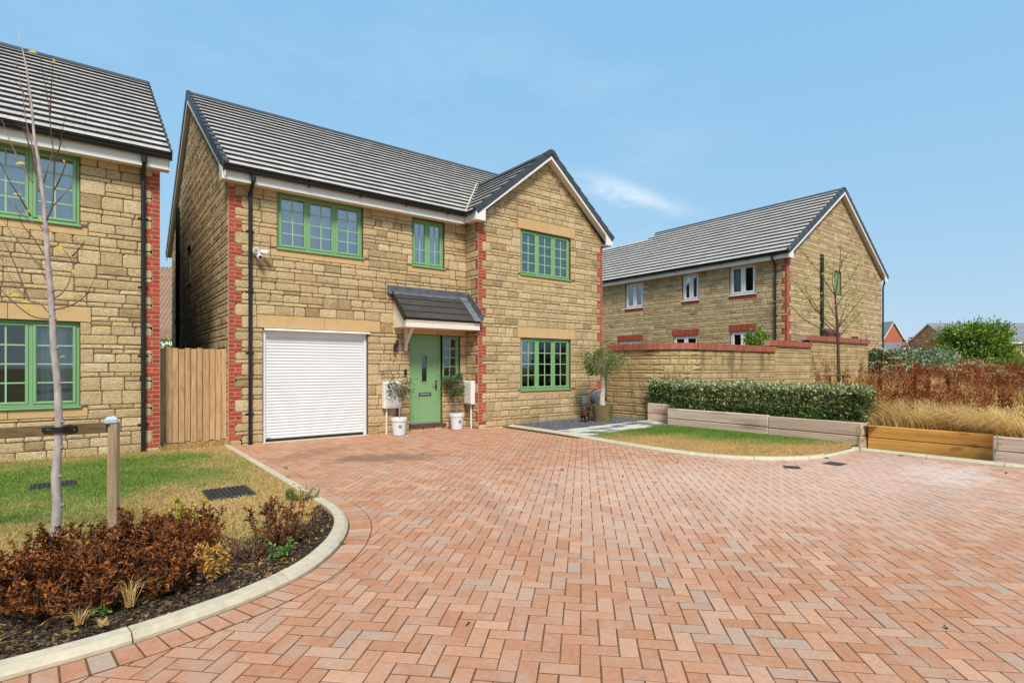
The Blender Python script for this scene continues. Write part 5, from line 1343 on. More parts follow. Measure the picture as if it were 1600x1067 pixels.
def door_olive(x, y, label, ctop, rx, rz, n, seed, lean, sc=1.0):
    t = thing('potted_olive_tree', label, 'potted tree', (x, y, .005), 'olives in white pots')
    p = MB(); p.lathe([(.125, 0), (.13, .005), (.158, .29), (.158, .295), (.172, .30), (.175, .365), (.166, .372), (.158, .365), (.15, .31), (.02, .31)], (x, y, .008), 28); pot = p.build('pot', M['pot_white'], t, smooth=False)
    di = V3((-.62, -.78, 0)) if seed == 1 else V3((-.42, -.9, 0)); di = di / np.linalg.norm(di); lo = MB()
    r_ = .151; a_ = math.atan2(di[1], di[0]) + .38; cc = V3((x + math.cos(a_) * r_, y + math.sin(a_) * r_, .205)); tn = V3((-math.sin(a_), math.cos(a_), 0)); nn_ = V3((math.cos(a_), math.sin(a_), -.1))
    ringv = [cc + nn_ * h_ + tn * math.cos(k * math.pi / 8) * .036 + V3((0, 0, 1)) * math.sin(k * math.pi / 8) * .036 for h_ in (-.01, .006) for k in range(16)]
    lo.add(ringv, [tuple(range(16)), tuple(range(16, 32))] + [(k, (k + 1) % 16, 16 + (k + 1) % 16, 16 + k) for k in range(16)]); lo.build('badge', M['logo'], pot)
    so = MB(); so.lathe([(.149, .0), (.149, .012)], (x, y, .318), 20); so.build('soil', M['soil'], t)
    cen = (x + lean[0], y + lean[1], ctop)
    tk = MB(); tk.tube([(x, y, .3), (x + .012, y, .5), (x + lean[0] * .5, y + lean[1] * .5, .72), (x + lean[0] * .8, y + lean[1] * .8, ctop)], [.012, .010, .009, .005], 7); tk.build('trunk', M['bark'], t)
    fo, ends = crown('crown', t, cen, rx, rz, n, .06, .24, M['leaf_bay'], cen, 24, .55, seed=seed, droop=.3, upb=.0)
    tw = MB(); twigs(tw, (x + lean[0] * .6, y + lean[1] * .6, ctop - rz * .7), ends, .005); tw.build('twigs', M['twig'], t)
door_olive(5.22, 10.78, 'olive tree in white pot left of the green door, sparse leaves', 1.0, .26, .28, 620, 1, (.05, .0))
door_olive(6.77, 10.93, 'fuller olive tree in white pot between green door and corner', 1.02, .27, .31, 1150, 2, (-.04, .02))
bx0, by0 = 10.36, 9.66
t = thing('potted_olive_tree', 'large round-headed olive tree in mossy stone tub beside the path', 'potted tree', (bx0, by0, .05))
p = MB(); p.lathe([(.215, 0), (.222, .01), (.262, .40), (.268, .43), (.272, .455), (.25, .455), (.245, .40), (.02, .40)], (bx0, by0, .055), 32); p.build('pot', M['pot_stone'], t)
so = MB(); so.lathe([(.244, 0), (.244, .015)], (bx0, by0, .46), 24); so.build('soil', M['gravel'], t)
tk = MB(); tk.tube([(bx0, by0, .44), (bx0 - .01, by0, .6), (bx0 + .02, by0, .9), (bx0 + .015, by0, 1.14), (bx0 + .01, by0, 1.26)], [.085, .068, .062, .064, .045], 10); tk.build('trunk', M['bark_olive'], t)
cen = (bx0 + .01, by0, 1.56)
fo, ends = crown('crown', t, cen, .44, .34, 3000, .075, .27, M['leaf_olive'], cen, 30, .62, seed=3, upb=.25)
tw = MB(); twigs(tw, (bx0 + .01, by0, 1.22), ends, .014); tw.build('twigs', M['bark_olive'], t)

# ------------------------------------------------------------------ fittings on the house
t = thing('meter_box', 'cream meter box on the wall between garage and front door', 'meter box', (5.21, 11.15, .0), 'meter boxes')
mb = MB(); mb.cbox(5.0, 5.42, 11.06, 11.185, .56, 1.15, .012); bx = mb.build('box', M['white'], t)
mb = MB(); mb.cbox(5.025, 5.395, 11.05, 11.06, .60, 1.12, .004); mb.build('lid', M['white'], t)
mb = MB(); mb.lathe([(.008, 0), (.008, -.004)], (5.06, 11.05, .86), 10, ax='y'); mb.build('lock', M['grey_plastic'], t)
mb = MB(); mb.tube([(5.10, 11.15, .0), (5.10, 11.15, .56)], .022, 10); mb.build('pipe', M['cream'], t)
mb = MB(); mb.tube([(5.36, 11.16, .0), (5.36, 11.16, .56)], .018, 10); mb.build('black_pipe', M['black'], t)
t = thing('meter_box', 'cream meter box on the return wall behind the fuller olive', 'meter box', (7.12, 11.0, 0), 'meter boxes')
mb = MB(); mb.cbox(7.085, 7.192, 10.78, 11.12, .58, 1.14, .012); mb.build('box', M['white'], t)
mb = MB(); mb.cbox(7.075, 7.085, 10.80, 11.10, .61, 1.11, .004); mb.build('lid', M['white'], t)
mb = MB(); mb.tube([(7.15, 10.9, 0), (7.15, 10.9, .58)], .02, 10); mb.build('pipe', M['white'], t)
t = thing('wall_lamp', 'black up-and-down wall light left of the porch bracket', 'wall light', (5.32, 11.15, 1.85))
mb = MB(); mb.cbox(5.29, 5.35, 11.165, 11.192, 1.86, 1.97, .004); mb.build('backplate', M['black'], t)
mb = MB(); mb.tube([(5.335, 11.11, 1.93), (5.335, 11.11, 2.06)], .034, 14); mb.tube([(5.285, 11.12, 1.80), (5.285, 11.12, 1.93)], .034, 14); mb.box(5.30, 5.33, 11.12, 11.17, 1.90, 1.93); mb.build('lamp_body', M['black'], t)
mb = MB(); mb.cbox(5.54, 5.60, 11.155, 11.188, 1.28, 1.42, .006); mb.lathe([(.018, 0), (.018, -.006), (.012, -.008)], (5.57, 11.155, 1.315), 14, ax='y'); tag(mb.build('doorbell', M['black'], None), 'black video doorbell beside the green door frame', 'doorbell')
mb = MB(); mb.lathe([(.03, 0), (.03, -.01), (.014, -.016), (.012, -.07)], (5.02, 11.188, 1.40), 14, ax='y'); mb.tube([(5.02, 11.12, 1.40), (5.02, 11.10, 1.385), (5.02, 11.10, 1.35)], .01, 8); tag(mb.build('outside_tap', M['steel'], None), 'small pale tap fitting on stone above the meter box', 'tap')
t = thing('security_camera', 'white floodlight security camera beside the black downpipe', 'camera', (2.46, 11.15, 3.56))
mb = MB(); mb.lathe([(.06, 0), (.06, -.03), (.045, -.055)], (2.46, 11.19, 3.64), 18, ax='y'); mb.build('base', M['white'], t)
mb = MB(); mb.tube([(2.42, 11.10, 3.66), (2.415, 11.03, 3.655), (2.41, 10.98, 3.65)], [.03, .05, .052], 14); mb.build('lamp_head', M['white'], t)
mb = MB(); mb.lathe([(.038, 0), (.03, -.004)], (2.41, 10.978, 3.65), 14, ax='y'); mb.build('lamp_lens', M['grey_plastic'], t)
mb = MB(); mb.tube([(2.52, 11.10, 3.66), (2.60, 11.04, 3.64), (2.64, 11.0, 3.625)], [.03, .05, .04], 14); mb.build('lamp_head', M['white'], t)
mb = MB(); mb.tube([(2.47, 11.13, 3.6), (2.475, 11.08, 3.57), (2.48, 11.02, 3.545), (2.485, 10.98, 3.53)], [.025, .05, .054, .05], 14); mb.build('camera_body', M['white'], t)
mb = MB(); mb.cbox(2.455, 2.515, 10.966, 10.982, 3.50, 3.55, .006); mb.build('camera_lens', M['black'], t)
t = thing('hose_reel', 'grey round hose reel on the wall behind the stone tub', 'hose reel', (11.12, 10.55, .45))
mb = MB(); mb.lathe([(.20, 0), (.205, -.02), (.205, -.10), (.19, -.12), (.15, -.125), (.14, -.115), (.05, -.115), (.045, -.13), (.0, -.13)], (11.12, 10.62, .64), 28, ax='y'); mb.build('drum', M['grey_plastic'], t)
mb = MB(); mb.cbox(10.98, 11.26, 10.60, 10.662, .50, .82, .01); mb.build('bracket', M['black'], t)
mb = MB(); mb.cbox(11.02, 11.18, 10.52, 10.62, .835, .875, .012); mb.build('handle', M['orange'], t)
t = thing('service_pedestal', 'grey plastic service post standing against the gable wall', 'post', (10.52, 10.42, .05))
mb = MB(); mb.tube([(10.52, 10.45, .04), (10.52, 10.45, .48)], .032, 12); mb.build('pole', M['grey_plastic'], t)
mb = MB(); mb.cbox(10.455, 10.585, 10.39, 10.51, .47, .70, .03); mb.build('head', M['pale_blue'], t)
mb = MB(); mb.tube([(10.53, 10.43, .05), (10.56, 10.38, .09), (10.55, 10.42, .2)], [.06, .055, .034], 10); mb.build('boot', M['pale_blue'], t)

# small brown dog on the gravel, seen from behind, head turned away to the right
def skin_mesh(name, verts, edges, radii, material, parent=None, sub=2):
    me = bpy.data.meshes.new(name); me.from_pydata(verts, edges, []); me.update()
    o = bpy.data.objects.new('tmp_skin', me); COL.objects.link(o)
    sk = o.modifiers.new('s', 'SKIN')
    for i, r in enumerate(radii): me.skin_vertices[0].data[i].radius = (r, r)
    me.skin_vertices[0].data[0].use_root = True
    sb = o.modifiers.new('b', 'SUBSURF'); sb.levels = sub; sb.render_levels = sub
    dg = bpy.context.evaluated_depsgraph_get(); m2 = bpy.data.meshes.new_from_object(o.evaluated_get(dg)); m2.name = name
    bpy.data.objects.remove(o); bpy.data.meshes.remove(me)
    m2.materials.clear(); m2.materials.append(material); m2.polygons.foreach_set('use_smooth', [True] * len(m2.polygons))
    return m2
dv = []; de = []; dr_ = []
def chain(start, pts):
    last = start
    for (p, r) in pts:
        dv.append(p); dr_.append(r); k = len(dv) - 1
        if last is not None: de.append((last, k))
        last = k
    return last
# local: x forward, y left, z up
chain(None, [((0, 0, .215), .058)]); chain(0, [((.07, 0, .21), .056), ((.14, 0, .205), .062)])
chest = 2
chain(chest, [((.185, 0, .245), .045), ((.215, 0, .285), .040), ((.245, 0, .305), .048), ((.29, .0, .295), .032), ((.325, 0, .285), .021)])
for s in (1, -1):
    chain(0, [((-.02, .045 * s, .17), .036), ((.005, .05 * s, .115), .022), ((-.035, .05 * s, .07), .014), ((-.03, .05 * s, .014), .014), ((-.01, .05 * s, .01), .012)])
    chain(chest, [((.155, .042 * s, .155), .028), ((.15, .045 * s, .085), .018), ((.155, .045 * s, .014), .015), ((.175, .045 * s, .01), .012)])
chain(0, [((-.055, 0, .245), .016), ((-.075, 0, .28), .010), ((-.07, 0, .315), .006)])
dm = skin_mesh('body', dv, de, [r_ * 1.22 for r_ in dr_], M['fur'])
dog = thing('dog', 'small dark brown dog on slate gravel beside the stone tub', 'dog', (9.86, 9.83, .055))
ob = bpy.data.objects.new('body', dm); COL.objects.link(ob); ob.parent = dog; WLOC[ob.name] = V3((9.86, 9.83, .055))
a = dm.attributes.new('tint', 'FLOAT', 'POINT'); co_ = np.empty(len(dm.vertices) * 3); dm.vertices.foreach_get('co', co_); co_ = co_.reshape(-1, 3)
a.data.foreach_set('value', np.clip(.9 - co_[:, 0] * 4.0, 0, 1).astype(np.float32))
for s in (1, -1):
    e = MB(); e.add([(.235, .02 * s, .335), (.265, .03 * s, .34), (.245, .055 * s, .335), (.235, .05 * s, .392), (.246, .045 * s, .345)], [(0, 1, 3), (1, 2, 3), (2, 0, 3), (0, 1, 4), (1, 2, 4)], .7); eo = e.build('ear', M['fur'], None, origin=(0, 0, 0)); eo.parent = ob; eo.location = (0, 0, 0)
dog.rotation_euler = (0, 0, math.radians(20)); dog.scale = (1.12, 1.12, 1.12)

# ------------------------------------------------------------------ covers
def ribbed_cover(x0, x1, y0, y1, z, label):
    t = thing('inspection_cover', label, 'drain cover', ((x0 + x1) / 2, (y0 + y1) / 2, z - .03), 'plastic covers in the lawn')
    mb = MB(); mb.cbox(x0, x1, y0, y1, z - .03, z, .008); mb.build('frame', M['cover'], t)
    n = 9
    for i in range(n):
        a = x0 + .025 + (x1 - x0 - .05) * i / n; b = a + (x1 - x0 - .05) / n * .62; mb = MB()
        if i % 4 == 2: mb.cbox(a, b, y0 + .03, (y0 + y1) / 2 - .02, z - .004, z + .012, .003, random.random()); mb.cbox(a, b, (y0 + y1) / 2 + .02, y1 - .03, z - .004, z + .012, .003)
        else: mb.cbox(a, b, y0 + .03, y1 - .03, z - .004, z + .012, .003, random.random())
        mb.build('rib', M['cover'], t)
ribbed_cover(.98, 1.45, 6.57, 7.10, .055, 'black ribbed cover in dry grass near the kerb')
ribbed_cover(-.60, -.17, 8.35, 8.72, .055, 'black ribbed cover in green grass behind the sapling')
def grate(x0, x1, y0, y1, label, rot=0):
    t = thing('drain_grate', label, 'drain cover', ((x0 + x1) / 2, (y0 + y1) / 2, 0), 'iron covers in the paving')
    w, h_ = (x1 - x0) / 2, (y1 - y0) / 2; mb = MB()
    cx_, cy_ = (x0 + x1) / 2, (y0 + y1) / 2
    mb.box(cx_ - w, cx_ + w, cy_ - h_, cy_ - h_ + .02, -.03, .006); mb.box(cx_ - w, cx_ + w, cy_ + h_ - .02, cy_ + h_, -.03, .006); mb.box(cx_ - w, cx_ - w + .02, cy_ - h_ + .02, cy_ + h_ - .02, -.03, .006); mb.box(cx_ + w - .02, cx_ + w, cy_ - h_ + .02, cy_ + h_ - .02, -.03, .006)
    mb.box(cx_ - w + .02, cx_ + w - .02, cy_ - h_ + .02, cy_ + h_ - .02, -.03, .0035)
    mb.build('frame', M['iron'], t)
    n = 7
    for i in range(n):
        a = cy_ - h_ + .025 + (2 * h_ - .05) * i / n; mb = MB(); mb.box(cx_ - w + .021, cx_ + w - .021, a, a + (2 * h_ - .05) / n * .6, .0, .0075, .5); mb.build('bar', M['iron'], t)
    t.rotation_euler = (0, 0, rot)
grate(8.75, 9.05, 3.43, 3.68, 'dark iron gully grate in the paving near the lawn kerb')
grate(7.98, 8.20, 3.70, 3.92, 'smaller grey cover in the paving left of the gully grate', .6)
# ------------------------------------------------------------------ sapling, stake and planting bed on the left
def at(px_, py_, d):
    """a point seen along this direction, d metres in front of the camera"""
    u = (px_ - 800) / FPX
    return Vector((d * (FW[0] + u * RT[0]), d * (FW[1] + u * RT[1]), EYE + (574 - py_) / FPX * d))
def spurs(mb, pts, rng, every=.12, ln=(.03, .14), r=.0015, tipz=.6):
    """short side twigs along a branch"""
    for a, b in zip(pts[:-1], pts[1:]):
        L_ = (b - a).length; n = int(L_ / every)
        for i in range(n):
            p = a.lerp(b, (i + rng.random()) / max(1, n)); d_ = (b - a).normalized()
            v = Vector(rng.normal(size=3)); v = (v - d_ * v.dot(d_)).normalized() * .7 + d_ * .6 + Vector((0, 0, tipz * .3)); l = rng.uniform(*ln)
            mb.tube([p, p + v.normalized() * l], [r, r * .5], 4, .6)
def tree_from(name, label, cat, trunk, tr, branches, d0, bark, twig, seed, rb=(.0062, .0014), spur=True, base_z=None, dsp=.45, trunk_name='trunk'):
    rng = np.random.default_rng(seed)
    tp = [at(x_, y_, d0) for x_, y_ in trunk]
    base = tp[0].copy()
    t = thing(name, label, cat, base)
    mb = MB(); mb.tube(tp, tr, 10, .2)
    for i in range(1, len(tp) - 1):         # knots
        if tr[i] > .012: mb.tube([tp[i] + Vector((tr[i] * .6, -tr[i] * .5, 0)), tp[i] + Vector((tr[i] * 1.15, -tr[i] * 1.0, .012))], [tr[i] * .45, tr[i] * .3], 6, .9)
    mb.build('trunk', bark, t, smooth=True)
    tips = []
    for br in branches:
        sgn = rng.uniform(-1, 1) * dsp; n = len(br); pts = [at(x_, y_, d0 + sgn * (k / (n - 1)) ** 1.2) for k, (x_, y_) in enumerate(br)]
        L_ = sum((b - a).length for a, b in zip(pts[:-1], pts[1:])); r0 = min(rb[0], rb[0] * (.5 + L_)); mb = MB()
        # smooth the bends a little
        fine = [Vector((*smooth3(pts, s),)) for s in np.linspace(0, 1, 3 * n)]
        mb.tube(fine, list(np.linspace(r0, rb[1], len(fine))), 6, .3)
        if spur: spurs(mb, fine, rng, every=.06 if rb[0] < .012 else .16)
        mb.build('branch', twig, t); tips.append(fine)
    return t, tp, tips
def smooth3(pts, s):
    P_ = np.array([p[:] for p in pts]); n = len(P_); x = s * (n - 1); i = min(int(x), n - 2); f = x - i
    p0 = P_[max(i - 1, 0)]; p1 = P_[i]; p2 = P_[i + 1]; p3 = P_[min(i + 2, n - 1)]
    return .5 * ((2 * p1) + (-p0 + p2) * f + (2 * p0 - 5 * p1 + 4 * p2 - p3) * f * f + (-p0 + 3 * p1 - 3 * p2 + p3) * f ** 3)
TD = 4.22
tr_px = [(82, 874), (86, 840), (90, 790), (87, 745), (91, 700), (92, 660), (90, 600), (84, 545), (82, 500), (79, 455), (76, 425), (74, 395), (72, 360), (69, 325), (66, 293), (60, 251), (53, 209), (49, 161), (42, 110), (35, 77), (28, 46)]
tr_r = [.045, .037, .033, .031, .028, .026, .0245, .023, .022, .020, .019, .0175, .016, .0145, .013, .012, .009, .0075, .0055, .004, .002]
br_px = [[(85, 466), (98, 457), (108, 440), (114, 412), (116, 384)], [(114, 412), (106, 398), (96, 387)], [(114, 400), (124, 388), (132, 377)], [(84, 484), (112, 477), (135, 460), (146, 438)],
         [(80, 499), (50, 494), (17, 469), (-4, 446)], [(81, 494), (62, 474), (45, 469), (20, 440), (0, 400)], [(74, 426), (42, 393), (17, 362), (4, 343)], [(78, 390), (65, 356), (42, 342), (17, 317), (6, 296)],
         [(45, 469), (30, 430), (15, 395), (3, 372)], [(74, 440), (66, 425), (60, 405)], [(70, 400), (52, 372), (34, 350), (30, 330)],
         [(72, 345), (82, 321), (84, 279), (84, 243), (80, 209), (76, 167), (69, 124), (63, 92)], [(78, 180), (80, 140), (83, 95)], [(60, 300), (51, 231), (42, 197), (37, 161), (31, 122), (26, 92)],
         [(84, 254), (93, 231), (97, 206), (102, 182)], [(84, 321), (100, 303), (112, 290), (119, 272)], [(83, 300), (96, 275), (103, 255), (110, 240)], [(51, 285), (30, 250), (15, 220), (3, 187)], [(48, 338), (32, 310), (17, 287), (-2, 250)],
         [(56, 270), (45, 225), (38, 205), (27, 190)], [(66, 293), (75, 262), (82, 240)], [(50, 180), (44, 150), (43, 128)], [(42, 160), (34, 140), (24, 128)]]
sap, tp, tips = tree_from('sapling', 'thin pale-barked sapling with a few yellow leaves tied to the stake', 'tree', tr_px, tr_r, br_px, TD, M['bark'], M['twig'], 5)
lf_px = [(49, 81, 16, 1), (84, 95, 8, 2), (30, 255, 16, 0), (60, 266, 11, 0), (25, 303, 13, 0), (21, 461, 18, 0), (38, 471, 11, 0), (43, 483, 11, 2), (94, 387, 15, 1), (115, 425, 10, 2), (144, 437, 7, 1), (63, 342, 8, 2), (44, 330, 6, 2), (97, 557, 9, 3), (88, 591, 9, 3), (72, 486, 6, 3), (100, 252, 6, 2)]
for (a, b, L_, k) in lf_px:
    c = at(a, b, TD + random.uniform(-.2, .2)); l = L_ / FPX * TD; mb = MB(); ang = (.1, -.2, -1.1, .3)[k] + random.uniform(-.2, .2)
    d_ = Vector((RT[0] * math.cos(ang), RT[1] * math.cos(ang), math.sin(ang))); s_ = Vector((-RT[0] * math.sin(ang) * .6 + FW[0] * .5, -RT[1] * math.sin(ang) * .6 + FW[1] * .5, math.cos(ang) * .7)).normalized(); n_ = d_.cross(s_)
    w = l * .42; vs = []
    for (f, g_) in ((0, .0), (.2, .7), (.5, 1), (.8, .6), (1, 0)):
        p = c + d_ * (f - .5) * l - n_ * (.12 * l * (f - .5) ** 2 * 4); vs += [p + s_ * w * .5 * g_ + n_ * .1 * w * g_, p, p - s_ * w * .5 * g_ + n_ * .1 * w * g_]
    fs = []
    for i in range(4):
        fs += [(3 * i, 3 * i + 1, 3 * i + 4, 3 * i + 3), (3 * i + 1, 3 * i + 2, 3 * i + 5, 3 * i + 4)]
    mb.add([v[:] for v in vs], fs, [.0, .2, .3, .9][k] if k < 3 else 1.0); mb.build('leaf', M['leaf_yellow'], sap, recalc=False)
# stake: square-cut post, cross rail, rubber tie
PD = 4.40
pb = at(177, 870, PD); pb.z = 0
stk = thing('tree_stake', 'weathered timber post and cross rail with black tie supporting the sapling', 'tree stake', (pb.x, pb.y, 0))
mb = MB(); mb.tube([(pb.x, pb.y, -.05), (pb.x, pb.y, .5), (pb.x + .004, pb.y, 1.015)], [.043, .042, .041], 7); mb.build('post', M['post'], stk)
r0 = at(168, 668, PD - .03); r1 = at(-110, 682, PD - .03); rd = (r1 - r0).normalized(); rn = Vector((FW[0], FW[1], 0)) * .02; ru = Vector((0, 0, .041))
mb = MB(); mb.add([(r0 - rn - ru)[:], (r1 - rn - ru)[:], (r1 + rn - ru)[:], (r0 + rn - ru)[:], (r0 - rn + ru)[:], (r1 - rn + ru)[:], (r1 + rn + ru)[:], (r0 + rn + ru)[:]], BOXF); mb.build('rail', M['rail'], stk)
pe = at(-110, 700, PD - .02); mb = MB(); mb.tube([(pe.x, pe.y, -.05), (pe.x, pe.y, .96)], .048, 12); mb.build('post', M['post'], stk)
mb = MB(); c1 = at(66, 672, PD - .062); c2 = at(120, 669, PD - .062); nb = Vector((FW[0], FW[1], 0)) * .006; ub_ = Vector((0, 0, .019))
mb.add([(c1 - nb - ub_)[:], (c2 - nb - ub_)[:], (c2 + nb - ub_)[:], (c1 + nb - ub_)[:], (c1 - nb + ub_)[:], (c2 - nb + ub_)[:], (c2 + nb + ub_)[:], (c1 + nb + ub_)[:]], BOXF)
tk = at(91.5, 671, TD); mb.tube([tk + Vector((0, 0, -.022)), tk + Vector((0, 0, .022))], .042, 14); mb.build('tie', M['black'], stk)
for px_ in (74, 77, 116): 
    mb = MB(); q = at(px_, 671, PD - .07); mb.lathe([(.004, 0), (.004, .004)], q, 8, ax='y'); mb.build('nail', M['steel'], stk)
cpv = at(174, 655, PD - .02); mb = MB(); mb.cbox(cpv.x - .045, cpv.x + .045, cpv.y - .03, cpv.y + .03, 1.005, 1.055, .012); mb.tube([(cpv.x - .03, cpv.y, 1.05), (cpv.x + .03, cpv.y, 1.055)], .014, 8); mb.build('plastic_cap', M['pale_blue'], stk)

def shrub(x, y, r, h, n, label, material, lsize=.027, wr=.42, cat='shrub', group=None, seed=0, name='dead_shrub', sparse=.5, z0=.05, stems=16):
    rng = np.random.default_rng(seed + 100); t = thing(name, label, cat, (x, y, z0), group)
    mb = MB(); P_ = []; D_ = []
    for i in range(stems):
        a = rng.uniform(0, 2 * np.pi); rr = r * math.sqrt(rng.uniform(.05, 1)); hz = h * (1 - .35 * (rr / r) ** 2) * rng.uniform(.75, 1.1)
        e = np.array([x + rr * math.cos(a), y + rr * math.sin(a), z0 + hz]); b = np.array([x + .25 * rr * math.cos(a), y + .25 * rr * math.sin(a), z0 - .02]); m = (b + e) / 2 + np.array([.25 * rr * math.cos(a), .25 * rr * math.sin(a), .0])
        mb.tube([b, m, e], [.005, .004, .0018], 5, .5)
        # side shoots
        for k in range(5):
            f = rng.uniform(.12, 1); q = (1 - f) ** 2 * b + 2 * f * (1 - f) * m + f * f * e; v = rng.normal(size=3) * .6 + np.array([math.cos(a) * .5, math.sin(a) * .5, .8]); v /= np.linalg.norm(v); l = rng.uniform(.3, .7) * r * .6
            mb.tube([q, q + v * l], [.0025, .001], 4, .6)
            m_ = max(1, int(n / stems / 6)); s = rng.random(m_)
            P_.append(q + v[None] * (l * s)[:, None]); D_.append(np.tile(v, (m_, 1)))
        m_ = max(1, int(n / stems / 6)); f = rng.uniform(.1, 1.02, m_); q = ((1 - f) ** 2)[:, None] * b + (2 * f * (1 - f))[:, None] * m + (f * f)[:, None] * e
        P_.append(q); D_.append(np.tile((e - m) / np.linalg.norm(e - m), (m_, 1)))
    mb.build('stems', M['twig'], t)
    P_ = np.concatenate(P_); D_ = np.concatenate(D_); N = len(P_); D_ = D_ * .55 + rng.normal(size=(N, 3)) * .6
    tint = np.clip(rng.random(N) * .8 + (vnoise(P_[:, 0] * 9, P_[:, 2] * 9 + P_[:, 1] * 9, 5) - .5) * .5, 0, 1)
    leaves('foliage', P_, D_, rng.uniform(.7, 1.35, N) * lsize, rng.uniform(.75, 1.25, N) * lsize * wr, tint, material, t, origin=(x, y, z0), droop=.35)
    return t
G_ = 'dead brown shrubs in the front bed'
for i, (x_, y_, r_, h_, n_, lb_) in enumerate([(-.52, 4.45, .30, .33, 2300, 'dead brown shrub at the left edge of the picture'), (-.22, 4.12, .27, .30, 2400, 'dead brown shrub nearest the kerb, left of the green seedling'), (-.12, 4.62, .30, .33, 2200, 'dead brown shrub in front of the sapling trunk'), (.13, 4.30, .28, .33, 2600, 'dead brown shrub behind the green seedling and straw tuft'),
                                              (.22, 4.78, .28, .34, 2200, 'dead brown shrub in front of the timber post'), (.44, 4.45, .27, .35, 2500, 'dead brown shrub left of the golden one'), (.58, 4.88, .25, .30, 1500, 'dead brown shrub under the yellowing sprig'), (-.02, 4.0, .20, .22, 1500, 'low dead brown shrub beside the straw tuft'), (.36, 4.1, .20, .26, 1600, 'low dead brown shrub at the bark edge left of the golden one')]):
    shrub(x_, y_, r_, h_, int(n_ * 2.3), lb_, M['leaf_dead'], seed=i, group=G_, stems=34)
shrub(1.22, 4.66, .27, .36, 2000, 'sparse rust-brown dead shrub inside the kerb bend', M['leaf_dead'], seed=21, stems=22, group=G_)
shrub(.92, 4.34, .16, .20, 260, 'small broken dead shrub between the golden one and the kerb', M['leaf_dead'], seed=22, stems=10, group=G_)
shrub(.62, 4.08, .11, .26, 620, 'small golden dead shrub at the right end of the brown shrubs', M['leaf_gold'], seed=23, stems=8, group=G_, lsize=.036)
shrub(-.50, 3.78, .10, .26, 240, 'golden dried stalks at the lower left edge', M['leaf_gold'], seed=24, stems=8, group=G_, lsize=.036)
shrub(.60, 4.98, .13, .42, 300, 'yellow-green sprig above the brown shrubs', M['leaf_yellow'], seed=25, stems=7, lsize=.04, name='yellowing_shrub')
for i, (x_, y_, r_, h_, n_, lb_) in enumerate([(1.12, 4.28, .10, .10, 200, 'small green weed in front of the sparse dead shrub'), (.06, 3.93, .07, .085, 130, 'small green seedling in the bark beside the straw tuft'), (1.0, 4.5, .05, .14, 40, 'single green weed sprig within the sparse dead shrub')]):
    shrub(x_, y_, r_, h_, n_, lb_, M['leaf_weed'], .03, .6, 'weed', 'green weeds in the bed', 40 + i, 'weed', stems=7)
def flower_weed(x, y, h, r, lb, seed, nfl):
    t = shrub(x, y, r, h, 170, lb, M['leaf_weed'], .035, .3, 'weed', None, seed, 'flowering_weed', z0=.04, stems=8); rng = np.random.default_rng(seed)
    for k in range(nfl):
        a = rng.uniform(0, 6.28); q = (x + r * .8 * math.cos(a), y + r * .8 * math.sin(a), .04 + h * rng.uniform(.85, 1.15)); mb = MB()
        for j in range(6):
            b = j * math.pi / 3; mb.add([q, (q[0] + .011 * math.cos(b - .4), q[1] + .011 * math.sin(b - .4), q[2] + .004), (q[0] + .016 * math.cos(b), q[1] + .016 * math.sin(b), q[2] + .002), (q[0] + .011 * math.cos(b + .4), q[1] + .011 * math.sin(b + .4), q[2] + .004)], [(0, 1, 2, 3)])
        mb.lathe([(.006, -.002), (.006, .006), (.002, .009)], q, 8); mb.build('flower', M['leaf_yellow'], t, recalc=False)
flower_weed(1.80, 5.98, .15, .15, 'green weed with small yellow flowers by the kerb', 61, 6)
flower_weed(1.66, 6.02, .13, .05, 'thin green weed in dry grass left of the flowering one', 62, 0)
flower_weed(-.72, 5.22, .42, .10, 'tall yellow-flowered weed at the left edge of the lawn', 63, 5)
for i, (x_, y_, h_, n_, lb_) in enumerate([(.17, 3.90, .20, 60, 'upright straw tuft in front of the brown shrubs'), (-.06, 3.80, .10, 70, 'low pale straw tuft on the bark near the kerb'), (.04, 3.70, .05, 50, 'flattened straw tuft at the kerb edge'), (-.42, 3.66, .12, 60, 'straw tuft at the lower left corner'), (1.5, 5.0, .08, 80, 'dry straw tuft inside the kerb curve')]):
    a = RNG.uniform(0, 6.28, n_); rr = RNG.random(n_) * .025
    o = blades('straw_tuft', x_ + rr * np.cos(a), y_ + rr * np.sin(a), np.full(n_, .06), RNG.uniform(.6, 1.1, n_) * h_, RNG.uniform(.1, .9 if h_ > .15 else 1.8, n_), .004, RNG.uniform(.3, 1, n_), M['straw'], origin=(x_, y_, .05)); tag(o, lb_, 'grass tuft', 'straw tufts in the bed')
# few weeds in the paving joints
for i, (x_, y_, lb_) in enumerate([(1.99, 9.6, 'green tuft in the kerb joint near the garage'), (2.2, 8.2, 'small weed in the paving edge joint'), (2.02, 7.5, 'weed at the kerb foot halfway along the drive'), (1.62, 4.40, 'green weed at the foot of the curved kerb'), (9.3, 3.83, 'green weed at the kerb by the gully grate'), (10.54, 3.2, 'dry weed at the kerb before the orange sleepers'), (4.35, 8.1, 'small weed between pavers in front of the garage')]):
    n_ = 40; a = RNG.uniform(0, 6.28, n_); rr = RNG.random(n_) * .04
    o = blades('joint_weed', x_ + rr * np.cos(a), y_ + rr * np.sin(a), np.full(n_, .0), RNG.uniform(.02, .055, n_), RNG.uniform(.3, 1.5, n_), .006, RNG.uniform(.55, 1, n_), M['blade'], origin=(x_, y_, 0)); tag(o, lb_, 'weed', 'weeds in the paving joints')
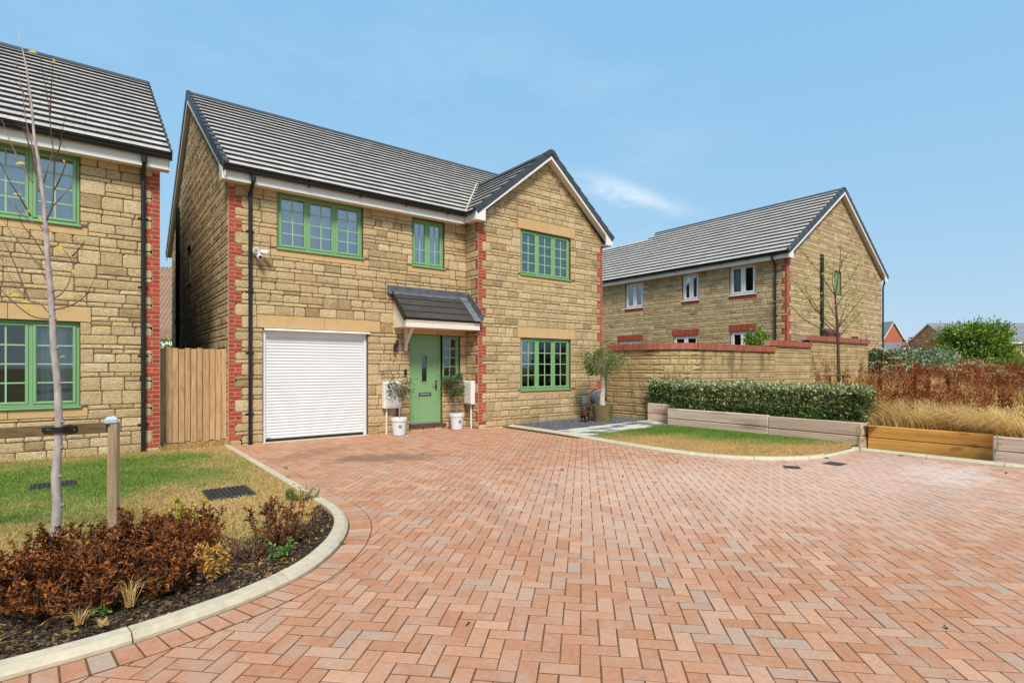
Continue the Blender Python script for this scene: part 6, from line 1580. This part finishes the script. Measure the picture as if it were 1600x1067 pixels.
# fallen leaves and bits on the paving
for (a_, b_) in ((881, 735), (952, 738), (974, 746), (1006, 745), (1022, 754), (816, 801), (871, 759), (1060, 724), (1474, 979), (1569, 740), (940, 702), (870, 690), (610, 700), (735, 975)):
    d_ = FPX * EYE / (b_ - 574); q = at(a_, b_, d_); d = rand_unit(1); d[:, 2] = .15
    tag(leaves('fallen_leaf', np.array([[q.x, q.y, .008]]), d, .045, .028, np.array([random.random() * .4]), M['leaf_dead'], origin=(q.x, q.y, .005)), 'dark fallen leaf lying on the block paving', 'leaf', 'fallen leaves on the drive')

# ------------------------------------------------------------------ right bank: young tree, dry meadow
RD = 13.4
tr_px = [(1311, 640), (1311, 604), (1309, 534), (1308, 501), (1305, 464), (1309, 435), (1312, 417), (1314, 390), (1315, 372)]
tr_r = [.038, .035, .031, .028, .019, .011, .009, .006, .003]
br_px = [[(1308, 525), (1259, 501), (1235, 478), (1212, 470)], [(1308, 515), (1277, 487), (1247, 447), (1229, 432)], [(1305, 463), (1287, 436), (1275, 419), (1252, 392)], [(1305, 463), (1326, 438), (1342, 410)], [(1309, 513), (1331, 485), (1353, 457)],
         [(1309, 513), (1319, 485), (1324, 465)], [(1305, 463), (1301, 440), (1303, 406)], [(1309, 528), (1330, 505), (1342, 490)], [(1308, 500), (1296, 478), (1284, 462)], [(1309, 525), (1290, 505), (1270, 470), (1255, 452)], [(1311, 425), (1318, 405), (1326, 395)], [(1307, 480), (1318, 462), (1330, 452)], [(1275, 487), (1262, 462), (1256, 440)]]
yt, tp, tips = tree_from('young_tree', 'slim young tree with sparse yellow-green leaves in front of the stepped wall', 'tree', tr_px, tr_r, br_px, RD, M['bark_red'], M['bark_red'], 9, rb=(.013, .004), spur=True, dsp=.8)
P_ = []
for f in tips:
    for p in f[4:]:
        for k in range(6): P_.append(np.array(p[:]) + RNG.normal(0, .13, 3))
P_ = np.array(P_); N = len(P_); d = rand_unit(N); d[:, 2] -= .3
leaves('crown', P_, d, RNG.uniform(.05, .09, N), RNG.uniform(.025, .042, N), RNG.uniform(.75, 1, N), M['leaf_tree'], yt, origin=tuple(tp[0]))
sb = at(1297, 640, RD); s2 = at(1318, 640, RD - .1); zt = at(1310, 587, RD).z
stk = thing('tree_stake', 'pair of short stakes with black tie on the young tree behind the hedge', 'tree stake', (sb.x, sb.y, .4))
for q in (sb, s2): 
    mb = MB(); mb.tube([(q.x, q.y, .35), (q.x, q.y, zt + .02)], .028, 10); mb.build('stake', M['rail'], stk)
mb = MB(); a1 = at(1294, 587, RD - .08); a2 = at(1321, 586, RD - .16); mb.tube([a1, a2], .018, 8); mb.build('tie', M['rail'], stk)

def wedge(n, x0, x1, k0=.03, k1=.43, ymax=8.2, p=1.0):
    x = x0 + (x1 - x0) * RNG.random(n) ** p; y = x * RNG.uniform(k0, k1, n); k = (y < ymax) & ~((x < 11.62) & (y > 3.9)) & ~((x < 11.25) & (y > 2.05)); return x[k], y[k]
def swirl_grass(name, x, y, h, width, tint, material, lean):
    """long straw lodged in swirls: the lean direction follows a slow field"""
    N = len(x); a = 6.28 * 1.6 * vnoise(x * .9, y * .9, 45) + RNG.normal(0, .7, N); b = RNG.uniform(0, 6.28, N)
    out = np.stack([np.cos(a), np.sin(a), np.zeros(N)], 1); side = np.stack([np.cos(b), np.sin(b), np.zeros(N)], 1) * width * .5; base = np.stack([x, y, bank_z(x, y) - .01], 1)
    v = np.empty((N, 7, 3)); up = np.array([0, 0, 1.])
    for i, (f, o_, u_) in enumerate(((.0, 0, 0), (.45, .12, .5), (.8, .5, .85))):
        p = base + out * (o_ * lean * h)[:, None] + up * (u_ * h)[:, None]; w = side * (1 - .3 * f); v[:, 2 * i] = p - w; v[:, 2 * i + 1] = p + w
    v[:, 6] = base + out * (1.0 * lean * h)[:, None] + up * ((1 - .35 * np.clip(lean, 0, 1.6)) * h)[:, None]
    fast_mesh(name, v, 7, [(0, 1, 3, 2), (2, 3, 5, 4), (4, 5, 6)], tint, material, kind='stuff')
x, y = wedge(50000, 11.0, 16.0, p=1.25)
hz = RNG.uniform(.20, .60, len(x)) * (.25 + 1.15 * vnoise(x * 1.5, y * 1.5, 41)) * np.interp(x, [11, 11.6, 12.4, 14], [.55, .75, .8, .7])
swirl_grass('dry_meadow_grass', x, y, hz, .0065, np.clip(.75 * vnoise(x * 2.2, y * 2.2, 42) + RNG.random(len(x)) * .4, 0, 1), M['straw'], RNG.uniform(.35, 2.5, len(x)))
x, y = wedge(31000, 15, 34, p=1.2)
blades('far_meadow_grass', x, y, bank_z(x, y) - .01, RNG.uniform(.3, .7, len(x)), RNG.uniform(.2, .9, len(x)), .016, RNG.random(len(x)) * .7, M['straw'], kind='stuff', bend=.6)
x, y = wedge(2600, 11.05, 15, p=1.0)
blades('green_underlayer', x, y, bank_z(x, y) - .01, RNG.uniform(.08, .22, len(x)), RNG.uniform(.2, .9, len(x)), .010, RNG.uniform(.5, 1, len(x)), M['blade'], kind='stuff')
def dock_cloud(name, n, x0, x1, hmin, hmax, bits, size, cond=None, kind='stuff', p=1.0):
    x, y = wedge(n, x0, x1, p=p)
    if cond is not None: k = cond(x, y); x = x[k]; y = y[k]
    n = len(x); h = RNG.uniform(hmin, hmax, n) * (.55 + .75 * vnoise(x * 1.1, y * 1.1, 66)); z = bank_z(x, y); ln_ = RNG.normal(0, .1, (n, 2))
    f = RNG.uniform(.35, 1, (n, bits)); px_ = x[:, None] + ln_[:, :1] * f * h[:, None] + RNG.normal(0, .03, (n, bits)); py_ = y[:, None] + ln_[:, 1:] * f * h[:, None] + RNG.normal(0, .03, (n, bits)); pz = z[:, None] + f * h[:, None]
    P = np.stack([px_, py_, pz], 2).reshape(-1, 3); N = len(P); d = RNG.normal(0, .5, (N, 3)); d[:, 2] += .9
    leaves(name, P, d, RNG.uniform(.6, 1.5, N) * size, RNG.uniform(.25, .5, N) * size, np.repeat(RNG.random(n), bits) * .6 + RNG.random(N) * .4, M['dock'], kind=kind)
    blades(name + '_stems', x, y, z, h, np.abs(ln_[:, 0]), .012, RNG.random(n) * .6, M['dock'], kind=kind)
dock_cloud('dried_dock', 1350, 11.9, 20, .55, 1.12, 60, .048, lambda x, y: (vnoise(x * .8, y * .8, 51) > np.interp(x, [11.9, 13.5], [.5, .34])) & ((x > 13.4) | (RNG.random(len(x)) < .7)) & ((y < .33 * x) | (RNG.random(len(x)) < .3)))
dock_cloud('far_dried_dock', 1050, 20, 36, .6, .95, 34, .08, lambda x, y: (vnoise(x * .4, y * .4, 52) > .3) & (y < .31 * x))
dock_cloud('near_dried_dock', 600, 11.5, 13.6, .4, .85, 60, .038, lambda x, y: (vnoise(x * 1.5, y * 1.5, 58) > .52) & (x > 11.5))
def dock_plant(px_, d, h, label, seed):
    rng = np.random.default_rng(seed); b = at(px_, 600, d); z0 = float(bank_z(np.array(b.x), np.array(b.y))); t = thing('dock_plant', label, 'dock plant', (b.x, b.y, z0), 'dark dock stems near the sleepers')
    mb = MB(); tipv = Vector((b.x + rng.normal(0, .05), b.y + rng.normal(0, .05), z0 + h)); mb.tube([(b.x, b.y, z0 - .02), tipv], [.007, .003], 6); 
    P = []
    for k in range(4):
        f = rng.uniform(.4, .7); q = Vector((b.x, b.y, z0)).lerp(tipv, f); e = q + Vector((rng.normal(0, .06), rng.normal(0, .06), rng.uniform(.15, .3) * h)); mb.tube([q, e], [.004, .002], 4); P += [q.lerp(e, s)[:] for s in rng.random(40)]
    P += [Vector((b.x, b.y, z0)).lerp(tipv, s)[:] for s in rng.uniform(.25, 1, 130)]
    mb.build('stem', M['dock'], t); P = np.array(P) + rng.normal(0, .012, (len(P), 3)); N = len(P); d_ = rng.normal(0, .6, (N, 3)); d_[:, 2] += .5
    leaves('seed_heads', P, d_, rng.uniform(.03, .06, N), rng.uniform(.016, .028, N), rng.random(N) * .6, M['dock'], t, origin=(b.x, b.y, z0))
for i, (px_, d, h, lb_) in enumerate([(1427, 12.3, .82, 'dark dock stem leftmost above the orange sleepers'), (1452, 12.0, .78, 'dark dock stem second from left above the orange sleepers'), (1482, 11.9, .85, 'dark dock stem above the middle of the orange sleepers'), (1378, 13.4, .85, 'dark dock stem beside the end of the clipped hedge'), (1562, 12.4, .7, 'dark dock stem near the grey sleepers at right')]): dock_plant(px_, d, h, lb_, 70 + i)
def umbel(px_, d, h, label, seed):
    rng = np.random.default_rng(seed); b = at(px_, 600, d); z0 = float(bank_z(np.array(b.x), np.array(b.y))); t = thing('dried_umbel_plant', label, 'wild plant', (b.x, b.y, z0), 'tan seed-head plants in the meadow')
    mb = MB(); P = []
    for k in range(7):
        a = rng.uniform(0, 6.28); q = Vector((b.x, b.y, z0 + h * rng.uniform(.3, .6))); e = q + Vector((math.cos(a) * rng.uniform(.1, .35), math.sin(a) * rng.uniform(.1, .35), h * rng.uniform(.25, .5))); mb.tube([(b.x, b.y, z0 - .02), q, e], [.008, .006, .003], 5)
        for s in range(26):
            c = rng.uniform(0, 6.28); r_ = rng.uniform(.01, .08); P.append((e.x + r_ * math.cos(c), e.y + r_ * math.sin(c), e.z + rng.uniform(-.015, .02)))
    mb.build('stems', M['umbel'], t); P = np.array(P); N = len(P); d_ = rng.normal(0, .6, (N, 3)); d_[:, 2] += .7
    leaves('seed_heads', P, d_, rng.uniform(.03, .065, N), rng.uniform(.02, .04, N), rng.random(N), M['umbel'], t, origin=(b.x, b.y, z0))
for i, (px_, d, h, lb_) in enumerate([(1492, 13.0, 1.0, 'tall branching tan seed-head plant in the middle of the dry meadow'), (1530, 13.6, .9, 'tan seed-head plant right of the tall branching one'), (1548, 14.2, .95, 'tan seed-head plant furthest back on the right'), (1572, 12.8, .8, 'tan seed-head plant near the right picture edge'), (1400, 15.0, 1.0, 'tan seed-head plant below the silver hedge'), (1372, 15.5, 1.05, 'tan seed-head plant at the garden wall end')]): umbel(px_, d, h, lb_, 90 + i)
b = at(1594, 690, 11.3); shrub(b.x, b.y, .2, .5, 420, 'green leafy shrub rising over the grey sleepers at right edge', M['leaf_silver'], .05, .5, 'shrub', None, 97, 'leafy_shrub', z0=.42, stems=14)

# ------------------------------------------------------------------ beyond the meadow
def path_hedge(name, label, p0, p1, w, z0, h, n, material, size, seed):
    rng = np.random.default_rng(seed); p0 = np.array(p0, float); p1 = np.array(p1, float); L_ = np.linalg.norm(p1 - p0); d = (p1 - p0) / L_; s = np.array([-d[1], d[0]])
    t = thing(name, label, 'hedge', ((p0[0] + p1[0]) / 2, (p0[1] + p1[1]) / 2, z0))
    a = rng.random(n) ** 1.3 * L_; th = rng.uniform(0, np.pi, n); rr = 1 - rng.random(n) ** 2 * .3
    hh = h * (1 + .16 * (vnoise(a * .9, a * 0, seed) - .5) * 2); q2 = np.cos(th) * rr * w / 2; zz = z0 + (np.sin(th) ** .6) * rr * hh
    P = np.stack([p0[0] + d[0] * a + s[0] * q2, p0[1] + d[1] * a + s[1] * q2, zz], 1); D_ = rand_unit(n) + np.array([0, 0, .5])
    tint = np.clip(rng.choice([.1, .3, .5, .7, .95], n) + rng.normal(0, .06, n), 0, 1)
    leaves('foliage', P, D_, rng.uniform(.7, 1.3, n) * size, rng.uniform(.35, .5, n) * size, tint, material, t, origin=(p0[0], p0[1], z0))
    mb = MB()
    for k in range(8):
        f = rng.random(); c = p0 + (p1 - p0) * f; mb.tube([(c[0], c[1], z0 - .2), (c[0] + .1, c[1], z0 + h * .8)], [.03, .01], 5)
    mb.build('stem', M['twig'], t)
path_hedge('hedge', 'silvery loose hedge running right from the end of the garden wall', (24.2, 8.1), (47.0, 11.2), 1.7, .45, 1.85, 16000, M['leaf_silver'], .17, 3)
def far_tree(name, label, px_, d, zc, rx, rz, n, size, material, seed, trunk_r=.12, clumps=60, spread=.42, zb=.3):
    b = at(px_, 574, d); t = thing(name, label, 'tree', (b.x, b.y, zb)); cen = (b.x, b.y, zc)
    fo, ends = crown('crown', t, cen, rx, rz, n, size, .5, material, cen, clumps, spread, seed=seed, upb=.3)
    mb = MB(); mb.tube([(b.x, b.y, zb - .3), (b.x, b.y, zc - rz * .5), (b.x + .1, b.y, zc)], [trunk_r, trunk_r * .8, trunk_r * .4], 8); twigs(mb, (b.x, b.y, zc - rz * .4), ends, trunk_r * .35, .01); mb.build('trunk', M['twig'], t)
far_tree('round_tree', 'broad round bright green tree in front of the brick houses', 1522, 44, 2.6, 2.75, 2.4, 19000, .24, M['leaf_tree'], 5, clumps=150, spread=.34)
far_tree('rust_tree', 'small rust-leaved tree between the red gables', 1428, 42, 2.7, 1.35, 1.2, 520, .2, M['leaf_rust'], 6, .06, 30, .4)
far_tree('small_tree', 'pale yellow-green bush below the rust-leaved tree', 1452, 40, 1.75, 1.4, .75, 900, .2, M['leaf_tree'], 7, .06, 26, .5)
far_tree('small_tree', 'yellow-green bush at the far right of the meadow', 1588, 38, 1.45, 1.6, .8, 1000, .18, M['leaf_tree'], 8, .06, 26, .5)
far_tree('small_tree', 'low tan-green bush under the round tree', 1508, 34, 1.25, 1.5, .55, 900, .16, M['umbel'], 9, .05, 26, .5)
far_tree('small_tree', 'low green bush under the right side of the round tree', 1552, 40, 1.35, 1.9, .6, 1000, .17, M['leaf_tree'], 10, .05, 26, .5)
b = at(1206, 532, 16.6); t = thing('garden_shrub', 'round dark green shrub showing over the garden wall coping', 'shrub', (b.x, b.y, 1.2))
b = at(1181, 529, 16.8); cen = (b.x, b.y, 2.28); t.location = (b.x, b.y, .4); WLOC[t.name] = V3((b.x, b.y, .4))
fo, ends = crown('crown', t, cen, .30, .36, 1100, .085, .5, M['leaf_tree'], cen, 24, .5, seed=11)
mb = MB(); mb.tube([(b.x, b.y, .3), (b.x, b.y, 2.2)], [.03, .015], 6); mb.build('trunk', M['twig'], t)

def far_house(name, label, px_, d, rot, wid, length, eave, ridge_z, wallm, roofm, wins=(), zb=0.2, cat='house', group='brick houses beyond the meadow', pantile=False, door=None):
    """local x along the ridge, y across; gables at x = 0 and x = length, front at y = 0"""
    o = at(px_, 574, d); ca_, sa_ = math.cos(rot), math.sin(rot); t = thing(name, label, cat, (o.x, o.y, zb), group)
    def tf(mb): mb.v = [(o.x + x * ca_ - y * sa_, o.y + x * sa_ + y * ca_, zb + z) for x, y, z in mb.v]; return mb
    mb = MB(); mb.prism([(0, 0), (wid, 0), (wid, eave), (wid / 2, ridge_z - .08), (0, eave)], 'x', 0, length); w = tf(mb).build('wall', M[wallm], t)
    r = MB()
    for s in (0, 1):
        y0 = -.35 if s == 0 else wid + .35; k = (ridge_z - eave) / (wid / 2); z0 = eave - .35 * k
        pl = [(y0, z0), (wid / 2, ridge_z), (wid / 2, ridge_z + .12), (y0, z0 + .12)]
        r.prism(pl if s == 0 else pl[::-1], 'x', -.2, length + .2, random.random())
        nb_ = 14
        for i in range(nb_):        # lapped courses
            f0 = i / nb_; f1 = (i + 1) / nb_; ya, yb = y0 + (wid / 2 - y0) * f0, y0 + (wid / 2 - y0) * f1; za, zb2 = z0 + .12 + (ridge_z - z0) * f0, z0 + .12 + (ridge_z - z0) * f1
            r.prism([(ya, za), (yb, zb2), (yb, zb2 + .01), (ya, za + .05)], 'x', -.2, length + .2, random.random())
    rf = tf(r).build('roof', M[roofm], t)
    if pantile:
        r = MB(); y0 = -.35; k = (ridge_z - eave) / (wid / 2); z0 = eave - .35 * k + .16; x_ = -.1
        while x_ < length + .1:
            r.tube([(x_, y0, z0), (x_, wid / 2, ridge_z + .16)], .07, 6); x_ += .3
        tf(r).build('pantile_roll', M[roofm], rf)
    f = MB(); f.box(-.2, length + .2, -.38, -.34, eave - .45, eave - .22)
    for xg in (-.24, length + .2):
        for s in (0, 1):
            y0 = -.35 if s == 0 else wid + .35; k = (ridge_z - eave) / (wid / 2); z0 = eave - .35 * k; pl = [(y0, z0 - .1), (wid / 2, ridge_z - .1), (wid / 2, ridge_z + .1), (y0, z0 + .1)]; f.prism(pl if s == 0 else pl[::-1], 'x', xg, xg + .04)
    tf(f).build('fascia', M['white'], t)
    for (face, a, z, ww, hh) in wins:
        fr = MB(); gl = MB()
        if face == 'f':
            fr.box(a, a + ww, -.05, -.01, z, z + .07); fr.box(a, a + ww, -.05, -.01, z + hh - .07, z + hh); fr.box(a, a + .07, -.05, -.01, z + .07, z + hh - .07); fr.box(a + ww - .07, a + ww, -.05, -.01, z + .07, z + hh - .07); fr.box(a + ww / 2 - .035, a + ww / 2 + .035, -.05, -.01, z + .07, z + hh - .07); gl.box(a + .03, a + ww - .03, -.025, -.012, z + .03, z + hh - .03)
        else:
            fr.box(-.05, -.01, a, a + ww, z, z + .07); fr.box(-.05, -.01, a, a + ww, z + hh - .07, z + hh); fr.box(-.05, -.01, a, a + .07, z + .07, z + hh - .07); fr.box(-.05, -.01, a + ww - .07, a + ww, z + .07, z + hh - .07); gl.box(-.025, -.012, a + .03, a + ww - .03, z + .03, z + hh - .03)
        wo = tf(fr).build('window', M['white'], t); tf(gl).build('pane', M['room'], wo)
    if door:
        a = door; dm_ = MB(); dm_.box(a, a + 1, -.05, -.01, 0, 2.1); tf(dm_).build('door', M['white'], t); cp_ = MB(); cp_.prism([(-.9, 2.3), (0, 2.3), (0, 2.9)], 'x', a - .4, a + 1.4); tf(cp_).build('canopy', M['tile_far'], t)
    return t
RTA = math.atan2(RT[1], RT[0])
far_house('brick_house', 'long orange-brick house with grey roof behind the round tree', 1487, 80, RTA, 8.6, 26, 5.2, 8.0, 'brick_far2', 'tile_far', [('f', 10.2, 3.2, 1.1, 1.2), ('f', 13.5, 3.2, 1.1, 1.2), ('f', 7, 3.2, 1.1, 1.2), ('f', 7, .7, 1.4, 1.3), ('f', 13.3, .7, 1.6, 1.3), ('g', 3.6, 3.4, .9, 1.1)], door=10.6)
far_house('brick_house', 'red brick gabled house just right of the stone gable', 1414, 92, RTA + math.pi / 2 + .2, 4.8, 10, 5.5, 8.9, 'brick_far', 'tile_far', [('g', 2.6, 3.2, .9, 1.1)])
far_house('brick_garage', 'low orange-brick garage with pale grey roof beside the stone gable', 1424, 76, RTA + 2.25, 5.0, 6.5, 2.6, 4.55, 'brick_far2', 'tile_far', cat='garage', wins=[('g', 2, .8, .9, 1)])
far_house('brick_house', 'red brick gable peeping behind the orange-brick house', 1476, 98, RTA + .2, 8, 8, 5.6, 8.1, 'brick_far', 'tile_far', [('g', 3.6, 3.2, .9, 1.1)])
far_house('brick_house', 'red brick house with pantile roof seen through the gap', 190, 40, RTA, 9, 9, 4.0, 9.3, 'brick_far', 'pantile', [('f', 4, 1, 1.2, 1.2)], group=None, pantile=True)
sd_ = far_house('garden_shed', 'small white garden shed seen through the gap over the gate', 246, 27, RTA, 2, 2.2, 2.75, 3.05, 'white', 'pantile', [('f', .6, 1.0, .8, .8)], cat='shed', group=None)
far_tree('garden_bush', 'leafy garden bush glimpsed over the gate', 258, 22, 1.9, .7, .75, 500, .14, M['leaf_tree'], 13, .05, 20, .5, zb=0)
